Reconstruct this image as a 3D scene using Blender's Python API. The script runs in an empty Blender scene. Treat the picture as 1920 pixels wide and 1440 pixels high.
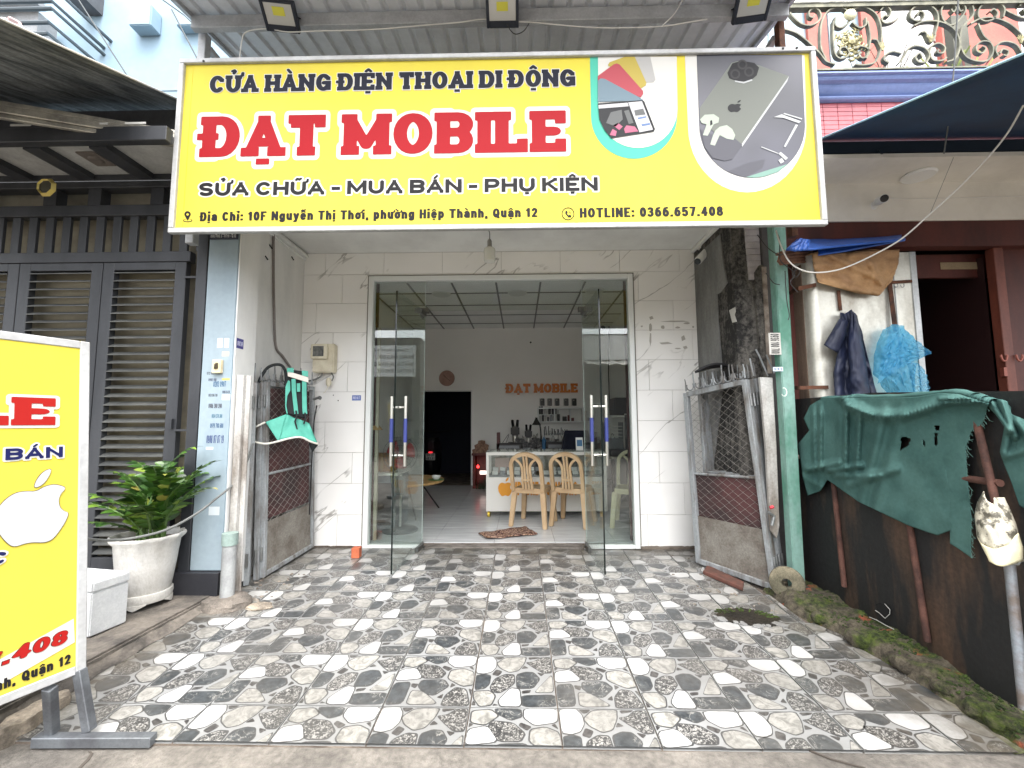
import bpy, bmesh, math, random, unicodedata
import numpy as np
from mathutils import Vector, Matrix, geometry, noise as mnoise
random.seed(7)
sc = bpy.context.scene
COL = sc.collection
R = math.radians

# ---------------------------------------------------------------- camera
FPX, YAW, PITCH, ROLL = 807.0, R(1.014), R(5.095), R(-.247)
H, YD, SLOPE, CROSS = 1.204, 4.25, .0413, -.005      # eye height over the door sill, door plane, fall of the forecourt
cam = bpy.data.cameras.new('camera')
cam.sensor_width = 36; cam.sensor_fit = 'HORIZONTAL'; cam.lens = FPX / 1920 * 36
cam.clip_start = .05; cam.clip_end = 500
cam_o = bpy.data.objects.new('camera', cam); COL.objects.link(cam_o)
RM = Matrix.Rotation(YAW, 3, 'Z') @ Matrix.Rotation(math.pi/2 + PITCH, 3, 'X') @ Matrix.Rotation(ROLL, 3, 'Z')
cam_o.matrix_world = Matrix.Translation((0, 0, H)) @ RM.to_4x4()
sc.camera = cam_o

# ---------------------------------------------------------------- sky, sun, exposure
w = bpy.data.worlds.new('World'); sc.world = w; w.use_nodes = True
nt = w.node_tree; bg = nt.nodes['Background']
sky = nt.nodes.new('ShaderNodeTexSky'); sky.sky_type = 'NISHITA'; sky.sun_disc = False
SUN_EL, SUN_ROT = R(64), R(165)
sky.sun_elevation = SUN_EL; sky.sun_rotation = SUN_ROT; sky.dust_density = 4; sky.ozone_density = 1
hs = nt.nodes.new('ShaderNodeHueSaturation'); hs.inputs['Saturation'].default_value = .22
nt.links.new(sky.outputs[0], hs.inputs['Color']); nt.links.new(hs.outputs[0], bg.inputs[0])
bg.inputs[1].default_value = .15
sl = bpy.data.lights.new('sun', 'SUN'); sl.energy = .5; sl.angle = R(70); sl.color = (1, .965, .91)
so = bpy.data.objects.new('sun', sl); COL.objects.link(so)
sdir = Vector((math.sin(SUN_ROT)*math.cos(SUN_EL), math.cos(SUN_ROT)*math.cos(SUN_EL), math.sin(SUN_EL)))
so.rotation_euler = sdir.to_track_quat('Z', 'Y').to_euler()
so.location = (0, -6, 12)
vs = sc.view_settings; vs.view_transform = 'Standard'; vs.look = 'None'; vs.gamma = 1; vs.use_curve_mapping = False
vs.exposure = 2.38
sc.cycles.max_bounces = 14; sc.cycles.diffuse_bounces = 9; sc.cycles.transparent_max_bounces = 24
sc.cycles.use_denoising = True; sc.cycles.sample_clamp_indirect = 6

# ---------------------------------------------------------------- measuring the place (photo sight lines met with planes)
def ray(px, py): return RM @ Vector(((px-960)/FPX, (720-py)/FPX, -1))
O = Vector((0, 0, H))
def P(px, py, Y): d = ray(px, py); return O + d*(Y/d.y)
def PX(px, py, X): d = ray(px, py); return O + d*(X/d.x)
def PZ(px, py, Z): d = ray(px, py); return O + d*((Z-H)/d.z)
def PP(px, py, pt, n): d = ray(px, py); return O + d*((pt-O).dot(n)/d.dot(n))
def fz(X, Y): return -SLOPE*(YD-Y) + CROSS*X
def G(px, py):
    d = ray(px, py); t = (-SLOPE*YD-H)/(d.z-SLOPE*d.y-CROSS*d.x); return O + d*t

# ---------------------------------------------------------------- materials
MATS = {}
def s(r, g=None, b=None):
    if g is None: g = b = r
    return tuple(((c/255)/12.92 if c/255 <= .04045 else ((c/255+.055)/1.055)**2.4) for c in (r, g, b))
def nd(t, kind, **kw):
    n = t.nodes.new(kind)
    for k, v in kw.items():
        if k in n.inputs: n.inputs[k].default_value = v
        else: setattr(n, k, v)
    return n
def ramp(t, fac, stops):
    r = t.nodes.new('ShaderNodeValToRGB'); e = r.color_ramp.elements
    while len(e) < len(stops): e.new(.5)
    for el, (p, c) in zip(e, stops):
        el.position = p; el.color = (c, c, c, 1) if isinstance(c, (int, float)) else (*c, 1)
    t.links.new(fac, r.inputs[0]); return r.outputs[0]
def mix(t, fac, a, b, blend='MIX'):
    m = t.nodes.new('ShaderNodeMix'); m.data_type = 'RGBA'; m.blend_type = blend
    for i, v in ((0, fac), (6, a), (7, b)):
        if isinstance(v, bpy.types.NodeSocket): t.links.new(v, m.inputs[i])
        elif i == 0: m.inputs[0].default_value = v
        else: m.inputs[i].default_value = (*v[:3], 1)
    return m.outputs[2]
def pos(t, stretch=(1, 1, 1), rot=(0, 0, 0)):
    g = t.nodes.new('ShaderNodeNewGeometry'); mp = t.nodes.new('ShaderNodeMapping')
    mp.inputs['Scale'].default_value = stretch; mp.inputs['Rotation'].default_value = rot
    t.links.new(g.outputs['Position'], mp.inputs[0]); return mp.outputs[0]
def noi(t, vec, scale, detail=5, rough=.6, dist=0):
    n = nd(t, 'ShaderNodeTexNoise', Scale=scale, Detail=detail, Roughness=rough, Distortion=dist)
    t.links.new(vec, n.inputs['Vector']); return n.outputs['Fac']
def base(name):
    m = bpy.data.materials.new(name); m.use_nodes = True; MATS[name] = m
    return m, m.node_tree, m.node_tree.nodes['Principled BSDF']
def bump(t, b, h, strength, dist=.01):
    n = nd(t, 'ShaderNodeBump', Strength=strength, Distance=dist)
    t.links.new(h, n.inputs['Height']); t.links.new(n.outputs[0], b.inputs['Normal'])
def M(name, col, rough=.6, metal=0, col2=None, scale=5, lo=.4, hi=.62, stretch=(1, 1, 1), bmp=0, bscale=80, grain=.12, spec=.5, bst=None, **kw):
    """plain surface: base colour worn towards col2 by noise, a fine grain, optional relief"""
    m, t, b = base(name)
    v = pos(t, stretch)
    c2 = col2 if col2 else tuple(x*.78 for x in col)
    c = mix(t, ramp(t, noi(t, v, scale), [(lo, 0), (hi, 1)]), col, c2)
    if grain:
        g = noi(t, pos(t), scale*14, 3)
        c = mix(t, grain*2, c, ramp(t, g, [(.25, .25), (.75, .75)]), 'OVERLAY')
    t.links.new(c, b.inputs['Base Color'])
    b.inputs['Roughness'].default_value = rough; b.inputs['Metallic'].default_value = metal
    b.inputs['Specular IOR Level'].default_value = spec
    if bmp: bump(t, b, noi(t, pos(t, bst or (1, 1, 1)), bscale, 6), bmp)
    for k, v in kw.items(): b.inputs[k].default_value = v
    return m
def flat(name, col, rough=.5, metal=0, emit=0):
    m, t, b = base(name); b.inputs['Base Color'].default_value = (*col, 1)
    b.inputs['Roughness'].default_value = rough; b.inputs['Metallic'].default_value = metal
    if 'ink' in name or 'print' in name: b.inputs['Specular IOR Level'].default_value = .15
    if emit: b.inputs['Emission Color'].default_value = (*col, 1); b.inputs['Emission Strength'].default_value = emit
    return m

# ---------------------------------------------------------------- mesh builder
class MB:
    def __init__(s): s.v = []; s.f = []; s.m = []
    def add(s, vs, fs, mi=0):
        k = len(s.v); s.v += [Vector(p) for p in vs]; s.f += [tuple(i+k for i in f) for f in fs]; s.m += [mi]*len(fs); return s
    def bx(s, x0, x1, y0, y1, z0, z1, mi=0):
        return s.hexa([(x0,y0,z0),(x1,y0,z0),(x1,y1,z0),(x0,y1,z0)], [(x0,y0,z1),(x1,y0,z1),(x1,y1,z1),(x0,y1,z1)], mi)
    def hexa(s, lo, hi, mi=0):
        return s.add(list(lo)+list(hi), [(3,2,1,0),(4,5,6,7),(0,1,5,4),(1,2,6,5),(2,3,7,6),(3,0,4,7)], mi)
    def beam(s, a, b, wx, wz, up=(0,0,1), mi=0):
        a = Vector(a); b = Vector(b); d = (b-a).normalized(); u = Vector(up)
        r = d.cross(u)
        if r.length < 1e-4: r = d.cross(Vector((0,1,0)))
        r.normalize(); u = r.cross(d); r *= wx/2; u = u*wz/2
        return s.hexa([a-r-u, a+r-u, b+r-u, b-r-u], [a-r+u, a+r+u, b+r+u, b-r+u], mi)
    def tube(s, pts, r, n=8, closed=False, mi=0):
        pts = [Vector(p) for p in pts]; k = len(s.v); N = len(pts); prev = None
        for i, p in enumerate(pts):
            a = pts[i-1] if (i or closed) else p; b = pts[(i+1) % N] if (i < N-1 or closed) else p
            d = (b-a).normalized() if (b-a).length > 1e-9 else Vector((0,0,1))
            if prev is None:
                prev = d.cross(Vector((0,0,1)) if abs(d.z) < .9 else Vector((0,1,0))).normalized()
            u = (prev - d*prev.dot(d)).normalized(); prev = u; w_ = d.cross(u)
            rr = r(i/(max(1, N-1))) if callable(r) else r
            s.v += [p + (u*math.cos(q)+w_*math.sin(q))*rr for q in [2*math.pi*j/n for j in range(n)]]
        L = N if closed else N-1
        for i in range(L):
            a = k+i*n; b = k+((i+1) % N)*n
            for j in range(n): s.f.append((a+j, a+(j+1) % n, b+(j+1) % n, b+j)); s.m.append(mi)
        if not closed:
            s.f.append(tuple(k+j for j in range(n))[::-1]); s.m.append(mi)
            s.f.append(tuple(k+(N-1)*n+j for j in range(n))); s.m.append(mi)
        return s
    def ribbon(s, pts, wvec, th, mi=0):
        """flat bar swept along pts: width along wvec, thickness th across"""
        pts = [Vector(p) for p in pts]; wv = Vector(wvec)/2; N = len(pts); k = len(s.v)
        for i, p in enumerate(pts):
            d = pts[min(i+1, N-1)]-pts[max(i-1, 0)]
            n_ = d.cross(wv).normalized()*th/2
            s.v += [p-wv-n_, p+wv-n_, p+wv+n_, p-wv+n_]
        for i in range(N-1):
            for j in range(4):
                a = k+i*4+j; b = k+i*4+(j+1) % 4
                s.f.append((a, b, b+4, a+4)); s.m.append(mi)
        s.f += [(k+3, k+2, k+1, k), (k+4*N-4, k+4*N-3, k+4*N-2, k+4*N-1)]; s.m += [mi]*2
        return s
    def lathe(s, prof, c, n=24, mi=0, axis=(0,0,1), sx=1, sy=1, wob=None):
        c = Vector(c); q = Vector((0,0,1)).rotation_difference(Vector(axis)); k = len(s.v)
        for (r, z) in prof:
            for j in range(n):
                a = 2*math.pi*j/n; rr = r*(wob(a, z) if wob else 1)
                s.v.append(c + q @ Vector((rr*math.cos(a)*sx, rr*math.sin(a)*sy, z)))
        for i in range(len(prof)-1):
            for j in range(n):
                s.f.append((k+i*n+j, k+i*n+(j+1) % n, k+(i+1)*n+(j+1) % n, k+(i+1)*n+j)); s.m.append(mi)
        if prof[0][0] > 1e-5: s.f.append(tuple(k+j for j in range(n))[::-1]); s.m.append(mi)
        if prof[-1][0] > 1e-5: s.f.append(tuple(k+(len(prof)-1)*n+j for j in range(n))); s.m.append(mi)
        return s
    def cyl(s, c, r, h, n=20, axis=(0,0,1), mi=0): return s.lathe([(r, 0), (r, h)], c, n, mi, axis)
    def grid(s, fn, nu, nv, mi=0, keep=None):
        k = len(s.v)
        for j in range(nv+1):
            for i in range(nu+1): s.v.append(Vector(fn(i/nu, j/nv)))
        for j in range(nv):
            for i in range(nu):
                if keep and not keep((i+.5)/nu, (j+.5)/nv): continue
                a = k+j*(nu+1)+i; s.f.append((a, a+1, a+nu+2, a+nu+1)); s.m.append(mi)
        return s
    def poly(s, loops, mi=0, flip=False):
        """filled flat region from coplanar loops (holes allowed)"""
        loops = [[Vector(p) for p in l] for l in loops]
        tr = geometry.tessellate_polygon(loops); allp = [p for l in loops for p in l]
        return s.add(allp, [tuple(t_[::-1]) if flip else tuple(t_) for t_ in tr], mi)
    def prism(s, pts, vec, mi=0):
        pts = [Vector(p) for p in pts]; vec = Vector(vec); n = len(pts)
        s.add(pts + [p+vec for p in pts], [tuple(range(n))[::-1], tuple(range(n, 2*n))] + [(i, (i+1) % n, n+(i+1) % n, n+i) for i in range(n)], mi)
        return s
def mesh(name, mb, mats, origin=(0,0,0), smooth=False, bevel=0, ang=40, fixn=True):
    me = bpy.data.meshes.new(name); o = Vector(origin)
    me.from_pydata([p-o for p in mb.v], [], mb.f)
    if not isinstance(mats, (list, tuple)): mats = [mats]
    for m in mats: me.materials.append(m)
    me.polygons.foreach_set('material_index', mb.m)
    if bevel or fixn:
        bm = bmesh.new(); bm.from_mesh(me)
        if fixn: bmesh.ops.recalc_face_normals(bm, faces=bm.faces)
        if bevel:
            es = [e for e in bm.edges if len(e.link_faces) == 2 and e.calc_face_angle(0) > .6]
            bmesh.ops.bevel(bm, geom=es, offset=bevel, segments=1 if bevel < .006 else 2, affect='EDGES', clamp_overlap=True)
        bm.to_mesh(me); bm.free()
    if smooth:
        me.shade_smooth(); me.set_sharp_from_angle(angle=R(ang))
    me.update(); return me
def link(name, data, parent=None, loc=None):
    ob = bpy.data.objects.new(name, data); COL.objects.link(ob)
    if parent is not None: ob.parent = parent
    if loc is not None: ob.location = loc
    return ob
def wpos(o):
    p = Vector(o.location)
    while o.parent is not None: o = o.parent; p += Vector(o.location)
    return p
def part(parent, name, mb, mats, smooth=False, bevel=0, ang=40, label=None, kind=None, fixn=True):
    """one mesh object in world coordinates under parent (roots carry translation only)"""
    base_ = wpos(parent)
    xs = [p for p in mb.v]; c = Vector([ (min(p[i] for p in xs)+max(p[i] for p in xs))/2 for i in range(3)])
    ob = link(name, mesh(name, mb, mats, c, smooth, bevel, ang, fixn), parent, c-base_)
    if label: ob['label'] = label
    if kind: ob['kind'] = kind
    return ob
def tag(o, label=None, cat=None, group=None, kind=None):
    if label: o['label'] = label
    if cat: o['category'] = cat
    if group: o['group'] = group
    if kind: o['kind'] = kind
    return o
def thing(name, label, cat, loc=(0,0,0), group=None):
    o = bpy.data.objects.new(name, None); COL.objects.link(o); o.location = loc; o.empty_display_size = .1
    return tag(o, label, cat, group)
def parts(parent, name, mb, mats, **kw):
    """the loose pieces of mb, each a part of its own"""
    adj = {}
    par = list(range(len(mb.v)))
    def find(i):
        while par[i] != i: par[i] = par[par[i]]; i = par[i]
        return i
    for f in mb.f:
        for i in f[1:]: par[find(i)] = find(f[0])
    for fi, f in enumerate(mb.f): adj.setdefault(find(f[0]), []).append(fi)
    out = []
    for fs in adj.values():
        m = MB(); ix = {}
        for fi in fs:
            for i in mb.f[fi]:
                if i not in ix: ix[i] = len(m.v); m.v.append(mb.v[i])
            m.f.append(tuple(ix[i] for i in mb.f[fi])); m.m.append(mb.m[fi])
        out.append(part(parent, name, m, mats, **kw))
    return out
def solo(name, mb, mats, label=None, cat=None, group=None, kind=None, smooth=False, bevel=0, ang=40, fixn=True):
    xs = mb.v; c = Vector([(min(p[i] for p in xs)+max(p[i] for p in xs))/2 for i in range(3)])
    c.z = min(p.z for p in xs)
    return tag(link(name, mesh(name, mb, mats, c, smooth, bevel, ang, fixn), None, c), label, cat, group, kind)
def copy_tree(o, parent=None):
    c = o.copy(); COL.objects.link(c); c.parent = parent
    for ch in list(o.children): copy_tree(ch, c)
    return c
def lerp(a, b, t): return a + (b-a)*t
def spline(pts, n=8):
    """Catmull-Rom through pts"""
    p = [Vector(q) for q in pts]; p = [p[0]*2-p[1]] + p + [p[-1]*2-p[-2]]; out = []
    for i in range(1, len(p)-2):
        for k in range(n):
            t = k/n; a, b, c, d = p[i-1:i+3]
            out.append(.5*((2*b)+(c-a)*t+(2*a-5*b+4*c-d)*t*t+(3*b-a-3*c+d)*t**3))
    return out + [p[-2]]
def nz(x, y=0, z=0): return mnoise.noise(Vector((x, y, z)))

# ---------------------------------------------------------------- lettering: stroke skeletons -> distance field -> outlines
def arc(cx, cy, rx, ry, a0, a1, n=9):
    return [(cx+rx*math.cos(R(a0+(a1-a0)*i/n)), cy+ry*math.sin(R(a0+(a1-a0)*i/n))) for i in range(n+1)]
XH = .72
def _sk():
    D = {}
    def g(ch, wd, *st, serif=()): D[ch] = (wd, st, serif)
    bowl = lambda y0, y1, r=.38: [(0, y1), (1-r, y1)] + arc(1-r, (y0+y1)/2, r, (y1-y0)/2, 90, -90) + [(0, y0)]
    g('A', 1.0, [(0,0),(.5,1)], [(.5,1),(1,0)], [(.2,.3),(.8,.3)], serif=((0,0),(1,0)))
    g('B', .85, [(0,0),(0,1)], bowl(0,.52), bowl(.52,1), serif=((-.1,0,'l'),(-.1,1,'l')))
    g('C', .9, arc(.5,.5,.5,.5,45,315,18), serif=((.93,.78,'v'),))
    g('D', .9, [(0,0),(0,1)], [(0,1),(.5,1)]+arc(.5,.5,.5,.5,90,-90,12)+[(0,0)], serif=((-.1,0,'l'),(-.1,1,'l')))
    g('E', .75, [(0,0),(0,1)], [(0,1),(1,1)], [(0,.5),(.75,.5)], [(0,0),(1,0)], serif=((-.1,0,'l'),(-.1,1,'l'),(1,.86,'v'),(1,.14,'v')))
    g('F', .72, [(0,0),(0,1)], [(0,1),(1,1)], [(0,.5),(.75,.5)])
    g('G', .92, arc(.5,.5,.5,.5,45,318,18), [(.58,.46),(1,.46)], [(1,.46),(1,.06)], serif=((.93,.78,'v'),))
    g('H', .9, [(0,0),(0,1)], [(1,0),(1,1)], [(0,.5),(1,.5)], serif=((0,0),(0,1),(1,0),(1,1)))
    g('I', .0, [(.5,0),(.5,1)], serif=((.5,0),(.5,1)))
    g('K', .9, [(0,0),(0,1)], [(0,.42),(.95,1)], [(.35,.58),(1,0)], serif=((0,0),(0,1),(1,0)))
    g('L', .7, [(0,1),(0,0)], [(0,0),(1,0)], serif=((0,1),(-.1,0,'l'),(1,.16,'v')))
    g('M', 1.2, [(0,0),(0,1)], [(0,1),(.5,.15)], [(.5,.15),(1,1)], [(1,1),(1,0)], serif=((0,0),(1,0),(-.1,1,'l'),(1.1,1,'l')))
    g('N', .95, [(0,0),(0,1)], [(0,1),(1,0)], [(1,0),(1,1)], serif=((0,0),(-.1,1,'l'),(1,1)))
    g('O', .95, arc(.5,.5,.5,.5,0,360,24))
    g('P', .85, [(0,0),(0,1)], bowl(.42,1), serif=((0,0),(-.1,1,'l')))
    g('Q', .95, arc(.5,.5,.5,.5,0,360,24), [(.6,.3),(1,-.1)])
    g('R', .88, [(0,0),(0,1)], bowl(.45,1), [(.5,.45),(1,0)], serif=((0,0),(-.1,1,'l'),(1,0)))
    g('S', .82, arc(.5,.75,.5,.25,35,270,12)+arc(.5,.25,.5,.25,90,-145,12))
    g('T', .9, [(0,1),(1,1)], [(.5,0),(.5,1)], serif=((.5,0),(0,.86,'v'),(1,.86,'v')))
    g('U', .9, [(0,1),(0,.42)]+arc(.5,.42,.5,.42,180,360,12)+[(1,1)], serif=((0,1),(1,1)))
    g('X', .95, [(0,0),(1,1)], [(0,1),(1,0)]); g('Y', .95, [(0,1),(.5,.45),(1,1)], [(.5,.45),(.5,0)])
    g('Z', .85, [(0,1),(1,1),(0,0),(1,0)]); g('V', .95, [(0,1),(.5,0)], [(.5,0),(1,1)])
    x = XH
    g('a', .75, [(1,0),(1,x*.6)]+arc(.5,x*.62,.5,x*.38,0,150,8), arc(.45,x*.28,.45,x*.28,0,360,16))
    g('c', .7, arc(.5,x/2,.5,x/2,50,310,14)); g('e', .75, [(0,x*.52),(1,x*.52)]+arc(.5,x/2,.5,x/2,5,315,16))
    g('g', .75, arc(.5,x/2,.5,x/2,0,360,18), [(1,x),(1,-.08)]+arc(.5,-.06,.5,.2,0,-150,8))
    g('h', .72, [(0,0),(0,1)], [(0,x*.55)]+arc(.5,x*.55,.5,x*.45,180,0,8)+[(1,0)])
    g('i', 0, [(.5,0),(.5,x*.94)], [(.5,1.05),(.5,1.09)]); g('l', 0, [(.5,0),(.5,1)])
    g('n', .72, [(0,0),(0,x)], [(0,x*.55)]+arc(.5,x*.55,.5,x*.45,180,0,8)+[(1,0)])
    g('o', .75, arc(.5,x/2,.5,x/2,0,360,18))
    g('p', .75, [(0,-.26),(0,x)], arc(.5,x/2,.5,x/2,0,360,18)); g('q', .75, [(1,-.26),(1,x)], arc(.5,x/2,.5,x/2,0,360,18))
    g('r', .45, [(0,0),(0,x)], [(0,x*.5),(.4,x*.95),(1,x)]); g('t', .5, [(.4,1),(.4,.1),(1,0)], [(0,x),(1,x)])
    g('u', .72, [(0,x),(0,x*.45)]+arc(.5,x*.42,.5,x*.42,180,360,8)+[(1,x)], [(1,0),(1,x)])
    g('y', .78, [(0,x),(.5,.02)], [(1,x),(.35,-.26),(.05,-.26)])
    g('m', 1.2, [(0,0),(0,x)], [(0,x*.6)]+arc(.25,x*.6,.25,x*.4,180,0,6)+[(.5,0)], [(.5,x*.6)]+arc(.75,x*.6,.25,x*.4,180,0,6)+[(1,0)])
    g('b', .75, [(0,0),(0,1)], arc(.5,x/2,.5,x/2,0,360,18)); g('d', .75, [(1,0),(1,1)], arc(.5,x/2,.5,x/2,0,360,18))
    g('s', .65, arc(.5,x*.74,.5,x*.26,35,270,8)+arc(.5,x*.25,.5,x*.25,90,-145,8))
    g('0', .78, arc(.5,.5,.5,.5,0,360,22)); g('1', .4, [(.0,.8),(.75,1),(.75,0)])
    g('2', .75, arc(.5,.7,.5,.3,165,-20,10)+[(0,0),(1,0)]); g('3', .75, arc(.45,.76,.5,.24,150,-90,10), arc(.45,.26,.55,.26,90,-150,10))
    g('4', .82, [(.75,0),(.75,1),(0,.28),(1.05,.28)]); g('5', .75, [(.95,1),(.1,1),(.05,.52)]+arc(.48,.32,.52,.32,110,-150,12))
    g('6', .78, arc(.5,.33,.5,.33,0,360,18), [(0,.33),(.05,.65),(.3,.95),(.8,1)]); g('7', .75, [(0,1),(1,1),(.35,0)])
    g('8', .78, arc(.5,.75,.44,.25,0,360,16), arc(.5,.26,.5,.26,0,360,16)); g('9', .78, arc(.5,.67,.5,.33,0,360,18), [(1,.67),(.95,.35),(.7,.05),(.2,0)])
    g('-', .35, [(0,.42),(1,.42)]); g('.', 0, [(.5,0),(.5,.03)]); g(',', 0, [(.5,.03),(.3,-.16)]); g(':', 0, [(.5,.05),(.5,.08)], [(.5,.6),(.5,.63)])
    g('&', .95, [(1,0),(.2,.75),(.35,1),(.65,.95),(.6,.7),(.05,.35),(.2,0),(.6,.0),(1,.4)])
    return D
SK = _sk()
# style: stem half-width, bar half-height, width factor, tracking, slab
STY = {'slab': (.172, .108, .68, .10, True), 'geo': (.136, .120, .88, .12, False), 'cond': (.122, .092, .40, .10, False),
       'semi': (.085, .08, .55, .15, False), 'num': (.09, .075, .45, .15, False)}
_GC = {}
def _field(strokes, boxes, hw, hh, clip, x0, x1, y0, y1, step):
    nx = int((x1-x0)/step)+2; ny = int((y1-y0)/step)+2
    X, Y = np.meshgrid(x0+np.arange(nx)*step, y0+np.arange(ny)*step)
    k = hw/hh; F = np.full(X.shape, 9.0)
    for st, r in strokes:
        for (ax, ay), (bx, by) in zip(st[:-1], st[1:]):
            dx, dy = bx-ax, (by-ay)*k; L = dx*dx+dy*dy+1e-9; px = X-ax; py = (Y-ay)*k
            t = np.clip((px*dx+py*dy)/L, 0, 1); F = np.minimum(F, np.hypot(px-t*dx, py-t*dy)-r)
    for (ca, cb, clipped) in clip:
        pass
    for (bx0, bx1, by0, by1) in boxes:
        qx = np.abs(X-(bx0+bx1)/2)-(bx1-bx0)/2; qy = np.abs(Y-(by0+by1)/2)-(by1-by0)/2
        F = np.minimum(F, np.hypot(np.maximum(qx, 0), np.maximum(qy, 0))+np.minimum(np.maximum(qx, qy), 0))
    return F, X, Y
def _march(F, x0, y0, step):
    ny, nx = F.shape; seg = {}
    def pt(i, j, e):
        a = {0: ((i,j),(i+1,j)), 1: ((i+1,j),(i+1,j+1)), 2: ((i,j+1),(i+1,j+1)), 3: ((i,j),(i,j+1))}[e]
        (p, q), (r_, s_) = a; fa, fb = F[q, p], F[s_, r_]; t = fa/(fa-fb)
        return (x0+(p+(r_-p)*t)*step, y0+(q+(s_-q)*t)*step)
    def key(i, j, e): return ('h', i, j) if e == 0 else ('h', i, j+1) if e == 2 else ('v', i, j) if e == 3 else ('v', i+1, j)
    T = {1: [(3,0)], 2: [(0,1)], 3: [(3,1)], 4: [(1,2)], 5: [(3,2),(1,0)], 6: [(0,2)], 7: [(3,2)], 8: [(2,3)], 9: [(2,0)], 10: [(0,3),(2,1)], 11: [(2,1)], 12: [(1,3)], 13: [(1,0)], 14: [(0,3)]}
    ins = F < 0; P_ = {}
    code = ins[:-1,:-1]*1+ins[:-1,1:]*2+ins[1:,1:]*4+ins[1:,:-1]*8
    for j, i in zip(*np.nonzero((code > 0) & (code < 15))):
        for a, b in T[int(code[j, i])]:
            ka, kb = key(i, j, a), key(i, j, b); P_[ka] = pt(i, j, a); P_[kb] = pt(i, j, b); seg[ka] = kb
    loops = []
    while seg:
        k0, k1 = seg.popitem(); lp = [k0]; c = k1
        while c != k0 and c in seg: lp.append(c); c = seg.pop(c)
        if len(lp) > 4: loops.append(_dp([P_[q] for q in lp], step*.16))
    return [l for l in loops if len(l) >= 3]
def _dp(p, eps):
    n = len(p); a = 0; b = max(range(n), key=lambda i: (p[i][0]-p[0][0])**2+(p[i][1]-p[0][1])**2)
    def rec(i, j):
        if j <= i+1: return []
        ax, ay = p[i]; bx, by = p[j % n]; L = math.hypot(bx-ax, by-ay)+1e-12
        d, m = max((abs((bx-ax)*(ay-p[k][1])-(ax-p[k][0])*(by-ay))/L, k) for k in range(i+1, j))
        return rec(i, m)+[m]+rec(m, j) if d > eps else []
    idx = [0]+rec(0, b)+[b]+rec(b, n); return [p[i] for i in idx]
def glyph(ch, style, grow):
    kk = (ch, style, grow)
    if kk in _GC: return _GC[kk]
    hw, hh, wf, tr, slab = STY[style]
    dec = unicodedata.normalize('NFD', ch.replace('Đ', 'D').replace('đ', 'd')); c0 = dec[0]
    wd, sts, ser = SK[c0]; W = wd*wf + 2*hw; xm = lambda x: hw+x*(W-2*hw); ym = lambda y: hh+y*(1-2*hh)
    S = [([(xm(x), ym(y)) for x, y in st], hw*(.82 if c0 in 'MNAVKXY' and abs(st[0][0]-st[-1][0]) > .2 and len(st) == 2 and style != 'cond' else 1)) for st in sts]
    B = []
    # square the ends of straight strokes
    for st in sts:
        if len(st) == 2 and abs(st[0][0]-st[1][0]) < 1e-6:
            ya, yb = sorted((st[0][1], st[1][1])); x = xm(st[0][0])
            B.append((x-hw, x+hw, ym(ya)-hh, ym(yb)+hh))
        elif len(st) == 2 and abs(st[0][1]-st[1][1]) < 1e-6 and c0 not in 'a':
            xa, xb = sorted((st[0][0], st[1][0])); y = ym(st[0][1]); B.append((xm(xa)-(hw if xa <= 0 else 0), xm(xb)+(hw if xb >= 1 else 0), y-hh, y+hh))
        elif len(st) == 2:
            for (x, y) in st:
                if y <= 0 or y >= 1: B.append((xm(x)-hw*.95, xm(x)+hw*.95, ym(y)-hh, ym(y)+hh))
    if slab:
        e = .062
        for q in ser:
            x, y = xm(max(0, min(1, q[0]))), ym(q[1])
            if len(q) == 2: B.append((x-hw-e, x+hw+e, y-hh, y+hh))
            elif q[2] == 'l':
                B.append((x-hw-e, x, y-hh, y+hh) if q[0] < .5 else (x, x+hw+e, y-hh, y+hh))
            else: B.append((x-hw*.6, x+hw, y-.10, y+.10))
    if ch in 'ĐđÐ': B.append((-.06 - (.08 if slab else 0), .36*W+hw*.4, .5-hh*.75, .5+hh*.75) if ch == 'Đ' else (W*.35, W*1.12, .82, .82+hh*1.3))
    top = 1.0 if (c0.isupper() or c0 in 'bdfhklt') else XH*(1-2*hh)+2*hh
    r = hw*.62; cx = W/2 if c0 not in 'i' else W/2; y1 = top+.07; sd = []
    if c0 == 'i' and len(dec) > 1 and any(m in dec for m in '\u0301\u0300\u0309\u0303'): S = S[:1]; B = B[:1]
    ms = dec[1:]; circ = '\u0302' in ms
    if circ: sd.append([(cx-.15, y1+.02), (cx, y1+.13), (cx+.15, y1+.02)])
    o = .14 if circ else 0; oxx = .12 if circ else 0
    if '\u0301' in ms: sd.append([(cx-.04+oxx, y1+.03+o), (cx+.12+oxx, y1+.19+o)])
    if '\u0300' in ms: sd.append([(cx+.04, y1+.03+o), (cx-.12, y1+.19+o)])
    if '\u0309' in ms: sd.append([(cx-.1, y1+.17+o), (cx+.02, y1+.22+o), (cx+.09, y1+.15+o), (cx+.0, y1+.04+o)])
    if '\u0303' in ms: sd.append([(cx-.16, y1+.04+o), (cx-.08, y1+.13+o), (cx+.06, y1+.06+o), (cx+.16, y1+.14+o)])
    if '\u031b' in ms: sd.append([(W-hw*1.0, top-hh), (W+.09, top-.02), (W+.1, top+.12)])
    if '\u0323' in ms: B.append((cx-hw*1.0, cx+hw*1.0, -.2, -.2+hh*1.35))
    S += [(q, r) for q in sd]
    step = .022
    x0, x1, yl, yh = -.35, W+.45, -.45, 1.6
    F, X, Y = _field([q for q in S], B, hw, hh, (), x0, x1, yl, yh, step)
    if c0.isupper() or c0.isdigit():        # clip diagonals flush with the cap line
        body = (np.abs(Y-.5) < .5001)
        if not ms and ch != 'Q': F = np.maximum(F, np.abs(Y-.5)-.5)
    F = F-grow
    _GC[kk] = (W, _march(F, x0, yl, step)); return _GC[kk]
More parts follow.
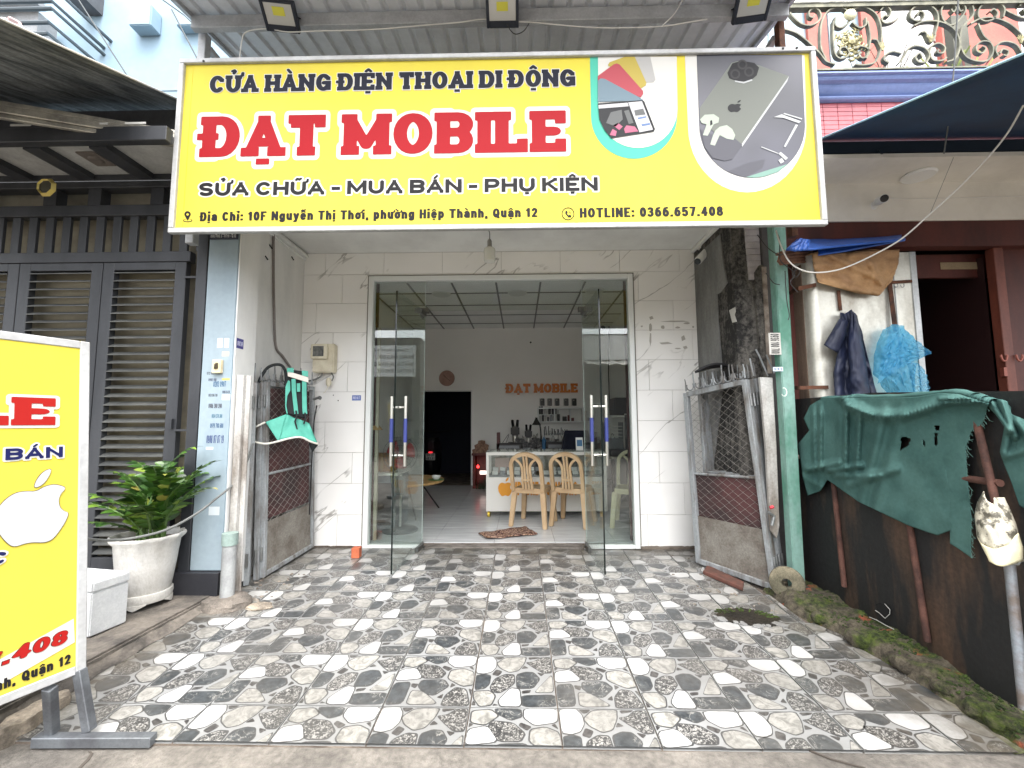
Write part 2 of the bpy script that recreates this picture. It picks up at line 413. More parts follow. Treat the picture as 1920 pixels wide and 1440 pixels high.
def _in(p, poly):
    r = False; j = len(poly)-1
    for i in range(len(poly)):
        if (poly[i][1] > p[1]) != (poly[j][1] > p[1]) and p[0] < (poly[j][0]-poly[i][0])*(p[1]-poly[i][1])/(poly[j][1]-poly[i][1])+poly[i][0]: r = not r
        j = i
    return r
def glyph_regions(loops):
    """each outer outline with its own holes"""
    dep = [sum(_in(l[0], q) for q in loops if q is not l) for l in loops]
    return [[l]+[h for h, dh in zip(loops, dep) if dh == d+1 and _in(h[0], l)] for l, d in zip(loops, dep) if d % 2 == 0]
def text_width(txt, style):
    tr = STY[style][3]; x = 0
    for ch in txt:
        x += .36 if ch == ' ' else glyph(ch, style, 0)[0]+tr
    return x-tr
def text_mb(mb, txt, style, BL, BR, TL, grow=0, off=(0,0,0), mi=0, italic=0, each=None):
    """fit txt between BL and BR with cap height TL-BL (world vectors); off lifts it off the sheet"""
    BL, BR, TL, off = Vector(BL), Vector(BR), Vector(TL), Vector(off)
    Wt = text_width(txt, style); ex = (BR-BL)/Wt; ey = TL-BL; tr = STY[style][3]; x = 0; kgl = 0
    for ch in txt:
        if ch == ' ': x += .36; continue
        W, loops = glyph(ch, style, grow)
        if each is not None: mb = MB(); each.append(mb)
        for lp in glyph_regions(loops):          # neighbouring outlines are laid a hair apart so they never share a plane
            o2 = off*(1+.12*(kgl % 3)); mb.poly([[BL+ex*(x+u+italic*v)+ey*v+o2 for u, v in l] for l in lp], mi)
        kgl += 1
        x += W+tr
    return mb
def letters(parent, txt, style, BL, BR, TL, nrm, mat, halo=None, hgrow=.09, lift=.002, name='lettering', italic=0, apart=False):
    n = Vector(nrm).normalized()
    if halo:
        h = MB(); text_mb(h, txt, style, BL, BR, TL, hgrow, n*lift, 0, italic); part(parent, name+'_outline', h, halo, fixn=False)
    m = MB(); each = [] if apart else None; text_mb(m, txt, style, BL, BR, TL, 0, n*(lift*2 if halo else lift), 0, italic, each)
    if apart: return [part(parent, 'letter', g_, mat, fixn=False) for g_ in each if g_.v]
    return part(parent, name, m, mat, fixn=False, kind='stuff')
APPLE = [(.5,.80),(.60,.83),(.70,.87),(.82,.86),(.92,.80),(.97,.75),(.90,.69),(.865,.60),(.87,.50),(.92,.42),(1.0,.36),(.95,.24),(.87,.11),(.79,.02),(.70,.0),(.61,.03),(.52,.05),(.42,.02),(.33,.0),(.24,.03),(.14,.14),(.06,.28),(.02,.45),(.03,.60),(.09,.73),(.18,.82),(.29,.86),(.40,.84)]
LEAF = [(.50,.93),(.52,1.02),(.58,1.10),(.66,1.16),(.73,1.18),(.73,1.10),(.69,1.01),(.62,.94),(.55,.91)]
def chaikin(p, n=1):
    for _ in range(n):
        q = []
        for a, b in zip(p, p[1:]+p[:1]):
            q += [tuple(a[i]*.75+b[i]*.25 for i in range(len(a))), tuple(a[i]*.25+b[i]*.75 for i in range(len(a)))]
        p = q
    return p
# ================================================================ materials of the place
concrete = M('street concrete', s(117,112,105), .85, col2=s(82,78,73), scale=2.6, lo=.36, hi=.64, bmp=.7, bscale=90, grain=.35)
dirt_m = M('mortar bed', s(120,110,100), .9, col2=s(82,72,64), scale=6, bmp=.5)
kerb_m = M('old kerb concrete', s(112,105,97), .9, col2=s(70,66,62), scale=3, lo=.42, hi=.6, stretch=(1,1.2,3), bmp=.7, bscale=50, grain=.25)
white_wall = M('white limewash', s(226,225,222), .8, col2=s(204,204,202), scale=1.6, stretch=(1,1,.25), grain=.05, bmp=.08)
plaster = M('plaster ceiling', s(228,229,227), .85, col2=s(210,210,208), scale=1.3, grain=.05)
steel = M('galvanised steel', s(150,152,152), .42, .75, col2=s(120,120,118), scale=7, grain=.15)
grey_paint = M('grey gate paint', s(150,154,156), .5, .2, col2=s(100,94,88), scale=4, lo=.46, hi=.66, stretch=(3,3,.6), grain=.15)
rust = M('rusty iron', s(98,62,44), .85, .2, col2=s(58,40,34), scale=12, bmp=.3, grain=.25)
black = flat('black rubber', s(24,24,26), .6)
chrome = flat('brushed steel', s(215,213,205), .28, .95)
alu = flat('white aluminium', s(222,224,222), .4, .1)
white_pl = flat('white plastic', s(226,226,222), .4)

# marble-printed ceramic: white with sparse thin diagonal veins
def marble():
    m, t, b = base('marble printed ceramic')
    r1 = pos(t, (1, 1, 1), (0, R(42), 0)); m2 = t.nodes.new('ShaderNodeMapping'); m2.inputs['Scale'].default_value = (.55, 1, 2.6); t.links.new(r1, m2.inputs[0]); vs_ = m2.outputs[0]
    n = noi(t, vs_, 1.5, 4, .5, .25)
    a = nd(t, 'ShaderNodeMath', operation='SUBTRACT'); t.links.new(n, a.inputs[0]); a.inputs[1].default_value = .5
    ab = nd(t, 'ShaderNodeMath', operation='ABSOLUTE'); t.links.new(a.outputs[0], ab.inputs[0])
    vein = ramp(t, ab.outputs[0], [(0, .9), (.005, .6), (.012, 0)])
    msk = ramp(t, noi(t, pos(t), 2.1, 2), [(.46, 0), (.58, 1)])
    mm = nd(t, 'ShaderNodeMath', operation='MULTIPLY'); t.links.new(vein, mm.inputs[0]); t.links.new(msk, mm.inputs[1])
    c = mix(t, ramp(t, noi(t, pos(t), 1.1, 3), [(.35, 0), (.7, 1)]), s(240,238,235), s(230,228,224))
    c = mix(t, mm.outputs[0], c, s(146,142,136))
    t.links.new(c, b.inputs['Base Color']); b.inputs['Roughness'].default_value = .28
marble(); marble_m = MATS['marble printed ceramic']
tile_edge = M('tile joint', s(178,175,169), .9, col2=s(150,144,136), scale=6)

# printed forecourt tile: one material for each printed stone, dulled by trodden-in dirt
def dirty(t, col, amt=1.0):
    d = ramp(t, noi(t, pos(t), 1.3, 5, .65), [(.40, 0), (.70, .55*amt)])
    c = mix(t, d, col, s(100,97,92))
    g = nd(t, 'ShaderNodeNewGeometry'); sp = nd(t, 'ShaderNodeSeparateXYZ'); t.links.new(g.outputs['Position'], sp.inputs[0])
    # silt gathered along both side edges and the back of the forecourt
    for sock, lo, hi in ((0, 1.35, 1.95), (0, -1.75, -2.25), (1, 3.75, 4.3)):
        mr = nd(t, 'ShaderNodeMapRange'); t.links.new(sp.outputs[sock], mr.inputs[0])
        mr.inputs[1].default_value = lo; mr.inputs[2].default_value = hi
        mu = nd(t, 'ShaderNodeMath', operation='MULTIPLY'); t.links.new(mr.outputs[0], mu.inputs[0])
        t.links.new(ramp(t, noi(t, pos(t), 3.1, 6, .7), [(.36, 0), (.6, .8)]), mu.inputs[1])
        c = mix(t, mu.outputs[0], c, s(92,85,74))
    return c
def tilemat(name, col, col2=None, kind=None, rough=.3):
    m, t, b = base(name)
    c = col
    if kind == 'mottle': c = mix(t, ramp(t, noi(t, pos(t), 22, 5, .65, 1.2), [(.42, 0), (.62, 1)]), col, col2)
    if kind == 'speck': c = mix(t, ramp(t, noi(t, pos(t), 70, 3, .6, 1.5), [(.41, 0), (.50, 1)]), col, col2)
    if kind == 'vein':
        a = nd(t, 'ShaderNodeMath', operation='SUBTRACT'); t.links.new(noi(t, pos(t), 17, 4, .6, 1.6), a.inputs[0]); a.inputs[1].default_value = .5
        ab = nd(t, 'ShaderNodeMath', operation='ABSOLUTE'); t.links.new(a.outputs[0], ab.inputs[0])
        v1 = ramp(t, ab.outputs[0], [(0, 1), (.012, .6), (.03, 0)])
        v2 = ramp(t, noi(t, pos(t), 9, 2), [(.47, 0), (.6, 1)])
        mu = nd(t, 'ShaderNodeMath', operation='MULTIPLY'); t.links.new(v1, mu.inputs[0]); t.links.new(v2, mu.inputs[1])
        c = mix(t, ramp(t, noi(t, pos(t), 30, 4), [(.4, 0), (.7, 1)]), col, tuple(x*2.1 for x in col))
        c = mix(t, mu.outputs[0], c, col2)
    oi = nd(t, 'ShaderNodeObjectInfo'); c = mix(t, 1.0, c, ramp(t, oi.outputs['Random'], [(0, .86), (1, 1.0)]), 'MULTIPLY')
    c = mix(t, ramp(t, noi(t, pos(t, (1, .35, 1)), 34, 6, .75), [(.62, 0), (.72, .3)]), c, s(110,108,104))
    t.links.new(dirty(t, c), b.inputs['Base Color'])
    b.inputs['Roughness'].default_value = rough
    bump(t, b, noi(t, pos(t), 60, 3), .05)
    return m
TM = [tilemat('printed joint grey', s(140,141,140)), tilemat('printed rim', s(66,66,66)),
      tilemat('printed white stone', s(180,180,178)), tilemat('printed beige stone', s(156,154,148), s(116,115,110), 'mottle'),
      tilemat('printed speckled stone', s(156,154,149), s(56,56,56), 'speck'),
      tilemat('printed dark marble', s(50,53,55), s(156,154,148), 'vein'), tilemat('printed black pebble', s(48,46,46), s(84,82,80), 'mottle')]
JB = [((225,325),(1105,330),(1165,935),(110,925)),   # photo corners of design one, then its stones
 [(2,[(228,340),(395,330),(440,380),(435,450),(380,505),(290,525),(205,515)]),(6,[(425,335),(545,335),(500,362),(460,366)]),
  (3,[(560,345),(795,338),(770,410),(700,490),(600,510),(500,465),(455,410)]),(6,[(830,338),(970,338),(930,355),(840,365)]),
  (4,[(970,350),(1085,340),(1098,510),(1000,515),(900,460),(810,400),(900,390)]),(6,[(775,435),(830,465),(740,475)]),
  (6,[(440,480),(515,505),(460,560),(385,540)]),(5,[(200,560),(290,540),(365,560),(345,650),(290,695),(185,708)]),
  (4,[(540,545),(640,550),(645,640),(580,690),(480,745),(390,735),(370,680),(430,590)]),
  (5,[(690,545),(790,515),(880,520),(950,590),(870,690),(690,695)]),(6,[(925,515),(1020,530),(975,560)]),
  (3,[(1100,545),(1118,745),(900,745),(960,680)]),(3,[(170,740),(350,735),(410,790),(360,890),(230,908),(165,820)]),
  (6,[(150,840),(175,870),(175,900),(128,900)]),(2,[(600,705),(705,715),(720,908),(480,905),(460,840)]),
  (6,[(740,730),(850,720),(830,755),(740,765)]),(5,[(745,790),(1120,780),(1143,908),(760,912)]),(6,[(400,880),(455,900),(380,905)])]]
JC = [((737,925),(1395,925),(1575,1385),(790,1378)),
 [(3,[(765,950),(890,940),(960,975),(880,1030),(775,1015)]),(5,[(935,935),(1110,935),(1130,980),(1060,1000),(960,965)]),
  (2,[(1150,932),(1390,932),(1405,1010),(1250,1030),(1160,985)]),(6,[(1140,1015),(1230,1040),(1200,1065),(1130,1035)]),
  (6,[(1398,1020),(1432,1055),(1370,1030)]),(4,[(930,1010),(1080,1020),(1180,1080),(1160,1125),(1010,1125),(920,1050)]),
  (2,[(772,1060),(900,1040),(1000,1130),(775,1150)]),(6,[(762,1020),(795,1030),(765,1050)]),
  (3,[(1230,1060),(1330,1045),(1435,1075),(1490,1180),(1400,1195),(1240,1130)]),
  (5,[(1020,1150),(1200,1145),(1270,1200),(1190,1275),(1100,1265),(1015,1200)]),(5,[(785,1180),(920,1170),(945,1345),(800,1355)]),
  (6,[(935,1175),(1000,1180),(990,1220),(945,1205)]),(3,[(975,1240),(1080,1250),(1260,1355),(990,1360)]),
  (6,[(1270,1265),(1280,1310),(1225,1300)]),(4,[(1350,1215),(1450,1230),(1555,1370),(1310,1370),(1300,1280)]),
  (6,[(1470,1220),(1510,1230),(1535,1295)]),(6,[(1290,1170),(1340,1190),(1300,1215)])]]
def unquad(c4):
    """homography from a photographed tile to the unit square"""
    A = []; B = []
    for (x, y), (u, v) in zip(c4, ((0,1),(1,1),(1,0),(0,0))):
        A += [[x,y,1,0,0,0,-u*x,-u*y],[0,0,0,x,y,1,-v*x,-v*y]]; B += [u, v]
    h = np.linalg.solve(np.array(A, float), np.array(B, float)); h = np.append(h, 1).reshape(3, 3)
    def f(p): q = h @ np.array([p[0], p[1], 1]); return (q[0]/q[2], q[1]/q[2])
    return f
TS = .4
def soft(p):
    q = []
    for a, b in zip(p, p[1:]+p[:1]): q += [tuple(a[i]*.86+b[i]*.14 for i in (0,1)), tuple(a[i]*.14+b[i]*.86 for i in (0,1))]
    return q
def tile_mesh(name, J):
    f = unquad(J[0]); mb = MB(); g = .0034
    mb.bx(g, TS-g, g, TS-g, -.012, 0, 0)
    def clampq(p): return (min(max(p[0], .012), .988), min(max(p[1], .012), .988))
    for mi, pts in J[1]:
        q = [f(p) for p in pts]; c0 = (sum(p[0] for p in q)/len(q), sum(p[1] for p in q)/len(q)); q = soft(soft([(c0[0]+(p[0]-c0[0])*1.035, c0[1]+(p[1]-c0[1])*1.035) for p in q]))
        cx = sum(p[0] for p in q)/len(q); cy = sum(p[1] for p in q)/len(q)
        r = max(math.hypot(p[0]-cx, p[1]-cy) for p in q)
        k = 1+.022/max(.04, r)
        if mi != 6:
            mb.poly([[(*(TS*c for c in clampq((cx+(p[0]-cx)*k, cy+(p[1]-cy)*k))), .0004) for p in q]], 1)
        mb.poly([[(*(TS*c for c in clampq(p)), .0008) for p in q]], mi)
    for v_ in mb.v: pass
    bm = bmesh.new(); me = bpy.data.meshes.new(name); me.from_pydata(mb.v, [], mb.f)
    for m in TM: me.materials.append(m)
    me.polygons.foreach_set('material_index', mb.m); me.update(); bm.free()
    return me

# ================================================================ ground
mb = MB(); mb.bx(-90, 90, -90, 90, -.5, -.3); solo('ground', mb, dirt_m, kind='structure')
mb = MB()
YE = 1.865                                            # front edge of the tiled forecourt
def street_pt(u, v):
    x, y = -14+28*u, -12+(12+YE+.03)*v
    return (x, y, -.116 + .004*nz(x*1.3, y*1.3) - .0025*(x if abs(x) < 3 else 0))
mb.grid(street_pt, 70, 60)
street = solo('street', mb, concrete, kind='structure', smooth=True)
crk = MB()
for pts in ([(150,1440),(165,1425),(172,1414),(168,1410)], [(1520,1408),(1560,1424),(1620,1440)]):
    w_ = [PZ(x, y, -.113) for x, y in pts]; crk.ribbon(w_, (.012, 0, 0), .006)
part(street, 'crack', crk, flat('crack shadowed gap', s(70,64,58), .95), kind='stuff')
# forecourt: sloping bed with every tile laid one by one
floor_o = bpy.data.objects.new('porch_floor', None); COL.objects.link(floor_o); tag(floor_o, kind='structure')
mb = MB()
bl = lambda x, y, d: (x, y, fz(x, y)-d)
mb.hexa([bl(-2.35,YE,.1),bl(2.0,YE,.1),bl(2.0,4.3,.1),bl(-2.35,4.3,.1)], [bl(-2.35,YE,.0135),bl(2.0,YE,.0135),bl(2.0,4.3,.0135),bl(-2.35,4.3,.0135)])
part(floor_o, 'mortar_bed', mb, dirt_m)
mA, mC = tile_mesh('tile one', JB), tile_mesh('tile two', JC)
X0, Y0 = -.17*1.379+.004, 1.508*1.379                 # a joint crossing measured in the photo (column edge, row edge)
X0 = -.235; Y0 = 2.079
def lay(i, j, me):
    x, y = X0+i*TS, Y0+j*TS
    return x, y
tilt = Matrix.Rotation(math.atan(SLOPE), 4, 'X') @ Matrix.Rotation(-math.atan(CROSS), 4, 'Y')
_cut = {}
def cut_tile(me, x, y, xl, xr, yl, yh):
    """a tile cut to fit the edge of the court"""
    k = (me.name, round(max(xl-x, 0), 3), round(min(xr-x, TS), 3), round(max(yl-y, 0), 3), round(min(yh-y, TS), 3))
    if k in _cut: return _cut[k]
    bm = bmesh.new(); bm.from_mesh(me)
    for co, no in (((xl-x,0,0),(-1,0,0)), ((xr-x,0,0),(1,0,0)), ((0,yl-y,0),(0,-1,0)), ((0,yh-y,0),(0,1,0))):
        bmesh.ops.bisect_plane(bm, geom=bm.verts[:]+bm.edges[:]+bm.faces[:], plane_co=co, plane_no=no, clear_outer=True)
    m2 = me.copy(); bm.to_mesh(m2); bm.free(); _cut[k] = m2; return m2
HOLE = [G(x, y) for x, y in ((1337,1150),(1345,1143),(1380,1140),(1425,1146),(1462,1158),(1466,1170),(1452,1176),(1410,1175),(1385,1170),(1350,1162))]
rng = random.Random(3)
for j in range(-1, 6):
    for i in range(-6, 6):
        x, y = X0+i*TS, Y0+j*TS
        if x+TS < -2.17 or x > 1.93 or y > 4.27: continue
        alt = (i+(1 if j == -1 else 0)) % 2
        me = mA if alt == 0 else mC
        xr = 1.62 + .30*max(0, min(1, (3.1-y)/.9)) if True else 9
        xr = 1.97 if y < 2.7 else 1.80 if y < 3 else 1.76
        if i == 5 or (j == -1): pass
        if x < -2.16 or x+TS > xr or y < YE or y+TS > 4.262:
            if min(x+TS, xr)-max(x, -2.16) < .02 or min(y+TS, 4.262)-max(y, YE) < .02: continue
            me = cut_tile(me, x, y, -2.16, xr, YE, 4.262)
        t_ = link('tile', me, floor_o)
        t_.matrix_local = Matrix.Translation((x, y, fz(x, y)+rng.uniform(-.0012, .0012))) @ tilt @ Matrix.Rotation(rng.uniform(-.004, .004), 4, 'Z')
# ragged mortar strip between the last full column and the mossy footing
mb = MB()
def strip(u, v):
    y = lerp(YE, 3.05, v); x0 = 1.955; x1 = 2.02+.03*nz(v*9)
    x = lerp(x0, x1, u); return (x, y, fz(x, y)-.004+.010*u*u+.006*nz(x*14, y*14)+.004*nz(x*40, y*40))
mb.grid(strip, 8, 60)
damp = M('damp mossy screed', s(122,116,100), .75, col2=s(74,78,48), scale=5, lo=.38, hi=.62, bmp=.6, bscale=60, grain=.3)
part(floor_o, 'edge_screed', mb, damp, smooth=True)
# broken drain hole with mossy rim
mb = MB(); hc = sum(HOLE, Vector())/len(HOLE); up = Vector((0,0,.012))
moss = M('moss', s(62,80,26), .95, col2=s(34,46,15), scale=14, lo=.38, hi=.62, bmp=1, bscale=150, grain=.35)
mud = M('wet mud', s(46,41,34), .3, col2=s(24,22,19), scale=7, bmp=.9, bscale=40)
hp = chaikin([tuple(p) for p in HOLE], 2); hp = [Vector(p)+Vector((.05*nz(i*.55), .03*nz(i*.55, 5), 0)) for i, p in enumerate(hp)]
n_ = len(hp); dn = [hc+(p-hc)*.8-Vector((0,0,.05)) for p in hp]
hr = thing('drain_hole', 'broken muddy hole in the patterned tiles in front of the stone ring', 'hole', tuple(hc))
mb.add([p+Vector((0,0,.0035)) for p in hp], [tuple(range(n_))]); part(hr, 'mud', mb, mud)
mm_ = MB()
for k in range(260):
    a = rng.choice(hp[:max(3, int(n_*.42))]) ; p = hc+(a-hc)*rng.uniform(.45, 1.04)**.6
    r_ = rng.uniform(.002, .007); mm_.lathe([(r_*.6, 0), (r_, r_*.4), (r_*.5, r_), (0, r_*1.1)], p+Vector((0,0,.003)), 5)
part(hr, 'moss', mm_, moss, kind='stuff')
ch_ = MB()
for k in range(16):
    a = hp[int(n_*(.45+.5*k/16))]; p = hc+(a-hc)*rng.uniform(.92, 1.12); r_ = rng.uniform(.012, .034); a0 = rng.uniform(0, 6)
    ch_.prism([p+Vector((r_*rng.uniform(.6,1.2)*math.cos(a0+t_), r_*.8*math.sin(a0+t_), .002)) for t_ in (0, 1.3, 2.6, 3.9, 5.1)], (0, 0, rng.uniform(.004,.012)))
part(hr, 'tile_chips', ch_, TM[0], kind='stuff')

# ================================================================ the shop building
shop = thing('shop_building', 'white marble-tiled phone shop front with a wide glass door opening', 'building', (0, YD, 0))
XL, XR, DL, DR, DT = -2.2, 1.77, -1.525, 1.142, 2.69
CZ = 2.94
def wall_open(y0, y1, x0, x1, z0, z1):
    m = MB(); m.bx(x0, DL, y0, y1, z0, z1); m.bx(DR, x1, y0, y1, z0, z1); m.bx(DL, DR, y0, y1, DT, z1); return m
fw = part(shop, 'facade_wall', wall_open(YD+.012, YD+.15, XL-.3, XR+.3, -.1, 4.6), tile_edge)
TW, TH = .6, .3; tcache = {}
for r_ in range(10):
    z0 = .015+r_*TH-.0; z1 = min(z0+TH, CZ); x = XL-[.18,.42,.05,.33,.5,.12,.28,.46,.2,.38][r_]
    while x < XR:
        a, b = max(x, XL), min(x+TW, XR); x += TW
        spans = [(a, b)]
        if z0 < DT-.005:
            spans = [(p, q) for p, q in ((a, min(b, DL)), (max(a, DR), b)) if q-p > .015]
        for p, q in spans:
            zz1 = z1
            key = (round(q-p, 3), round(zz1-z0, 3)); g = .0016
            if key not in tcache:
                m = MB(); wdt, hgt = q-p, zz1-z0; m.bx(-wdt/2+g, wdt/2-g, -.0045, .0045, -hgt/2+g, hgt/2-g)
                tcache[key] = mesh('tile', m, marble_m, bevel=.001)
            t_ = link('tile', tcache[key], fw, Vector(((p+q)/2, YD+.0055+rng.uniform(-.0006, .0006), (z0+zz1)/2))-wpos(fw))
    # the row that runs behind the lintel keeps its full tiles
m = MB(); m.bx(DL-.001, DR+.001, YD+.008, YD+.0115, DT, 2.72); part(shop, 'lintel_strip', m, marble_m)
# skirting of raw mortar where the tiles stop short of the floor
m = MB()
for a, b in ((XL, DL), (DR, XR)):
    m.grid(lambda u, v, a=a, b=b: (lerp(a, b, u), YD-.004-.006*abs(nz(u*9+a, v*3)), -.03+.055*v+.008*nz(u*14+a, 3)*v), 24, 3)
parts(shop, 'skirting', m, dirt_m, smooth=True)
mossy = None
m = MB(); m.bx(XL-.3, XR+.3, 2.95, YD, CZ, CZ+.1); part(shop, 'porch_ceiling', m, plaster)
m = MB(); m.bx(XL-.14, XL, 3.34, YD+.01, -.1, CZ); part(shop, 'side_wall', m, white_wall, label='whitewashed left side wall of the porch')
m = MB()
for i, (o_, r_) in enumerate(((0, .022), (.03, .012))):
    m.bx(XL, XL+.045-o_*.5, 3.0, YD-.002, CZ-.05+o_, CZ-.02+o_*.6) if i == 0 else m.bx(XL, XL+.02, 3.0, YD-.002, CZ-.075, CZ-.053)
m.bx(XR-.035, XR-.001, 3.2, YD-.002, CZ-.04, CZ-.004)
parts(shop, 'ceiling_trim', m, plaster, bevel=.003)
# right party wall: black mould over old render
def mould():
    m_, t, b = base('mouldy render')
    st = noi(t, pos(t, (1, 1.4, .28)), 3.2, 7, .72, .4); fine = noi(t, pos(t), 24, 6, .75)
    k = mix(t, .45, st, fine)
    c = mix(t, ramp(t, k, [(.47, 0), (.60, 1)]), s(34,33,32), s(112,108,102))
    c = mix(t, ramp(t, noi(t, pos(t, (1, 1, .5)), 10, 6, .8), [(.64, 0), (.74, 1)]), c, s(196,188,178))
    t.links.new(c, b.inputs['Base Color']); b.inputs['Roughness'].default_value = .9
    bump(t, b, fine, .7)
    return m_
mossy = mould()
raw = M('bare grey render', s(128,128,126), .9, col2=s(98,98,97), scale=3, stretch=(1,1,.3), bmp=.25, grain=.15)
m = MB(); m.bx(XR+.006, XR+.30, 3.50, YD+.01, -.1, 4.2); part(shop, 'party_wall', m, mossy, label='mould-blackened party wall on the right of the porch')
# smoother grey render patch nearest the tiled wall
q = [PX(x, y, XR+.002) for x, y in ((1312,475),(1350,440),(1358,500),(1364,530),(1352,548),(1345,552),(1347,600),(1352,660),(1356,720),(1308,760),(1307,600))]
q = [(XR, YD-.004, q[0].z), *[tuple(p) for p in q[1:9]], (XR, YD-.004, .2), (XR, YD-.004, 1.4)]
q = [(XR-.004, min(p[1], YD-.004), p[2]) for p in q]
m = MB(); m.prism(q, (.012, 0, 0)); part(shop, 'render_patch', m, raw)
q = [P(x, y, 3.35) for x, y in ((1396,428),(1426,428),(1430,505),(1420,503),(1412,512),(1404,516))]
tl_ = M('white strip tile', s(196,190,192), .35, col2=s(170,164,166), scale=8)
for k in range(9):
    z1 = 2.84-k*.053; x0 = 1.87+.007*k*.3; m = MB(); m.bx(x0+.006, 1.995, 3.482, 3.497, z1-.050, z1); part(shop, 'tile', m, tl_, bevel=.001)
m = MB(); m.bx(2.002, 2.072, 3.46, 3.498, -.05, 3.6); part(shop, 'dark_joint_strip', m, M('dark grey strip', s(92,90,90), .8))
m = MB()
pts = [(x, y) for x, y in ((1412,512),(1420,500),(1434,498),(1437,560),(1440,640),(1446,760),(1440,830),(1430,770),(1424,680),(1416,590))]
m.prism([P(x, y, 3.497) for x, y in pts], (0, -.03, 0)); part(shop, 'broken_render', m, mossy)
_e = [P(x, y, 3.455) for x, y in ((1440,700),(1448,700),(1437,500),(1429,500))]; m = MB(); m.prism(_e, (0, .01, 0))
part(shop, 'chipped_edge', m, M('pale chipped edge', s(176,164,152), .9, col2=s(120,108,98), scale=9))

# aluminium door frame
m = MB(); f_ = .05
m.bx(DL, DL+f_, YD-.02, YD+.07, 0, DT); m.bx(DR-f_, DR, YD-.02, YD+.07, 0, DT); m.bx(DL+f_, DR-f_, YD-.02, YD+.07, DT-f_, DT)
for a, b in ((DL+f_, -.955), (.635, DR-f_)): m.bx(a, b, YD-.015, YD+.06, -.002, .03)
part(shop, 'door_frame', m, alu, bevel=.004)
m = MB(); m.bx(DL-.012, DL-.001, YD-.008, YD+.006, .03, DT+.012); m.bx(DR+.001, DR+.012, YD-.008, YD+.006, .03, DT+.012); m.bx(DL-.012, DR+.012, YD-.008, YD+.006, DT+.001, DT+.012)
parts(shop, 'frame_seal', m, M('sealant', s(128,124,116), .8))
def glassmat(name, tint, refl=1.0):
    m_ = bpy.data.materials.new(name); m_.use_nodes = True; t = m_.node_tree; t.nodes.remove(t.nodes['Principled BSDF'])
    tr = nd(t, 'ShaderNodeBsdfTransparent'); tr.inputs[0].default_value = (*tint, 1)
    gl = nd(t, 'ShaderNodeBsdfGlossy'); gl.inputs['Roughness'].default_value = .0
    fr = nd(t, 'ShaderNodeLayerWeight', Blend=.5); pw = nd(t, 'ShaderNodeMath', operation='POWER'); pw.inputs[1].default_value = 5
    mu = nd(t, 'ShaderNodeMath', operation='MULTIPLY_ADD'); mu.inputs[1].default_value = .62*refl; mu.inputs[2].default_value = .042*refl
    t.links.new(fr.outputs['Facing'], pw.inputs[0]); t.links.new(pw.outputs[0], mu.inputs[0]); mx = nd(t, 'ShaderNodeMixShader')
    t.links.new(mu.outputs[0], mx.inputs[0]); t.links.new(tr.outputs[0], mx.inputs[1]); t.links.new(gl.outputs[0], mx.inputs[2])
    t.links.new(mx.outputs[0], t.nodes['Material Output'].inputs[0]); return m_
glass = glassmat('green-grey tempered glass', (.93,.955,.945))
gl_edge = flat('dark glass edge', s(20,28,27), .15)
patch = flat('stainless patch fitting', s(120,120,118), .35, .9)
blue_film = flat('blue protective film', s(54,64,126), .35)
glass_side = glassmat('reflective side glass', (.88,.92,.905), 2.7)
for sgn, a, b in ((-1, DL+f_, -.955), (1, .635, DR-f_)):
    m = MB(); m.bx(a, b, YD+.02, YD+.03, .03, DT-f_); fp = part(shop, 'side_window', m, glass_side)
    m = MB(); e = b if sgn < 0 else a; m.bx(e-.002, e+.002, YD+.0205, YD+.0295, .031, DT-f_-.001); part(fp, 'glass_edge', m, flat('pale glass edge', s(190,200,196), .2) if sgn < 0 else MATS['pale glass edge'])
# over-door light strip: glass transom
m = MB(); m.bx(-.951, .631, YD+.02, YD+.03, 2.335, DT-f_); tr_ = part(shop, 'transom_window', m, glass)
def door(px, lx, ly, top):
    """tempered glass leaf swung outwards: pivot at (px, YD), leading edge at (lx, ly)"""
    a = Vector((px, YD+.01, 0)); b = Vector((lx, ly, 0)); d = (b-a).normalized(); n = Vector((-d.y, d.x, 0)); zb = -.008; 
    m = MB(); m.hexa([a-n*.006+Vector((0,0,zb)), a+n*.006+Vector((0,0,zb)), b+n*.006+Vector((0,0,zb)), b-n*.006+Vector((0,0,zb))],
                     [a-n*.006+Vector((0,0,top)), a+n*.006+Vector((0,0,top)), b+n*.006+Vector((0,0,top)), b-n*.006+Vector((0,0,top))])
    L = part(shop, 'glass_door', m, glass)
    m = MB(); m.beam(b+d*.0015+Vector((0,0,zb)), b+d*.0015+Vector((0,0,top)), .0125, .003, up=d); part(L, 'glass_edge', m, gl_edge)
    m = MB()
    for z in (top-.05, zb+.001): m.beam(a+Vector((0,0,z+.024))-d*.0, a+d*.15+Vector((0,0,z+.024)), .034, .05)
    parts(L, 'patch_fitting', m, patch, bevel=.003)
    h0 = b-d*.085
    for sg in (-1, 1):
        p = h0+n*sg*.062; m = MB(); m.tube([p+Vector((0,0,.84)), p+Vector((0,0,1.43))], .0145, 12, mi=0)
        m.tube([p+Vector((0,0,1.04)), p+Vector((0,0,1.24))], .0165, 12, mi=1)
        for z in (.93, 1.335):
            m.tube([p+Vector((0,0,z)), h0+n*sg*.007+Vector((0,0,z))], .0085, 8); m.tube([h0+n*sg*.006+Vector((0,0,z)), h0+n*sg*.02+Vector((0,0,z))], .014, 10)
        part(L, 'handle', m, [chrome, blue_film], smooth=True)
    return L
door(-.952, -1.040, 3.565, 2.325); door(.632, .672, 3.565, 2.325)
